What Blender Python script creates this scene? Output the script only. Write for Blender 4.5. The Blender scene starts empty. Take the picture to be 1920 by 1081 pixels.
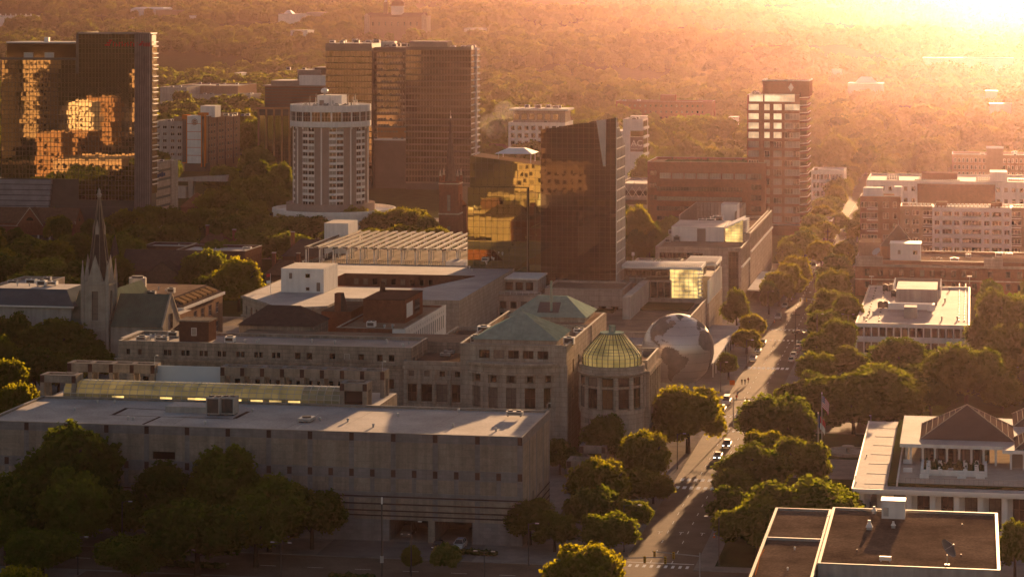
import bpy, bmesh, math, random
import numpy as np
from mathutils import Vector, Matrix
R = math.radians
rnd = random.Random(7)
scene = bpy.context.scene
col = scene.collection

# ------------------------------------------------------------------ camera
# The world axes follow the street grid: +y runs away along the main street, +x to the right of it.
F, H, YH, A = 4781.0, 105.0, -4.0, R(10.26)      # focal length in photo pixels, eye height, horizon row, view yaw
S, C = math.sin(A), math.cos(A)
cam_d = bpy.data.cameras.new('camera')
cam = bpy.data.objects.new('camera', cam_d); col.objects.link(cam)
cam.location = (0, 0, H); cam.rotation_euler = (R(90), 0, A)
cam_d.sensor_width = 36; cam_d.lens = F / 1920 * 36
cam_d.shift_y = -(540.5 - YH) / 1920
cam_d.clip_start = 1; cam_d.clip_end = 40000
scene.camera = cam

# ------------------------------------------------------------------ light
SUN_EL, SUN_AZ = R(6.2), R(3.6)                  # azimuth from +y towards +x
world = bpy.data.worlds.new('World'); scene.world = world; world.use_nodes = True
wn = world.node_tree
sky = wn.nodes.new('ShaderNodeTexSky'); sky.sky_type = 'NISHITA'; sky.sun_disc = False
sky.sun_elevation = SUN_EL; sky.sun_rotation = SUN_AZ; sky.dust_density = 2.0; sky.altitude = 100
tint = wn.nodes.new('ShaderNodeMixRGB'); tint.blend_type = 'MULTIPLY'; tint.inputs[0].default_value = 1
tint.inputs[2].default_value = (0.96, 0.79, 0.76, 1)
wn.links.new(sky.outputs[0], tint.inputs[1]); wn.links.new(tint.outputs[0], wn.nodes['Background'].inputs[0])
wn.nodes['Background'].inputs[1].default_value = 0.05
sd = bpy.data.lights.new('sun', 'SUN'); sd.energy = 5.0; sd.angle = R(0.5); sd.color = (1.0, 0.575, 0.27)
sun = bpy.data.objects.new('sun', sd); col.objects.link(sun)
sv = Vector((math.sin(SUN_AZ) * math.cos(SUN_EL), math.cos(SUN_AZ) * math.cos(SUN_EL), math.sin(SUN_EL)))
sun.rotation_euler = sv.to_track_quat('Z', 'Y').to_euler(); sun.location = sv * 3000
vs = scene.view_settings
vs.view_transform = 'Standard'; vs.look = 'None'; vs.gamma = 1; vs.use_curve_mapping = False
vs.exposure = 1.85
cy = scene.cycles
cy.max_bounces = 6; cy.diffuse_bounces = 2; cy.glossy_bounces = 3; cy.transmission_bounces = 3
cy.volume_bounces = 0; cy.transparent_max_bounces = 8
cy.sample_clamp_indirect = 4; cy.caustics_reflective = False; cy.caustics_refractive = False
try:
    cy.use_denoising = True; cy.denoiser = 'OPENIMAGEDENOISE'
except Exception:
    pass

# ------------------------------------------------------------------ photo pixel <-> place
def k(px):
    t = (px - 960) / F
    return (t * C - S) / (t * S + C)
def gp(px, py, z=0.0):
    D = F * (H - z) / (py - YH); L = (px - 960) / F * D
    return (L * C - D * S, L * S + D * C)
def xa(y, px): return k(px) * y
def ya(x, px): return x / k(px)
def dep(x, y): return -x * S + y * C
def za(x, y, py): return H - (py - YH) * dep(x, y) / F
def pxo(x, y): return 960 + F * (x * C + y * S) / dep(x, y)
def pyo(x, y, z=0): return YH + F * (H - z) / dep(x, y)

# ------------------------------------------------------------------ materials
MATS = {}
def mat(name, color, rough=0.85, var=0.18, scale=0.25, metal=0.0, spec=0.0, streak=0.0, fine=0.0, bump=0.0, emit=None, course=None):
    if name in MATS: return MATS[name]
    m = bpy.data.materials.new(name); m.use_nodes = True
    nt = m.node_tree; b = nt.nodes['Principled BSDF']
    b.inputs['Roughness'].default_value = rough; b.inputs['Metallic'].default_value = metal
    b.inputs['Specular IOR Level'].default_value = spec
    geo = nt.nodes.new('ShaderNodeNewGeometry')
    def mixer(src, fac, amt):
        mx = nt.nodes.new('ShaderNodeMixRGB'); mx.blend_type = 'MIX'
        if isinstance(src, tuple):
            lo = tuple(max(0, x * (1 - amt)) for x in src); hi = tuple(min(1, x * (1 + amt)) for x in src)
            mx.inputs[1].default_value = lo + (1,); mx.inputs[2].default_value = hi + (1,)
        nt.links.new(fac, mx.inputs[0]); return mx
    n = nt.nodes.new('ShaderNodeTexNoise'); n.inputs['Scale'].default_value = scale; n.inputs['Detail'].default_value = 6
    n.inputs['Roughness'].default_value = 0.65
    nt.links.new(geo.outputs['Position'], n.inputs['Vector'])
    rp = nt.nodes.new('ShaderNodeMapRange'); rp.inputs[1].default_value = 0.3; rp.inputs[2].default_value = 0.7
    nt.links.new(n.outputs[0], rp.inputs[0])
    out = mixer(color, rp.outputs[0], var).outputs[0]
    def mult(out, vec_scale, amt, sc):
        mp = nt.nodes.new('ShaderNodeMapping'); mp.inputs['Scale'].default_value = vec_scale
        nt.links.new(geo.outputs['Position'], mp.inputs['Vector'])
        n2 = nt.nodes.new('ShaderNodeTexNoise'); n2.inputs['Scale'].default_value = sc; n2.inputs['Detail'].default_value = 4
        nt.links.new(mp.outputs[0], n2.inputs['Vector'])
        r2 = nt.nodes.new('ShaderNodeMapRange'); r2.inputs[1].default_value = 0.35; r2.inputs[2].default_value = 0.7
        r2.inputs[3].default_value = 1 - amt; r2.inputs[4].default_value = 1.0
        nt.links.new(n2.outputs[0], r2.inputs[0])
        ml = nt.nodes.new('ShaderNodeMixRGB'); ml.blend_type = 'MULTIPLY'; ml.inputs[0].default_value = 1
        nt.links.new(out, ml.inputs[1]); nt.links.new(r2.outputs[0], ml.inputs[2])
        return ml.outputs[0]
    if streak: out = mult(out, (1, 1, 0.06), streak, 0.9)
    if fine: out = mult(out, (1, 1, 1), fine, 2.2)
    if course:                                     # stone courses: joints laid along the wall
        sx = nt.nodes.new('ShaderNodeSeparateXYZ'); ad = nt.nodes.new('ShaderNodeMath'); cb = nt.nodes.new('ShaderNodeCombineXYZ'); bt = nt.nodes.new('ShaderNodeTexBrick')
        nt.links.new(geo.outputs['Position'], sx.inputs[0]); nt.links.new(sx.outputs[0], ad.inputs[0]); nt.links.new(sx.outputs[1], ad.inputs[1])
        nt.links.new(ad.outputs[0], cb.inputs[0]); nt.links.new(sx.outputs[2], cb.inputs[1]); nt.links.new(cb.outputs[0], bt.inputs['Vector'])
        bt.inputs['Scale'].default_value = 1; bt.inputs['Brick Width'].default_value = course[0]; bt.inputs['Row Height'].default_value = course[1]; bt.inputs['Mortar Size'].default_value = .05
        bt.inputs['Color1'].default_value = (1, 1, 1, 1); bt.inputs['Color2'].default_value = (.86, .86, .86, 1); mo = course[2] if len(course) > 2 else .62; bt.inputs['Mortar'].default_value = (mo, mo, mo, 1)
        ml = nt.nodes.new('ShaderNodeMixRGB'); ml.blend_type = 'MULTIPLY'; ml.inputs[0].default_value = 1; nt.links.new(out, ml.inputs[1]); nt.links.new(bt.outputs[0], ml.inputs[2]); out = ml.outputs[0]
    nt.links.new(out, b.inputs['Base Color'])
    if bump:
        bp = nt.nodes.new('ShaderNodeBump'); bp.inputs['Strength'].default_value = bump; bp.inputs['Distance'].default_value = 0.3
        nt.links.new(n.outputs[0], bp.inputs['Height']); nt.links.new(bp.outputs[0], b.inputs['Normal'])
    if emit:
        b.inputs['Emission Color'].default_value = emit[0] + (1,); b.inputs['Emission Strength'].default_value = emit[1]
    MATS[name] = m
    return m
def glassy(name, color, rough=0.04, metal=1.0, wave=0.0):
    if name in MATS: return MATS[name]
    m = bpy.data.materials.new(name); m.use_nodes = True
    nt = m.node_tree; b = nt.nodes['Principled BSDF']
    b.inputs['Base Color'].default_value = color + (1,); b.inputs['Roughness'].default_value = rough
    b.inputs['Metallic'].default_value = metal; b.inputs['Specular IOR Level'].default_value = 0.6
    if wave:
        geo = nt.nodes.new('ShaderNodeNewGeometry'); n = nt.nodes.new('ShaderNodeTexNoise'); n.inputs['Scale'].default_value = 0.16
        n.inputs['Detail'].default_value = 1
        bp = nt.nodes.new('ShaderNodeBump'); bp.inputs['Strength'].default_value = 1; bp.inputs['Distance'].default_value = wave
        nt.links.new(geo.outputs['Position'], n.inputs['Vector']); nt.links.new(n.outputs[0], bp.inputs['Height'])
        nt.links.new(bp.outputs[0], b.inputs['Normal'])
    MATS[name] = m
    return m
def leafmat(name, c1, c2, trans):
    m = bpy.data.materials.new(name); m.use_nodes = True
    nt = m.node_tree; nt.nodes.clear()
    out = nt.nodes.new('ShaderNodeOutputMaterial'); oi = nt.nodes.new('ShaderNodeObjectInfo')
    geo = nt.nodes.new('ShaderNodeNewGeometry')
    n = nt.nodes.new('ShaderNodeTexNoise'); n.inputs['Scale'].default_value = 0.5; n.inputs['Detail'].default_value = 3
    nt.links.new(geo.outputs['Position'], n.inputs['Vector'])
    add = nt.nodes.new('ShaderNodeMath'); add.operation = 'ADD'
    nt.links.new(n.outputs[0], add.inputs[0]); nt.links.new(oi.outputs['Random'], add.inputs[1])
    mr = nt.nodes.new('ShaderNodeMapRange'); mr.inputs[1].default_value = 0.45; mr.inputs[2].default_value = 1.45
    nt.links.new(add.outputs[0], mr.inputs[0])
    mx = nt.nodes.new('ShaderNodeMixRGB'); mx.inputs[1].default_value = c1 + (1,); mx.inputs[2].default_value = c2 + (1,)
    nt.links.new(mr.outputs[0], mx.inputs[0])
    d = nt.nodes.new('ShaderNodeBsdfDiffuse'); t = nt.nodes.new('ShaderNodeBsdfTranslucent')
    nt.links.new(mx.outputs[0], d.inputs[0])
    tm = nt.nodes.new('ShaderNodeMixRGB'); tm.blend_type = 'MULTIPLY'; tm.inputs[0].default_value = 1
    tm.inputs[2].default_value = trans + (1,)
    nt.links.new(mx.outputs[0], tm.inputs[1]); nt.links.new(tm.outputs[0], t.inputs[0])
    ms = nt.nodes.new('ShaderNodeMixShader'); ms.inputs[0].default_value = 0.5
    nt.links.new(d.outputs[0], ms.inputs[1]); nt.links.new(t.outputs[0], ms.inputs[2])
    nt.links.new(ms.outputs[0], out.inputs['Surface'])
    MATS[name] = m
    return m

GRANITE = mat('granite', (.37, .315, .26), var=.16, scale=.5, streak=.30, fine=.15, course=(3.2, 1.4, .8))
GRANITE_PINK = mat('grey_granite_band', (.25, .235, .235), var=.14, scale=.6, streak=.2, course=(1.6, .7, .85))
GRANITE_DARK = mat('red_granite', (.07, .042, .036), var=.2, scale=.8)
LIMESTONE = mat('limestone', (.49, .42, .345), var=.14, scale=.35, streak=.28, fine=.12, course=(2.2, 1.1))
LIMESTONE_PINK = mat('pink_limestone', (.50, .41, .34), var=.13, scale=.4, streak=.2, fine=.1, course=(3.0, 1.5))
LIMEDARK = mat('aged_limestone', (.40, .34, .275), var=.2, scale=.3, streak=.35, fine=.12, course=(1.8, .9))
CONCRETE = mat('concrete', (.42, .39, .355), var=.15, scale=.3, streak=.25)
WHITE = mat('white_paint', (.80, .77, .73), var=.08, scale=.3, streak=.14)
WHITEMETAL = mat('white_metal', (.72, .69, .66), rough=.45, var=.05, spec=.5)
BRICK = mat('red_brick', (.20, .082, .05), var=.22, scale=.9, streak=.12, fine=.15)
BRICK_DARK = mat('dark_brick', (.10, .055, .04), var=.22, scale=.9)
BRICK_TAN = mat('tan_brick', (.30, .20, .14), var=.16, scale=.8, streak=.12)
STONE_DARK = mat('dark_stone', (.11, .085, .065), var=.25, scale=.8, fine=.2)
BROWNPANEL = mat('brown_panel', (.27, .215, .185), var=.1, scale=.5)
ROOF_LIGHT = mat('pale_roof_membrane', (.42, .39, .38), spec=.06, var=.26, scale=.09, fine=.22)
ROOF_GREY = mat('grey_roof_membrane', (.30, .28, .275), spec=.05, var=.2, scale=.1, fine=.15)
ROOF_GRAVEL = mat('brown_roof_gravel', (.14, .10, .075), var=.5, scale=.11, fine=.35)
ROOF_TAN = mat('tan_roof_gravel', (.25, .18, .13), var=.25, scale=.15, fine=.2)
SLATE = mat('slate_shingle', (.065, .052, .046), var=.25, scale=.7)
SHINGLE = mat('brown_shingle', (.13, .075, .05), var=.25, scale=.7)
COPPER = mat('patinated_copper', (.27, .35, .29), rough=.7, var=.16, scale=.4, streak=.15)
METAL = mat('galvanised_metal', (.40, .39, .38), rough=.4, var=.15, metal=.3, spec=.5)
DARKMETAL = mat('dark_metal', (.05, .045, .042), rough=.5, var=.2, spec=.4)
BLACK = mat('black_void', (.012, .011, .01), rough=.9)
COPING = mat('metal_coping', (.27, .25, .23), rough=.55, var=.2, spec=.05)
PANE = glassy('window_pane', (.012, .011, .010), rough=.08, metal=0.0)
PANE_GOLD = glassy('tinted_pane', (.22, .17, .09), rough=.06, metal=.85)
FRAME = mat('window_frame', (.10, .085, .075), rough=.6)
FRAME_W = mat('white_window_frame', (.60, .57, .54), rough=.6)
CURTAIN = mat('drawn_curtain', (.34, .30, .25), var=.2, scale=1.5)
GLASS_TOWER = glassy('gold_mirror_glass', (.34, .265, .15), rough=.015, wave=.003)
GLASS_DARK = glassy('dark_mirror_glass', (.065, .045, .027), rough=.02, wave=.003)
GLASS_BROWN = glassy('bronze_glass', (.19, .145, .09), rough=.05, wave=.003)
GLASS_SIDE = glassy('side_glass', (.40, .31, .22), rough=.22)
SPANDREL = mat('spandrel_panel', (.16, .13, .11), rough=.4, spec=.5)
MULLION = mat('bronze_mullion', (.10, .085, .07), rough=.4, spec=.5)
ASPHALT = mat('asphalt', (.175, .125, .09), spec=.018, var=.25, scale=.15, fine=.2)
PAVE = mat('paving', (.25, .22, .195), var=.2, scale=.25, fine=.12)
PAINT = mat('road_paint', (.80, .78, .74), var=.2, scale=.8)
GRASS = mat('grass', (.045, .055, .018), var=.35, scale=.2, fine=.25)
TRUNK = mat('bark', (.055, .042, .03), var=.3, scale=2)
ORANGE = mat('orange_panel', (.55, .17, .03), var=.1)
LEAF = leafmat('leaves', (.034, .064, .012), (.078, .112, .018), (3.0, 2.2, .7))
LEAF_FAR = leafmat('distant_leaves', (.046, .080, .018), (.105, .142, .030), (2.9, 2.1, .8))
LEAF_GOLD = leafmat('yellow_green_leaves', (.060, .082, .010), (.115, .135, .016), (3.1, 2.3, .6))

def glowglass(name, color, emit, trans=.6):  # translucent glass; its emitted gold mostly stands in for sunlight
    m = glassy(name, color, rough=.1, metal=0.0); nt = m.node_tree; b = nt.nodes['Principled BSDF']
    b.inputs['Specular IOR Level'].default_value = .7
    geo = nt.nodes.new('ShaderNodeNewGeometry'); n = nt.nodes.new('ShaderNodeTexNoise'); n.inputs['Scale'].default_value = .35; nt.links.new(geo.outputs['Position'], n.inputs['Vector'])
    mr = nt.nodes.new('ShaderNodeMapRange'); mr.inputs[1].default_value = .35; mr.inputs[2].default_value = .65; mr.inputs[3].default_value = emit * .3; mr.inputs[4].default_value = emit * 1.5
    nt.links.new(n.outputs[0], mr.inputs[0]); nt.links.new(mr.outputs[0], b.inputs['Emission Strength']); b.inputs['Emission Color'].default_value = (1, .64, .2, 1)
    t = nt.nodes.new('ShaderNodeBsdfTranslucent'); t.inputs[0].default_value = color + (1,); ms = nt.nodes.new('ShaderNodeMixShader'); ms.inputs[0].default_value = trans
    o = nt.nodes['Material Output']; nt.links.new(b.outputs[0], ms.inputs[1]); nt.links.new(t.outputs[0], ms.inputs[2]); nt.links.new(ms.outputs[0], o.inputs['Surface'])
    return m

GLINTPANE = glowglass('sun_glint_pane', (.5, .42, .3), .26, .05); GLINTPANE.node_tree.nodes['Principled BSDF'].inputs['Emission Color'].default_value = (1, .70, .40, 1)  # emission paints mirrored sky and sun into the brick tower's panes
GLASS_OLIVE = glassy('olive_mirror_glass', (.27, .24, .10), rough=.015, wave=.003); COPPER_DARK = mat('dark_green_metal', (.12, .145, .115), rough=.7, var=.2, streak=.15)

# ------------------------------------------------------------------ mesh collector
class MB:
    def __init__(self): self.v = []; self.f = []; self.m = []; self.mats = []; self.smooth = False
    def mi(self, m):
        if m not in self.mats: self.mats.append(m)
        return self.mats.index(m)
    def poly(self, pts, m):
        n = len(self.v); self.v += [tuple(p) for p in pts]; self.f.append(tuple(range(n, n + len(pts)))); self.m.append(self.mi(m))
    def box(self, x0, x1, y0, y1, z0, z1, m, top=None):
        n = len(self.v); i = self.mi(m); j = self.mi(top) if top else i
        self.v += [(x0, y0, z0), (x1, y0, z0), (x1, y1, z0), (x0, y1, z0), (x0, y0, z1), (x1, y0, z1), (x1, y1, z1), (x0, y1, z1)]
        for q, mm in (((0, 3, 2, 1), i), ((4, 5, 6, 7), j), ((0, 1, 5, 4), i), ((1, 2, 6, 5), i), ((2, 3, 7, 6), i), ((3, 0, 4, 7), i)):
            self.f.append(tuple(n + a for a in q)); self.m.append(mm)
    def prism(self, pts, z0, z1, m, top=None):
        n = len(self.v); N = len(pts); i = self.mi(m); j = self.mi(top) if top else i
        zt = z1 if isinstance(z1, (list, tuple)) else [z1] * N
        self.v += [(p[0], p[1], z0) for p in pts] + [(p[0], p[1], z) for p, z in zip(pts, zt)]
        for a in range(N):
            b = (a + 1) % N; self.f.append((n + a, n + b, n + N + b, n + N + a)); self.m.append(i)
        self.f.append(tuple(n + N + a for a in range(N))); self.m.append(j)
        self.f.append(tuple(n + a for a in reversed(range(N)))); self.m.append(i)
    def cyl(self, x, y, z0, z1, r0, r1, m, n=12, a0=0.0):
        p0 = [(x + r0 * math.cos(a0 + 2 * math.pi * a / n), y + r0 * math.sin(a0 + 2 * math.pi * a / n)) for a in range(n)]
        p1 = [(x + r1 * math.cos(a0 + 2 * math.pi * a / n), y + r1 * math.sin(a0 + 2 * math.pi * a / n)) for a in range(n)]
        s = len(self.v); i = self.mi(m)
        self.v += [(p[0], p[1], z0) for p in p0] + [(p[0], p[1], z1) for p in p1]
        for a in range(n):
            b = (a + 1) % n; self.f.append((s + a, s + b, s + n + b, s + n + a)); self.m.append(i)
        self.f.append(tuple(s + n + a for a in range(n))); self.m.append(i)
        self.f.append(tuple(s + a for a in reversed(range(n)))); self.m.append(i)
    def bar(self, p, q, r, m, n=5):
        p = Vector(p); q = Vector(q); d = (q - p)
        if d.length < 1e-6: return
        d.normalize(); a = d.orthogonal().normalized(); b = d.cross(a); s = len(self.v); i = self.mi(m)
        for c in (p, q):
            for t in range(n):
                w = 2 * math.pi * t / n; self.v.append(tuple(c + a * (r * math.cos(w)) + b * (r * math.sin(w))))
        for t in range(n):
            u = (t + 1) % n; self.f.append((s + t, s + u, s + n + u, s + n + t)); self.m.append(i)
        self.f.append(tuple(s + t for t in reversed(range(n)))); self.m.append(i)
        self.f.append(tuple(s + n + t for t in range(n))); self.m.append(i)
    def pyramid(self, x0, x1, y0, y1, z0, z1, m, ridge=0.0, axis='x'):
        cx, cyy = (x0 + x1) / 2, (y0 + y1) / 2
        b = [(x0, y0, z0), (x1, y0, z0), (x1, y1, z0), (x0, y1, z0)]
        if ridge <= 0:
            a = (cx, cyy, z1)
            for i in range(4): self.poly([b[i], b[(i + 1) % 4], a], m)
        elif axis == 'x':
            p, q = (cx - ridge / 2, cyy, z1), (cx + ridge / 2, cyy, z1)
            self.poly([b[0], b[1], q, p], m); self.poly([b[1], b[2], q], m); self.poly([b[2], b[3], p, q], m); self.poly([b[3], b[0], p], m)
        else:
            p, q = (cx, cyy - ridge / 2, z1), (cx, cyy + ridge / 2, z1)
            self.poly([b[0], b[1], p], m); self.poly([b[1], b[2], q, p], m); self.poly([b[2], b[3], q], m); self.poly([b[3], b[0], p, q], m)
        self.poly(b[::-1], m)
    def frustum(self, x0, x1, y0, y1, z0, X0, X1, Y0, Y1, z1, m, top=None):
        b = [(x0, y0, z0), (x1, y0, z0), (x1, y1, z0), (x0, y1, z0)]; t = [(X0, Y0, z1), (X1, Y0, z1), (X1, Y1, z1), (X0, Y1, z1)]
        for i in range(4): self.poly([b[i], b[(i + 1) % 4], t[(i + 1) % 4], t[i]], m)
        self.poly(t, top or m); self.poly(b[::-1], m)
    def lathe(self, x, y, prof, m, n=32, a0=0.0, a1=2 * math.pi):
        s = len(self.v); i = self.mi(m); full = abs(a1 - a0 - 2 * math.pi) < 1e-6
        N = n if full else n + 1
        for r, z in prof:
            for t in range(N):
                w = a0 + (a1 - a0) * t / n; self.v.append((x + r * math.cos(w), y + r * math.sin(w), z))
        for j in range(len(prof) - 1):
            for t in range(n):
                u = (t + 1) % N
                self.f.append((s + j * N + t, s + j * N + u, s + (j + 1) * N + u, s + (j + 1) * N + t)); self.m.append(i)
    def facade(self, p, ex, L, z0, z1, rects, m, dep=0.3):
        """wall sheet with real openings and reveals; rects = (centre along, centre z, w, h)"""
        ex = Vector((ex[0], ex[1], 0)); nrm = Vector((ex.y, -ex.x, 0)); p = Vector((p[0], p[1], 0)); i = self.mi(m)
        ca = {0.0, L}; cz = {z0, z1}
        holes = []
        for a, z, w, h in rects:
            h0 = (max(0.02, a - w / 2), min(L - .02, a + w / 2), max(z0 + .01, z - h / 2), min(z1 - .01, z + h / 2)); holes.append(h0)
            ca |= {round(h0[0], 4), round(h0[1], 4)}; cz |= {round(h0[2], 4), round(h0[3], 4)}
        ca = sorted(ca); cz = sorted(cz)
        P = lambda a, z, d=0.0: tuple(p + ex * a - nrm * d + Vector((0, 0, z)))
        for jz in range(len(cz) - 1):
            run = None
            zc = (cz[jz] + cz[jz + 1]) / 2
            row = [hh for hh in holes if hh[2] < zc < hh[3]]
            for ja in range(len(ca) - 1):
                ac = (ca[ja] + ca[ja + 1]) / 2
                solid = not any(hh[0] < ac < hh[1] for hh in row)
                if solid and run is None: run = ca[ja]
                if run is not None and (not solid or ja == len(ca) - 2):
                    e = ca[ja + 1] if solid else ca[ja]
                    self.poly([P(run, cz[jz]), P(e, cz[jz]), P(e, cz[jz + 1]), P(run, cz[jz + 1])], m); run = None
        for a0, a1, b0, b1 in holes:
            self.poly([P(a0, b0), P(a1, b0), P(a1, b0, dep), P(a0, b0, dep)], m)
            self.poly([P(a0, b1, dep), P(a1, b1, dep), P(a1, b1), P(a0, b1)], m)
            self.poly([P(a0, b0), P(a0, b0, dep), P(a0, b1, dep), P(a0, b1)], m)
            self.poly([P(a1, b0, dep), P(a1, b0), P(a1, b1), P(a1, b1, dep)], m)
    def mesh(self, name, org=(0, 0, 0)):
        me = bpy.data.meshes.new(name); ox, oy, oz = org
        me.from_pydata([(a - ox, b - oy, c - oz) for a, b, c in self.v], [], self.f)
        for m in self.mats: me.materials.append(m)
        me.polygons.foreach_set('material_index', self.m)
        if self.smooth: me.polygons.foreach_set('use_smooth', [True] * len(self.f))
        me.update(); return me
    def build(self, name, root=None, label=None, parent=None):
        """root: the thing whose base is the origin of the coordinates; parent: a part to hang a sub-part on"""
        if not self.f: return None
        org = root.location if root else (0, 0, 0)
        o = bpy.data.objects.new(name, self.mesh(name, org)); col.objects.link(o)
        o.parent = parent or root
        if label: o['label'] = label
        return o

def thing(name, label, cat, loc, group=None, rz=0.0):
    o = bpy.data.objects.new(name, None); col.objects.link(o); o.location = loc; o.rotation_euler = (0, 0, rz)
    o.empty_display_size = 1
    o['label'] = label; o['category'] = cat
    if group: o['group'] = group
    return o
def tag(o, label, cat, group=None):
    o['label'] = label; o['category'] = cat
    if group: o['group'] = group
    return o
def struct(o, kind='structure'):
    o['kind'] = kind; return o

FOOT = []           # footprints that trees keep clear of
WINS = {}           # thing -> window placements
CA = {'f': ((1, 0), 0.0), 'r': ((0, 1), R(90)), 'b': ((-1, 0), R(180)), 'l': ((0, -1), R(-90))}

def block(root, x0, x1, y0, y1, z0, z1, wall, roof, rects=None, par=0.9, depth=0.3, coping=COPING, name='wall', ground=True, kind='dark', rname='roof'):
    """four walls with openings, parapet, roof deck and coping; rects = {face: [(a, z, w, h), ...]}"""
    mb = MB(); rects = rects or {}
    P = {'f': ((x0, y0), x1 - x0), 'r': ((x1, y0), y1 - y0), 'b': ((x1, y1), x1 - x0), 'l': ((x0, y1), y1 - y0)}
    for fc, (ex, rot) in CA.items():
        p, L = P[fc]; rr = rects.get(fc, [])
        mb.facade(p, ex, L, z0, z1, [q[:4] for q in rr], wall, depth)
        n = Vector((ex[1], -ex[0]))
        for q in rr:
            if len(q) > 4 and q[4] == 'none': continue
            cx = p[0] + ex[0] * q[0] - n.x * depth; cyy = p[1] + ex[1] * q[0] - n.y * depth
            WINS.setdefault(root.name, (root, []))[1].append((cx, cyy, q[1], q[2], q[3], rot, q[4] if len(q) > 4 else kind))
    t = 0.35
    zr = z1 - par
    for a in (((x0, y0), (x1, y0), (x1 - t, y0 + t), (x0 + t, y0 + t)), ((x1, y0), (x1, y1), (x1 - t, y1 - t), (x1 - t, y0 + t)),
              ((x1, y1), (x0, y1), (x0 + t, y1 - t), (x1 - t, y1 - t)), ((x0, y1), (x0, y0), (x0 + t, y0 + t), (x0 + t, y1 - t))):
        mb.poly([(q[0], q[1], z1) for q in a], wall)
        mb.poly([(a[3][0], a[3][1], zr), (a[2][0], a[2][1], zr), (a[2][0], a[2][1], z1), (a[3][0], a[3][1], z1)][::-1], wall)
    w = mb.build(name, root)
    rb = MB(); rb.box(x0 + t, x1 - t, y0 + t, y1 - t, zr - .3, zr, roof); rb.build(rname, root)
    if coping:
        cb = MB(); e = .06
        for b in ((x0 - e, x1 + e, y0 - e, y0 + t + e), (x0 - e, x1 + e, y1 - t - e, y1 + e), (x0 - e, x0 + t + e, y0 + t + e, y1 - t - e), (x1 - t - e, x1 + e, y0 + t + e, y1 - t - e)):
            cb.box(b[0], b[1], b[2], b[3], z1 + .003, z1 + .14, coping)
        cb.build('coping', root)
    if ground: FOOT.append((x0, x1, y0, y1))
    return w

def grid(L, z0, z1, nx, nz, w, h, m0=0.0, m1=None, kind=None):
    """nx * nz openings over a face of length L between heights z0 and z1"""
    m1 = m0 if m1 is None else m1
    sx = (L - m0 - m1) / nx; sz = (z1 - z0) / nz
    r = [(m0 + sx * (i + .5), z0 + sz * (j + .5), w, h) for j in range(nz) for i in range(nx)]
    return [q + (kind,) for q in r] if kind else r

WCACHE = {}
WK = {'dark': (FRAME, PANE), 'white': (FRAME_W, PANE), 'gold': (FRAME, PANE_GOLD), 'curtain': (FRAME_W, CURTAIN), 'void': (BLACK, BLACK), 'panel': (FRAME, SPANDREL), 'blind': (FRAME, mat('half_drawn_blind', (.17, .145, .12), var=.3, scale=1.2)),
      'copper': (COPPER, PANE), 'goldwhite': (FRAME_W, PANE_GOLD), 'lit': (FRAME_W, GLINTPANE)}  # lit: glow painted for mirrored sky, no lamps behind
def win_mesh(w, h, kind):
    key = (round(w, 2), round(h, 2), kind)
    if key in WCACHE: return WCACHE[key]
    fr, pn = WK[kind]; mb = MB(); t = min(.14, w * .08 + .02)
    mb.poly([(-w / 2, 0.0, -h / 2), (w / 2, 0.0, -h / 2), (w / 2, 0.0, h / 2), (-w / 2, 0.0, h / 2)], pn)
    if kind != 'void':
        for a, b, c, d in ((-w / 2, -w / 2 + t, -h / 2, h / 2), (w / 2 - t, w / 2, -h / 2, h / 2), (-w / 2 + t, w / 2 - t, -h / 2, -h / 2 + t), (-w / 2 + t, w / 2 - t, h / 2 - t, h / 2)):
            mb.box(a, b, -.07, .02, c, d, fr)
        nv = max(1, round(w / 1.3)); nh = max(1, round(h / 1.9))
        for i in range(1, nv): x = -w / 2 + w * i / nv; mb.box(x - .045, x + .045, -.05, .02, -h / 2 + t, h / 2 - t, fr)
        for i in range(1, nh): z = -h / 2 + h * i / nh; mb.box(-w / 2 + t, w / 2 - t, -.045, .02, z - .045, z + .045, fr)
    WCACHE[key] = mb.mesh('window'); return WCACHE[key]
def finish_windows():
    for nm, (root, L) in WINS.items():
        ox, oy, oz = root.location
        def size(q):
            d = math.hypot(q[0], q[1]); n = (math.sin(q[5]), -math.cos(q[5])); f = -(n[0] * q[0] + n[1] * q[1]) / d
            return q[3] * q[4] / d / d * (f if f > 0 else f * .01 + .001)
        L = sorted(L, key=size, reverse=True)
        cap = 100 if len(L) > 100 else len(L)
        for q in L[:cap]:
            o = bpy.data.objects.new('window', win_mesh(q[3], q[4], 'blind' if q[6] == 'dark' and rnd.random() < .16 else q[6])); col.objects.link(o)
            o.parent = root; o.location = (q[0] - ox, q[1] - oy, q[2] - oz); o.rotation_euler = (0, 0, q[5])
        if L[cap:]:
            mb = MB()
            for q in L[cap:]:
                fr, pn = WK[q[6]]; e = Vector((math.cos(q[5]), math.sin(q[5]), 0)); c = Vector(q[:3])
                w, h = q[3] / 2, q[4] / 2; n = Vector((math.sin(q[5]), -math.cos(q[5]), 0))
                mb.poly([c - e * w - Vector((0, 0, h)), c + e * w - Vector((0, 0, h)), c + e * w + Vector((0, 0, h)), c - e * w + Vector((0, 0, h))], pn)
                for s in ((-w, -w + .12), (w - .12, w), (-.05, .05)):
                    a = c + n * .04
                    mb.poly([a + e * s[0] - Vector((0, 0, h)), a + e * s[1] - Vector((0, 0, h)), a + e * s[1] + Vector((0, 0, h)), a + e * s[0] + Vector((0, 0, h))], fr)
            o = mb.build('window', root); struct(o, 'stuff')

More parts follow.
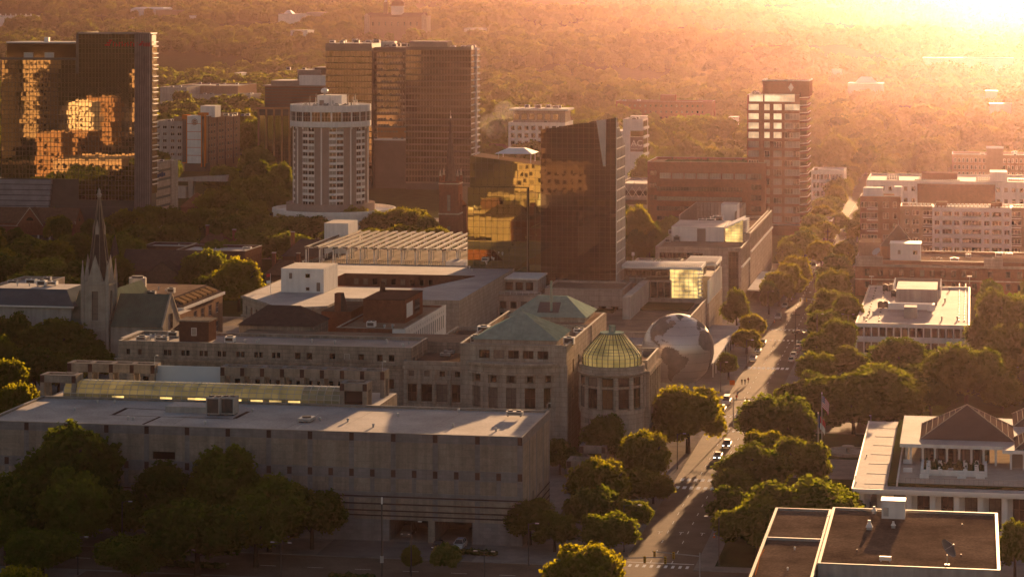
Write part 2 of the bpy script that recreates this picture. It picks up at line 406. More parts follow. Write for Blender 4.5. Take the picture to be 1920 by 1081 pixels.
def roof_unit(root, x, y, z, w=3, d=2, h=1.6, m=METAL, fans=1):
    mb = MB(); mb.box(x - w / 2, x + w / 2, y - d / 2, y + d / 2, z + .25, z + h, m)
    for sx in (-1, 1): mb.box(x + sx * w * .38 - .12, x + sx * w * .38 + .12, y - d * .45, y + d * .45, z, z + .25, DARKMETAL)
    for i in range(fans):
        fx = x - w / 2 + w * (i + .5) / fans
        mb.cyl(fx, y, z + h, z + h + .25, min(w / fans, d) * .36, min(w / fans, d) * .36, DARKMETAL, 10)
    mb.box(x - w * .4, x + w * .4, y - d / 2 - .02, y - d / 2, z + .5, z + h - .25, DARKMETAL)
    return mb.build('roof_unit', root)
def roof_vent(root, x, y, z, r=.3, h=.9, m=METAL):
    mb = MB(); mb.cyl(x, y, z, z + h * .6, r * .6, r * .6, m, 8); mb.cyl(x, y, z + h * .6, z + h, r, r * .7, m, 8)
    return mb.build('roof_vent', root)
def clutter(root, x0, x1, y0, y1, z, nu, nv, seed, big=1.0):
    r = random.Random(seed); placed = []
    for i in range(nu + nv):
        for _ in range(20):
            x, y = r.uniform(x0 + 2, x1 - 2), r.uniform(y0 + 2, y1 - 2)
            if all(abs(x - a) > 3.2 * big or abs(y - b) > 2.6 * big for a, b in placed): break
        placed.append((x, y))
        if i < nu: roof_unit(root, x, y, z, r.uniform(1.8, 3.2) * big, r.uniform(1.4, 2.2) * big, r.uniform(1.1, 1.9) * big, METAL if r.random() < .6 else WHITEMETAL, r.choice((1, 2)))
        else: roof_vent(root, x, y, z, r.uniform(.2, .4), r.uniform(.5, 1.1))
def curtain(root, p, ex, L, z0, z1, nx, nz, glass, mull, tilt=.02, seed=1, top=None, gname='glass_facade', mname='mullion_grid', mw=.07, hw=.1, proud=.12, zsl=None):
    """reflective curtain wall of separate slightly twisted panes; top(a) gives a sloping head, zsl a sloping left edge"""
    r = random.Random(seed); mb = MB(); mm = MB(); e = Vector((ex[0], ex[1], 0)).normalized(); n = Vector((e.y, -e.x, 0)); p = Vector((p[0], p[1], 0))
    P = lambda a, z, d=0.0: p + e * a + n * d + Vector((0, 0, z))
    for i in range(nx):
        a0, a1 = L * i / nx, L * (i + 1) / nx
        for j in range(nz):
            b0, b1 = z0 + (z1 - z0) * j / nz, z0 + (z1 - z0) * (j + 1) / nz
            q = [(a0, b0), (a1, b0), (a1, b1), (a0, b1)]
            if top:
                if b0 >= min(top(a0), top(a1)): continue
                q = [(a, min(z, top(a))) for a, z in q]
            tx, tz = r.gauss(0, tilt), r.gauss(0, tilt)
            d = [.05 + tx * (-1 if a == a0 else 1) * .5 + tz * (-1 if z == b0 else 1) * .5 + r.gauss(0, tilt * .25) for a, z in q]
            mb.poly([P(a, z, dd) for (a, z), dd in zip(q, d)], glass)
    def bx(a0, a1, b0, b1, pr):
        c = [P(a0, b0, pr), P(a1, b0, pr), P(a1, b1, pr), P(a0, b1, pr), P(a0, b0, -.05), P(a1, b0, -.05), P(a1, b1, -.05), P(a0, b1, -.05)]
        for f in ((0, 1, 2, 3), (1, 5, 6, 2), (5, 4, 7, 6), (4, 0, 3, 7), (3, 2, 6, 7), (4, 5, 1, 0)): mm.poly([c[t] for t in f], mull)
    for i in range(nx + 1):
        a = L * i / nx; zt = min(z1, top(a)) if top else z1
        bx(a - mw / 2, a + mw / 2, z0, zt, proud)
    for j in range(nz + 1):
        z = z0 + (z1 - z0) * j / nz; a0, a1 = 0, L
        if top:
            aa = [L * t / 60 for t in range(61) if top(L * t / 60) >= z]
            if not aa: continue
            a0, a1 = min(aa), max(aa)
        bx(a0, a1, z - hw / 2, z + hw / 2, proud * .8)
    g = mb.build(gname, root); m = mm.build(mname, root)
    return g, m
def text_mesh(s, size, m, thick=.05):
    cu = bpy.data.curves.new('lettering', 'FONT'); cu.body = s; cu.size = size; cu.align_x = 'CENTER'; cu.extrude = thick
    o = bpy.data.objects.new('lettering', cu); col.objects.link(o)
    dg = bpy.context.evaluated_depsgraph_get(); me = bpy.data.meshes.new_from_object(o.evaluated_get(dg))
    bpy.data.objects.remove(o); me.materials.clear(); me.materials.append(m); return me
def lettering(root, s, size, m, loc, rz=0.0, name='lettering', parent=None):
    o = bpy.data.objects.new(name, text_mesh(s, size, m)); col.objects.link(o); o.parent = parent or root
    o.location = Vector(loc) - root.location; o.rotation_euler = (R(90), 0, rz); return o
# ------------------------------------------------------------------ terrain, streets, pavements
def smooth(a, b, t):
    t = max(0.0, min(1.0, (t - a) / (b - a))); return t * t * (3 - 2 * t)
def terrain(x, y):
    if y < -1400: return 105 * smooth(1400, 6500, -y) + 8 * math.sin(x / 300 + y / 500)
    if y < 2000: return 0.0
    d = y
    w = smooth(2000, 3000, d)
    z = 28 * smooth(2300, 3700, d) + 44 * smooth(3500, 5000, d) + 42 * smooth(4700, 6300, d)
    z += w * (9 * math.sin(x / 420 + y / 410) + 6 * math.sin(x / 233 - y / 290 + 1.3) + 6 * math.sin(y / 165 + x / 900))
    return z - 4 * w
def ground_mesh():
    xs = np.concatenate([np.linspace(-3800, -1200, 36), np.linspace(-1100, 900, 24), np.linspace(1000, 2300, 18)])
    ys = np.concatenate([np.linspace(-8000, -900, 24), [-300, 300, 900, 1500], np.linspace(2000, 7600, 120)])
    v = [(x, y, terrain(x, y) - .03) for y in ys for x in xs]; n = len(xs)
    f = [(j * n + i, j * n + i + 1, (j + 1) * n + i + 1, (j + 1) * n + i) for j in range(len(ys) - 1) for i in range(n - 1)]
    me = bpy.data.meshes.new('ground'); me.from_pydata(v, [], f); me.materials.append(GRASS)
    me.polygons.foreach_set('use_smooth', [True] * len(f))
    o = bpy.data.objects.new('ground', me); col.objects.link(o); struct(o)
ground_mesh()
SX0, SX1 = -64.0, -50.6                         # the main street between its kerbs
CROSS = [(447, 466), (620.5, 636.5), (787, 806), (992, 1008), (1172, 1186), (1400, 1414), (1650, 1662)]
mb = MB(); mb.box(SX0, SX1, -200, 1640, -.5, .012, ASPHALT); struct(mb.build('main_street'))
for a, b in CROSS:
    mb = MB()
    mb.box(-1200, SX0, a, b, -.5, .012, ASPHALT); mb.box(SX1, 700, a, b, -.5, .012, ASPHALT)
    struct(mb.build('cross_street'))
# city blocks: raised pavements with kerbs, and lawns on them
edges = [-200] + [e for c in CROSS for e in c] + [1998]
for i in range(0, len(edges), 2):
    a, b = edges[i], edges[i + 1]
    for x0, x1 in ((-1200, SX0), (SX1, 700)):
        mb = MB(); mb.box(x0, x1, a, b, -.4, .13, PAVE); struct(mb.build('pavement'))
def sheet(name, x0, x1, y0, y1, m, z=.134):
    mb = MB(); mb.poly([(x0, y0, z), (x1, y0, z), (x1, y1, z), (x0, y1, z)], m); return struct(mb.build(name))
sheet('lawn', -47, 690, 640, 785, GRASS); sheet('lawn', -47, 690, 810, 990, GRASS)
sheet('lawn', -47, -24, 470, 560, GRASS); sheet('lawn', -47, 690, 584, 618, GRASS)
sheet('lawn', -1190, -74, 1010, 1170, GRASS); sheet('lawn', -1190, -74, 1190, 1398, GRASS); sheet('lawn', -47, 690, 1190, 1398, GRASS)
sheet('lawn', -1190, -260, 640, 785, GRASS); sheet('lawn', -1190, -210, 810, 990, GRASS); sheet('lawn', -1190, -215, 470, 618, GRASS)
sheet('lawn', -1190, -74, 1416, 1648, GRASS); sheet('lawn', -47, 690, 1416, 1648, GRASS); sheet('lawn', -1190, -74, 1664, 1990, GRASS); sheet('lawn', -47, 690, 1664, 1990, GRASS)
sheet('lawn', -1190, -68, 340, 430, GRASS); sheet('lawn', -47, 690, 1010, 1170, GRASS)
sheet('parking_lot', -160, -72, 405, 446, ASPHALT, .137)
sheet('driveway', -122, -92, 466, 480.5, mat('driveway_concrete', (.17, .15, .135), var=.2), .137)
# painted lines
mb = MB(); zz = .017
def rect(x0, x1, y0, y1): mb.poly([(x0, y0, zz), (x1, y0, zz), (x1, y1, zz), (x0, y1, zz)], PAINT)
y = 300
while y < 1900:
    if not any(a - 6 < y < b + 3 for a, b in CROSS):
        for x in (-59.2, -55.2): rect(x - .08, x + .08, y, y + 2.6)
    y += 9
def zebra(y0, y1, n=8, w=.62, x0=SX0 + .7, x1=SX1 - .7):
    for i in range(n):
        x = x0 + (x1 - x0) * (i + .5) / n; rect(x - w / 2, x + w / 2, y0, y1)
for px, py, L in ((1300, 899, 3.0), (1300, 914, 3.0), (1440, 690, 4.2)):
    yy = gp(px, py)[1]; zebra(yy - L / 2, yy + L / 2, 8 if py > 800 else 9, .8 if py > 800 else .85)
for c in CROSS[:4]:
    for yy in (c[0] - 2.6, c[1] + 2.6):
        if yy > 460: zebra(yy - 1.1, yy + 1.1, 9, .55)
    rect(SX0 + .4, SX1 - .4, c[1] + 5.2, c[1] + 5.6)
for a, b in CROSS[:3]:
    x = -400
    while x < 100:
        if not SX0 - 6 < x < SX1 + 3: rect(x, x + 3, (a + b) / 2 - .07, (a + b) / 2 + .07)
        x += 9
for i in range(9):
    rect(-150 + i * 5.5, -149.85 + i * 5.5, 434, 440)
    zz = .14; rect(-150 + i * 7, -149.85 + i * 7, 420, 426); zz = .017
for x0 in (-62, -57.8, -53.6):
    rect(x0 + 1.2, x0 + 1.35, 497, 499.5); rect(x0 + .8, x0 + 1.75, 499.2, 499.5)
struct(mb.build('road_marking'))
# ================================================================== granite museum in front
def granite_museum():
    x0, x1, y0, y1, h = -193.6, -85.0, 480.6, 512.6, 20.9
    t = thing('museum_building', 'long low windowless granite building with dark square inlays and a garage opening at street level', 'building', (x0, y0, 0))
    gar = [(xa(y0, 730), xa(y0, 803)), (xa(y0, 815), xa(y0, 886))]
    fr = [((a + b) / 2 - x0, 2.15, b - a, 4.3, 'none') for a, b in gar]
    fr += [(xa(y0, 661) - x0, 2.6, 1.7, 2.8, 'dark')]
    fr += [(xa(y0, 307) - x0, z, 4.6, 1.5, 'void') for z in (15.2, 12.6, 9.6)]
    rr = [(4.5 + 3.9 * i, 7.6, .9, 1.7, 'dark') for i in range(6)]
    block(t, x0, x1, y0, y1, .02, h, GRANITE, ROOF_LIGHT, {'f': fr, 'r': rr}, par=.35, depth=.4)
    for a, b in gar:
        m = MB(); y2 = y0 + 14
        m.poly([(a, y0 + .4, .03), (b, y0 + .4, .03), (b, y2, .03), (a, y2, .03)], ASPHALT)
        m.poly([(a, y2, .03), (b, y2, .03), (b, y2, 4.3), (a, y2, 4.3)], DARKMETAL)
        m.poly([(a, y0 + .4, .03), (a, y2, .03), (a, y2, 4.3), (a, y0 + .4, 4.3)], GRANITE_PINK)
        m.poly([(b, y0 + .4, .03), (b, y2, .03), (b, y2, 4.3), (b, y0 + .4, 4.3)], GRANITE_PINK)
        m.poly([(a, y0 + .4, 4.3), (b, y0 + .4, 4.3), (b, y2, 4.3), (a, y2, 4.3)], GRANITE_PINK)
        m.build('garage_bay', t)
    # inlay pattern: pale strips at the columns, a wide band, dark squares and thin red lines
    st, sq, ln = MB(), MB(), MB()
    n = 13; sp = (x1 - x0 - .9) / n
    def fx(a0, a1, z0, z1, m, pr, mb):            # a strip on the front wall
        mb.box(a0, a1, y0 - pr, y0 + .01, z0, z1, m)
    def rx(a0, a1, z0, z1, m, pr, mb):            # a strip on the right wall
        mb.box(x1 - .01, x1 + pr, a0, a1, z0, z1, m)
    for i in range(n + 1):
        xc = x0 + .45 + sp * i
        blocked = any(a - .5 < xc < b + .5 for a, b in gar)
        fx(xc - .5, xc + .5, 4.4 if blocked else .3, 19.3, GRANITE_PINK, .03, st)
        fx(xc - .45, xc + .45, 19.35, 20.85, GRANITE_DARK, .05, sq); sq.build('dark_inlay', t); sq = MB(); fx(xc - .45, xc + .45, 12.5, 13.9, GRANITE_DARK, .055, sq); sq.build('dark_inlay', t); sq = MB()
        if i < n:
            xm = xc + sp / 2; fx(xm - .45, xm + .45, 12.5, 13.9, GRANITE_DARK, .055, sq); sq.build('dark_inlay', t); sq = MB(); fx(xm - .42, xm + .42, 8.6, 12.2, GRANITE_PINK, .03, st)
    fx(x0, x1, 12.2, 14.2, GRANITE_PINK, .042, st); fx(x0, x1, 8.4, 9.6, GRANITE_PINK, .042, st); fx(x0, x1, 19.3, 20.88, GRANITE_PINK, .036, st)
    for z in (8.55, 7.15, 5.85, 4.9): fx(x0, x1, z, z + .28, GRANITE_DARK, .062, ln)
    fx(x0, gar[0][0], .05, 4.3, GRANITE_PINK, .02, st); fx(gar[1][1], x1, .05, 4.3, GRANITE_PINK, .02, st)
    rx(y0, y1, 19.3, 20.88, GRANITE_PINK, .036, st)
    for z in (8.55, 7.15, 5.85, 4.9): rx(y0, y1, z - 2.2, z - 1.95, GRANITE_DARK, .06, ln)
    for yy in (y0 + .5, y0 + 8.3, y0 + 16.1, y0 + 24, y1 - .5):
        rx(yy - .45, yy + .45, .3, 19.3, GRANITE_PINK, .03, st)
    st.build('pale_strip', t); ln.build('red_stripe', t)
    zr = h - .35
    def rs(p0, p1, w, mt, z=.012):                 # sunken gutters and seams of the roof deck
        m = MB()
        a = Vector(gp(p0[0], p0[1], zr)); b = Vector(gp(p1[0], p1[1], zr)); d = (b - a).normalized(); q = Vector((-d.y, d.x)) * w / 2
        m.poly([(a.x - q.x, a.y - q.y, zr + z), (a.x + q.x, a.y + q.y, zr + z), (b.x + q.x, b.y + q.y, zr + z), (b.x - q.x, b.y - q.y, zr + z)], mt); m.build('roof_seam', t)
    rs((212, 777), (237, 765), .9, GRANITE_DARK); rs((234, 764.5), (312, 768), .5, GRANITE_DARK, .016); rs((205, 777.5), (440, 785), .35, GRANITE_DARK, .02)
    rs((268, 795), (300, 781), .6, GRANITE_DARK, .016); rs((440, 784), (466, 771), .9, GRANITE_DARK, .02); rs((340, 781), (430, 784), .35, DARKMETAL, .024)
    rs((556, 803), (597, 775), .16, METAL); rs((650, 795), (700, 770), .1, DARKMETAL); rs((530, 805), (590, 779), .12, DARKMETAL); rs((70, 757), (110, 772), .1, DARKMETAL)
    rs((815, 797), (870, 772), .08, DARKMETAL); rs((325, 795), (350, 781), .1, DARKMETAL)
    m = MB(); a = gp(310, 772, zr); b = gp(390, 772, zr)
    m.box(a[0], b[0], a[1], a[1] + 6, zr, zr + 1.2, CONCRETE, ROOF_LIGHT); m.build('stair_hatch', t)
    for px in (398, 425):
        p = gp(px, 779, zr); roof_unit(t, p[0], p[1] + 2, zr, 2.9, 3.4, 3.6, CONCRETE, 2)
    p = gp(965, 783, zr); roof_unit(t, p[0], p[1], zr + .35, 3.4, 1.4, 1.0, METAL, 2)
    p = gp(575, 789, zr); roof_unit(t, p[0], p[1], zr, 2.6, 4.0, .8, METAL, 1)
    for px, py in ((183, 756), (250, 787), (215, 756), (652, 790), (746, 780), (860, 772), (930, 808), (473, 772), (140, 770), (600, 788), (850, 800), (385, 795), (700, 800), (240, 786)):
        p = gp(px, py, zr); roof_vent(t, p[0], p[1], zr, .32, .7)
    # rear wing with the pergolas and the glazed gallery on top
    X0, X1, Y0, Y1 = -193.2, -121.5, 512.7, 533.0
    mb = MB(); mb.box(X0, X1, Y0, Y1, .02, 20.4, GRANITE, ROOF_LIGHT); mb.build('rear_wing', t); FOOT.append((X0, X1, Y0, Y1))
    def frame(xa0, xa1, ya0, ya1, n, zt, name, tb=1.9):
        m = MB(); w = .95
        for yy in (ya0, ya1 - w): m.box(xa0, xa1, yy, yy + w, zt - tb, zt, GRANITE, GRANITE_PINK)
        for i in range(n + 1):
            xx = xa0 + (xa1 - xa0 - w) * i / n
            m.box(xx, xx + w, ya0 + w, ya1 - w, zt - tb + .003, zt - .003, GRANITE, GRANITE_PINK)
            for yy in (ya0, ya1 - w):
                m.box(xx, xx + w, yy + .02, yy + w - .02, 20.41, zt - tb, GRANITE)
                m.box(xx + .02, xx + w - .02, yy - .03, yy, zt - tb + .01, zt - .15, GRANITE_DARK)
        m.build(name, t)
    yb = 526.0
    frame(xa(yb, 126), xa(yb, 290), yb, yb + 4.4, 4, 26.1, 'pergola'); frame(xa(yb, 413), xa(yb, 721), yb, yb + 4.4, 8, 26.1, 'pergola')
    m = MB(); a, b = xa(yb + 2, 289), xa(yb + 2, 414); m.box(a, b, yb + 2, yb + 2.4, 20.41, 25.7, mat('pale_blue_screen', (.50, .55, .60), var=.05)); m.build('screen_wall', t)
    frame(xa(513.4, 75), xa(513.4, 142), 513.4, 518, 1, 25.3, 'pergola', 1.6); frame(xa(513.4, 637), xa(513.4, 688), 513.4, 518, 1, 25.3, 'pergola', 1.6)
    m = MB(); a, b = xa(513.4, 642), xa(513.4, 683); m.poly([(a, 513.95, 20.5), (b, 513.95, 20.5), (b, 513.95, 23.6), (a, 513.95, 23.6)], PANE); m.build('lobby_window', t)
    # glass barrel gallery
    a, b = xa(513.5, 119), xa(513.5, 636); prof = [(513.5, 20.42), (513.5, 21.6), (514.0, 22.6), (514.9, 23.4), (516.2, 23.9), (517.5, 24.0), (519.2, 23.5), (520, 20.42)]
    glass = glowglass('gallery_glass', (.55, .50, .27), .06)
    low = glowglass('gallery_dark_glass', (.20, .21, .15), .015, .35); g = MB(); fr = MB(); n = 37
    for i in range(n):
        xa_, xb_ = a + (b - a) * i / n, a + (b - a) * (i + 1) / n
        for s, ((u0, w0), (u1, w1)) in enumerate(zip(prof, prof[1:])): g.poly([(xa_, u0, w0), (xb_, u0, w0), (xb_, u1, w1), (xa_, u1, w1)], low if s == 0 or i > n * .86 else glass)  # lower row is darker glass; the right end's shade is painted with it
    for xx, mt in ((a, 1), (b, -1)): g.poly([(xx, u, w) for u, w in (prof if mt > 0 else prof[::-1])], glass)
    for i in range(n + 1):
        xx = a + (b - a) * i / n
        for (u0, w0), (u1, w1) in zip(prof, prof[1:]): fr.bar((xx, u0 - .03, w0 + .02), (xx, u1 - .03, w1 + .03), .075, METAL, 4)
    for u, w in prof[1:5]: fr.bar((a, u - .03, w + .02), (b, u - .03, w + .02), .08, METAL, 4)
    gp_ = g.build('glazed_gallery', t); fr.build('gallery_frame', t, parent=None)
    for px in (352, 366, 395, 430, 470, 210, 300, 505, 540):
        xx = xa(513.4, px); m = MB(); m.box(xx, xx + 2.6, 513.36, 513.40, 20.85, 21.3, glowglass('lit_strip_window', (.5, .4, .2), .30, .05)); m.build('strip_window', t)
    for px, py, yy in ((717, 690, 526), (1026, 770, 512.5), (290, 690, 526.2)):
        x = xa(yy, px); m = MB(); z0 = 20.5 if yy < 520 else 26.1
        m.bar((x, yy, z0), (x, yy, z0 + 1.8), .07, METAL); m.bar((x, yy, z0 + 1.8), (x + .5, yy - .2, z0 + 2.1), .06, METAL); m.box(x + .3, x + .8, yy - .4, yy, z0 + 1.95, z0 + 2.15, METAL); m.build('roof_lamp', t)
granite_museum()

# ================================================================== science museum: curved bay, rotunda, green pyramids
def science_museum():
    x0, x1, y0, y1, h = xa(566, 863), xa(566, 1062), 566.0, 627.0, 26.8
    t = thing('museum_building', 'pale limestone museum with green pyramid roofs and a curved columned bay beside the rotunda', 'building', (x0, y0, 0))
    bxc, br = (xa(566, 880) + xa(566, 1046)) / 2, (xa(566, 1046) - xa(566, 880)) / 2
    block(t, x0, x1, y0, y1, .02, h, LIMESTONE, ROOF_TAN, {'f': [(bxc - x0 + d * 3.35, 24.6, 2.5, 1.9, 'dark') for d in (-2, -1, 0, 1, 2)], 'r': grid(61, 12, 24, 6, 2, 2.2, 3, 6, 6, 'dark')}, par=.9)
    m = MB(); m.box(x1 - 4.3, x1 + .3, y0 - .35, y0 + .2, .02, 22.5, LIMESTONE); m.build('corner_pier', t)
    # curved bay: a shallow arc of piers, tall windows below small ones, cornice above
    m = MB(); cor = MB(); Rr = 19.0; half = math.asin(br / Rr); cyy = y0 + Rr * math.cos(half)
    P = lambda w, r: (bxc + r * math.sin(w), cyy - r * math.cos(w))
    N = 30
    ws = [-half + 2 * half * i / N for i in range(N + 1)]
    nb = 5
    def arc(mb, r0, r1, z0, z1, mt, wa=-half, wb=half, n=N):
        a = [wa + (wb - wa) * i / n for i in range(n + 1)]
        mb.prism([P(w, r1) for w in a] + [P(w, r0) for w in a[::-1]], z0, z1, mt)
    arc(m, Rr - 2, Rr, .02, 12.7, LIMESTONE); arc(m, Rr - 2.2, Rr - .6, 12.7, 20.4, LIMEDARK)
    arc(cor, Rr - 2.5, Rr + .6, 20.4, 20.9, LIMESTONE); arc(cor, Rr - 2.5, Rr + .2, 20.9, 22.5, LIMESTONE); arc(cor, Rr - 2.5, Rr + 1.0, 22.5, 23.0, LIMESTONE)
    arc(cor, Rr - 2.5, Rr + .1, 17.5, 18.4, LIMESTONE)
    for i in range(nb + 1):
        w = -half + 2 * half * (i + .0) / nb
        ww = .95 / Rr
        arc(m, Rr - 2.2, Rr + .15, 12.7, 20.4, LIMESTONE, max(-half, w - ww), min(half, w + ww), 3)
    m.build('curved_bay', t); cor.build('cornice', t)
    for i in range(nb):
        w = -half + 2 * half * (i + .5) / nb; q = P(w, Rr - .55)
        for z, ww, hh in ((15.2, 2.9, 4.5), (19.4, 1.3, 1.5)):
            WINS.setdefault(t.name, (t, []))[1].append((q[0] + .0, q[1] - .04, z, ww, hh, w, 'dark'))
    FOOT.append((x0, x1, y0 - 5, y1))
    # green hipped roofs
    g = MB(); xl, xr = xa(569, 893), xa(569, 1040); ya_, yb_ = 569.0, 587.0
    g.box(xl - .5, xr + .5, ya_ - .5, yb_ + .5, 25.9, 27.6, LIMESTONE); g.pyramid(xl - .9, xr + .9, ya_ - .9, yb_ + .9, 27.6, 33.0, COPPER)
    q = ((xl + xr) / 2, (ya_ + yb_) / 2); g.cyl(q[0], q[1], 32.7, 33.6, .35, .1, COPPER, 8)
    for i in range(1, 21):                          # standing seams
        f = i / 21; xx = xl - .9 + (xr - xl + 1.8) * f; e = min(f, 1 - f) * 2
        g.bar((xx, ya_ - .9, 27.65), (xx, ya_ - .9 + e * (yb_ - ya_ + 1.8) / 2, 27.65 + e * 5.4), .05, COPPER, 4)
        yy = ya_ - .9 + (yb_ - ya_ + 1.8) * f
        g.bar((xr + .9, yy, 27.65), (xr + .9 - e * (xr - xl + 1.8) / 2, yy, 27.65 + e * 5.4), .05, COPPER, 4)
    g.build('green_roof', t)
    g = MB(); X0, X1, Y0, Y1 = xa(607, 950), xa(607, 1100), 607.0, 625.0
    g.box(X0 + .6, X1 - .6, Y0 + .6, Y1 - .6, 25.9, 28.0, LIMESTONE)
    g.frustum(X0, X1, Y0, Y1, 28.0, X0 + 6.2, X1 - 6.2, Y0 + 8.5, Y1 - 8.5, 32.2, COPPER)
    for i in range(1, 22):
        f = i / 22; xx = X0 + (X1 - X0) * f; e = min(1, min(f, 1 - f) * (X1 - X0) / 6.2); g.bar((xx, Y0, 28.05), (xx, Y0 + 8.5 * e, 28.05 + 4.2 * e), .05, COPPER, 4)
    g.build('green_roof', t)
    m = MB(); xs_, xe_ = xa(611, 1010), xa(611, 1050)
    m.poly([(xs_, 608.6, 28.88), (xe_, 608.6, 28.88), (xe_, 612.8, 30.97), (xs_, 612.8, 30.97)], DARKMETAL); m.build('roof_hatch', t)
    m = MB(); x = xa(609, 1033); m.cyl(x, 609.5, 29.0, 36.5, .35, .3, COPPER, 8); m.build('roof_flue', t)
    m = MB(); m.box(xa(605, 1020), xa(605, 1112), 603, 627.5, 22, 26.85, LIMESTONE, ROOF_TAN); m.box(xa(600, 1070), xa(600, 1090), 602.6, 603.0, 22.4, 26.2, PANE); m.build('rear_block', t)
    clutter(t, x0 + 1, xl - 2, y0 + 4, 600, h - .9, 3, 3, 5)
    clutter(t, xr + 1, x1, y0 + 6, 602, h - .9, 2, 2, 6)
    # west link with colonnade
    X0, X1, Y0, Y1, hh = xa(572, 757), x0 - .05, 572.0, 634.0, 21.6
    cols = [(X1 - X0) * (i + .5) / 4 for i in range(4)]
    block(t, X0, X1, Y0, Y1, .02, hh, LIMESTONE, ROOF_GRAVEL, {'f': [(a, 14.5, 2.7, 4.0, 'dark') for a in cols] + [(a, 18.9, 1.3, 1.3, 'dark') for a in cols]}, par=.8, name='link_wall')
    m = MB(); m.box(X0 - .2, X1, Y0 - .35, Y0 - .01, 19.9, 20.6, LIMESTONE); m.box(X0 - .2, X1, Y0 - .3, Y0 - .01, 16.9, 17.6, LIMESTONE)
    for i in range(5):
        xx = X0 + (X1 - X0) * i / 4; m.cyl(max(X0 + .5, min(X1 - .5, xx)), Y0 - .12, 8.8, 19.9, .55, .5, LIMESTONE, 12)
    m.build('colonnade', t)
    for px, py in ((835, 668), (843, 663)):
        p = gp(px, py, hh - .8); roof_unit(t, p[0], p[1], hh - .8, 2.4, 1.2, .9)
    # rotunda with glass dome
    cx, cyy = -80.2, 569.8; r = 7.1
    m = MB(); m.lathe(cx, cyy, [(r, .02), (r, 11.9), (r + .25, 12.0), (r + .25, 12.9), (r - .4, 13.0), (r - .4, 20.3), (r + .1, 20.35), (r + .3, 20.6), (r + .7, 20.8), (r + .7, 21.2), (r + .3, 21.3), (r + .3, 22.6), (r - .5, 22.6), (r - .5, 22.2), (0.0, 22.2)], LIMESTONE, 56)
    m.smooth = False; m.build('rotunda_drum', t)
    m = MB()
    for i in range(12):
        w = 2 * math.pi * (i + .5) / 12; m.cyl(cx + (r - .1) * math.cos(w), cyy + (r - .1) * math.sin(w), 12.9, 20.4, .6, .56, LIMESTONE, 10)
    m.build('pilaster', t)
    for i in range(12):
        w = 2 * math.pi * i / 12; q = (cx + (r - .16) * math.cos(w), cyy + (r - .16) * math.sin(w))
        for z, hh in ((15.6, 4.4), (19.3, 1.9)):
            WINS[t.name][1].append((q[0], q[1], z, 2.5, hh, w + math.pi / 2, 'gold' if -2.2 < w - 2 * math.pi * (w > math.pi) < -.2 and i % 2 else 'dark'))
    prof = [(6.6, 22.6), (6.65, 24.4), (6.35, 25.2), (5.4, 26.4), (4.5, 27.4), (3.6, 28.4), (2.6, 29.4)]
    dome = glowglass('dome_glass', (.40, .42, .22), .11, .5)
    m = MB(); m.lathe(cx, cyy, prof, dome, 32); m.build('glass_dome', t)
    m = MB()
    for i in range(32):
        w = 2 * math.pi * i / 32
        for (r0, z0), (r1, z1) in zip(prof, prof[1:]):
            m.bar((cx + (r0 + .05) * math.cos(w), cyy + (r0 + .05) * math.sin(w), z0), (cx + (r1 + .05) * math.cos(w), cyy + (r1 + .05) * math.sin(w), z1), .11, DARKMETAL, 4)
    for r0, z0 in prof + [(5.9, 25.8), (6.62, 23.5)]:
        pts = [(cx + (r0 + .05) * math.cos(2 * math.pi * i / 32), cyy + (r0 + .05) * math.sin(2 * math.pi * i / 32), z0) for i in range(33)]
        for a, b in zip(pts, pts[1:]): m.bar(a, b, .075, COPPER, 4)
    m.build('dome_rib', t)
    m = MB(); m.cyl(cx, cyy, 29.4, 29.7, 2.75, 2.75, COPPER, 20); m.cyl(cx, cyy, 29.7, 31.2, .75, .75, COPPER, 10); m.build('dome_lantern', t)
    FOOT.append((cx - 8, cx + 8, cyy - 8, cyy + 8))
    X0, X1, Y0, Y1, hh = -84.0, -72.9, 575.0, 596.0, 22.6
    block(t, X0, X1, Y0, Y1, .02, hh, LIMESTONE, ROOF_TAN, {'r': grid(21, 2, 8, 6, 1, 1.9, 4.4, .6, .6, 'gold') + grid(21, 8.6, 18.5, 6, 2, 1.9, 3.6, .6, .6, 'gold')}, par=.8, name='side_wing')
    m = MB()
    for i in range(7): yy = Y0 + .4 + (Y1 - Y0 - .8) * i / 6; m.box(X1 + .003, X1 + .45, yy - .3, yy + .3, 8.2, 19.4, LIMESTONE)
    m.box(X1 + .003, X1 + .7, Y0 - .3, Y1, 19.4, 20.3, LIMESTONE); m.box(X1 + .003, X1 + .5, Y0 - .3, Y1, 7.4, 8.2, LIMESTONE); m.build('side_cornice', t)
    m = MB(); m.box(-92.6, -84.05, 588, 626, .02, 21.5, LIMESTONE, ROOF_TAN); m.build('rear_wing', t); FOOT.append((-92.6, -73, 570, 627))
    clutter(t, -83.5, -73.5, 583, 595, 21.8, 2, 2, 9)
science_museum()

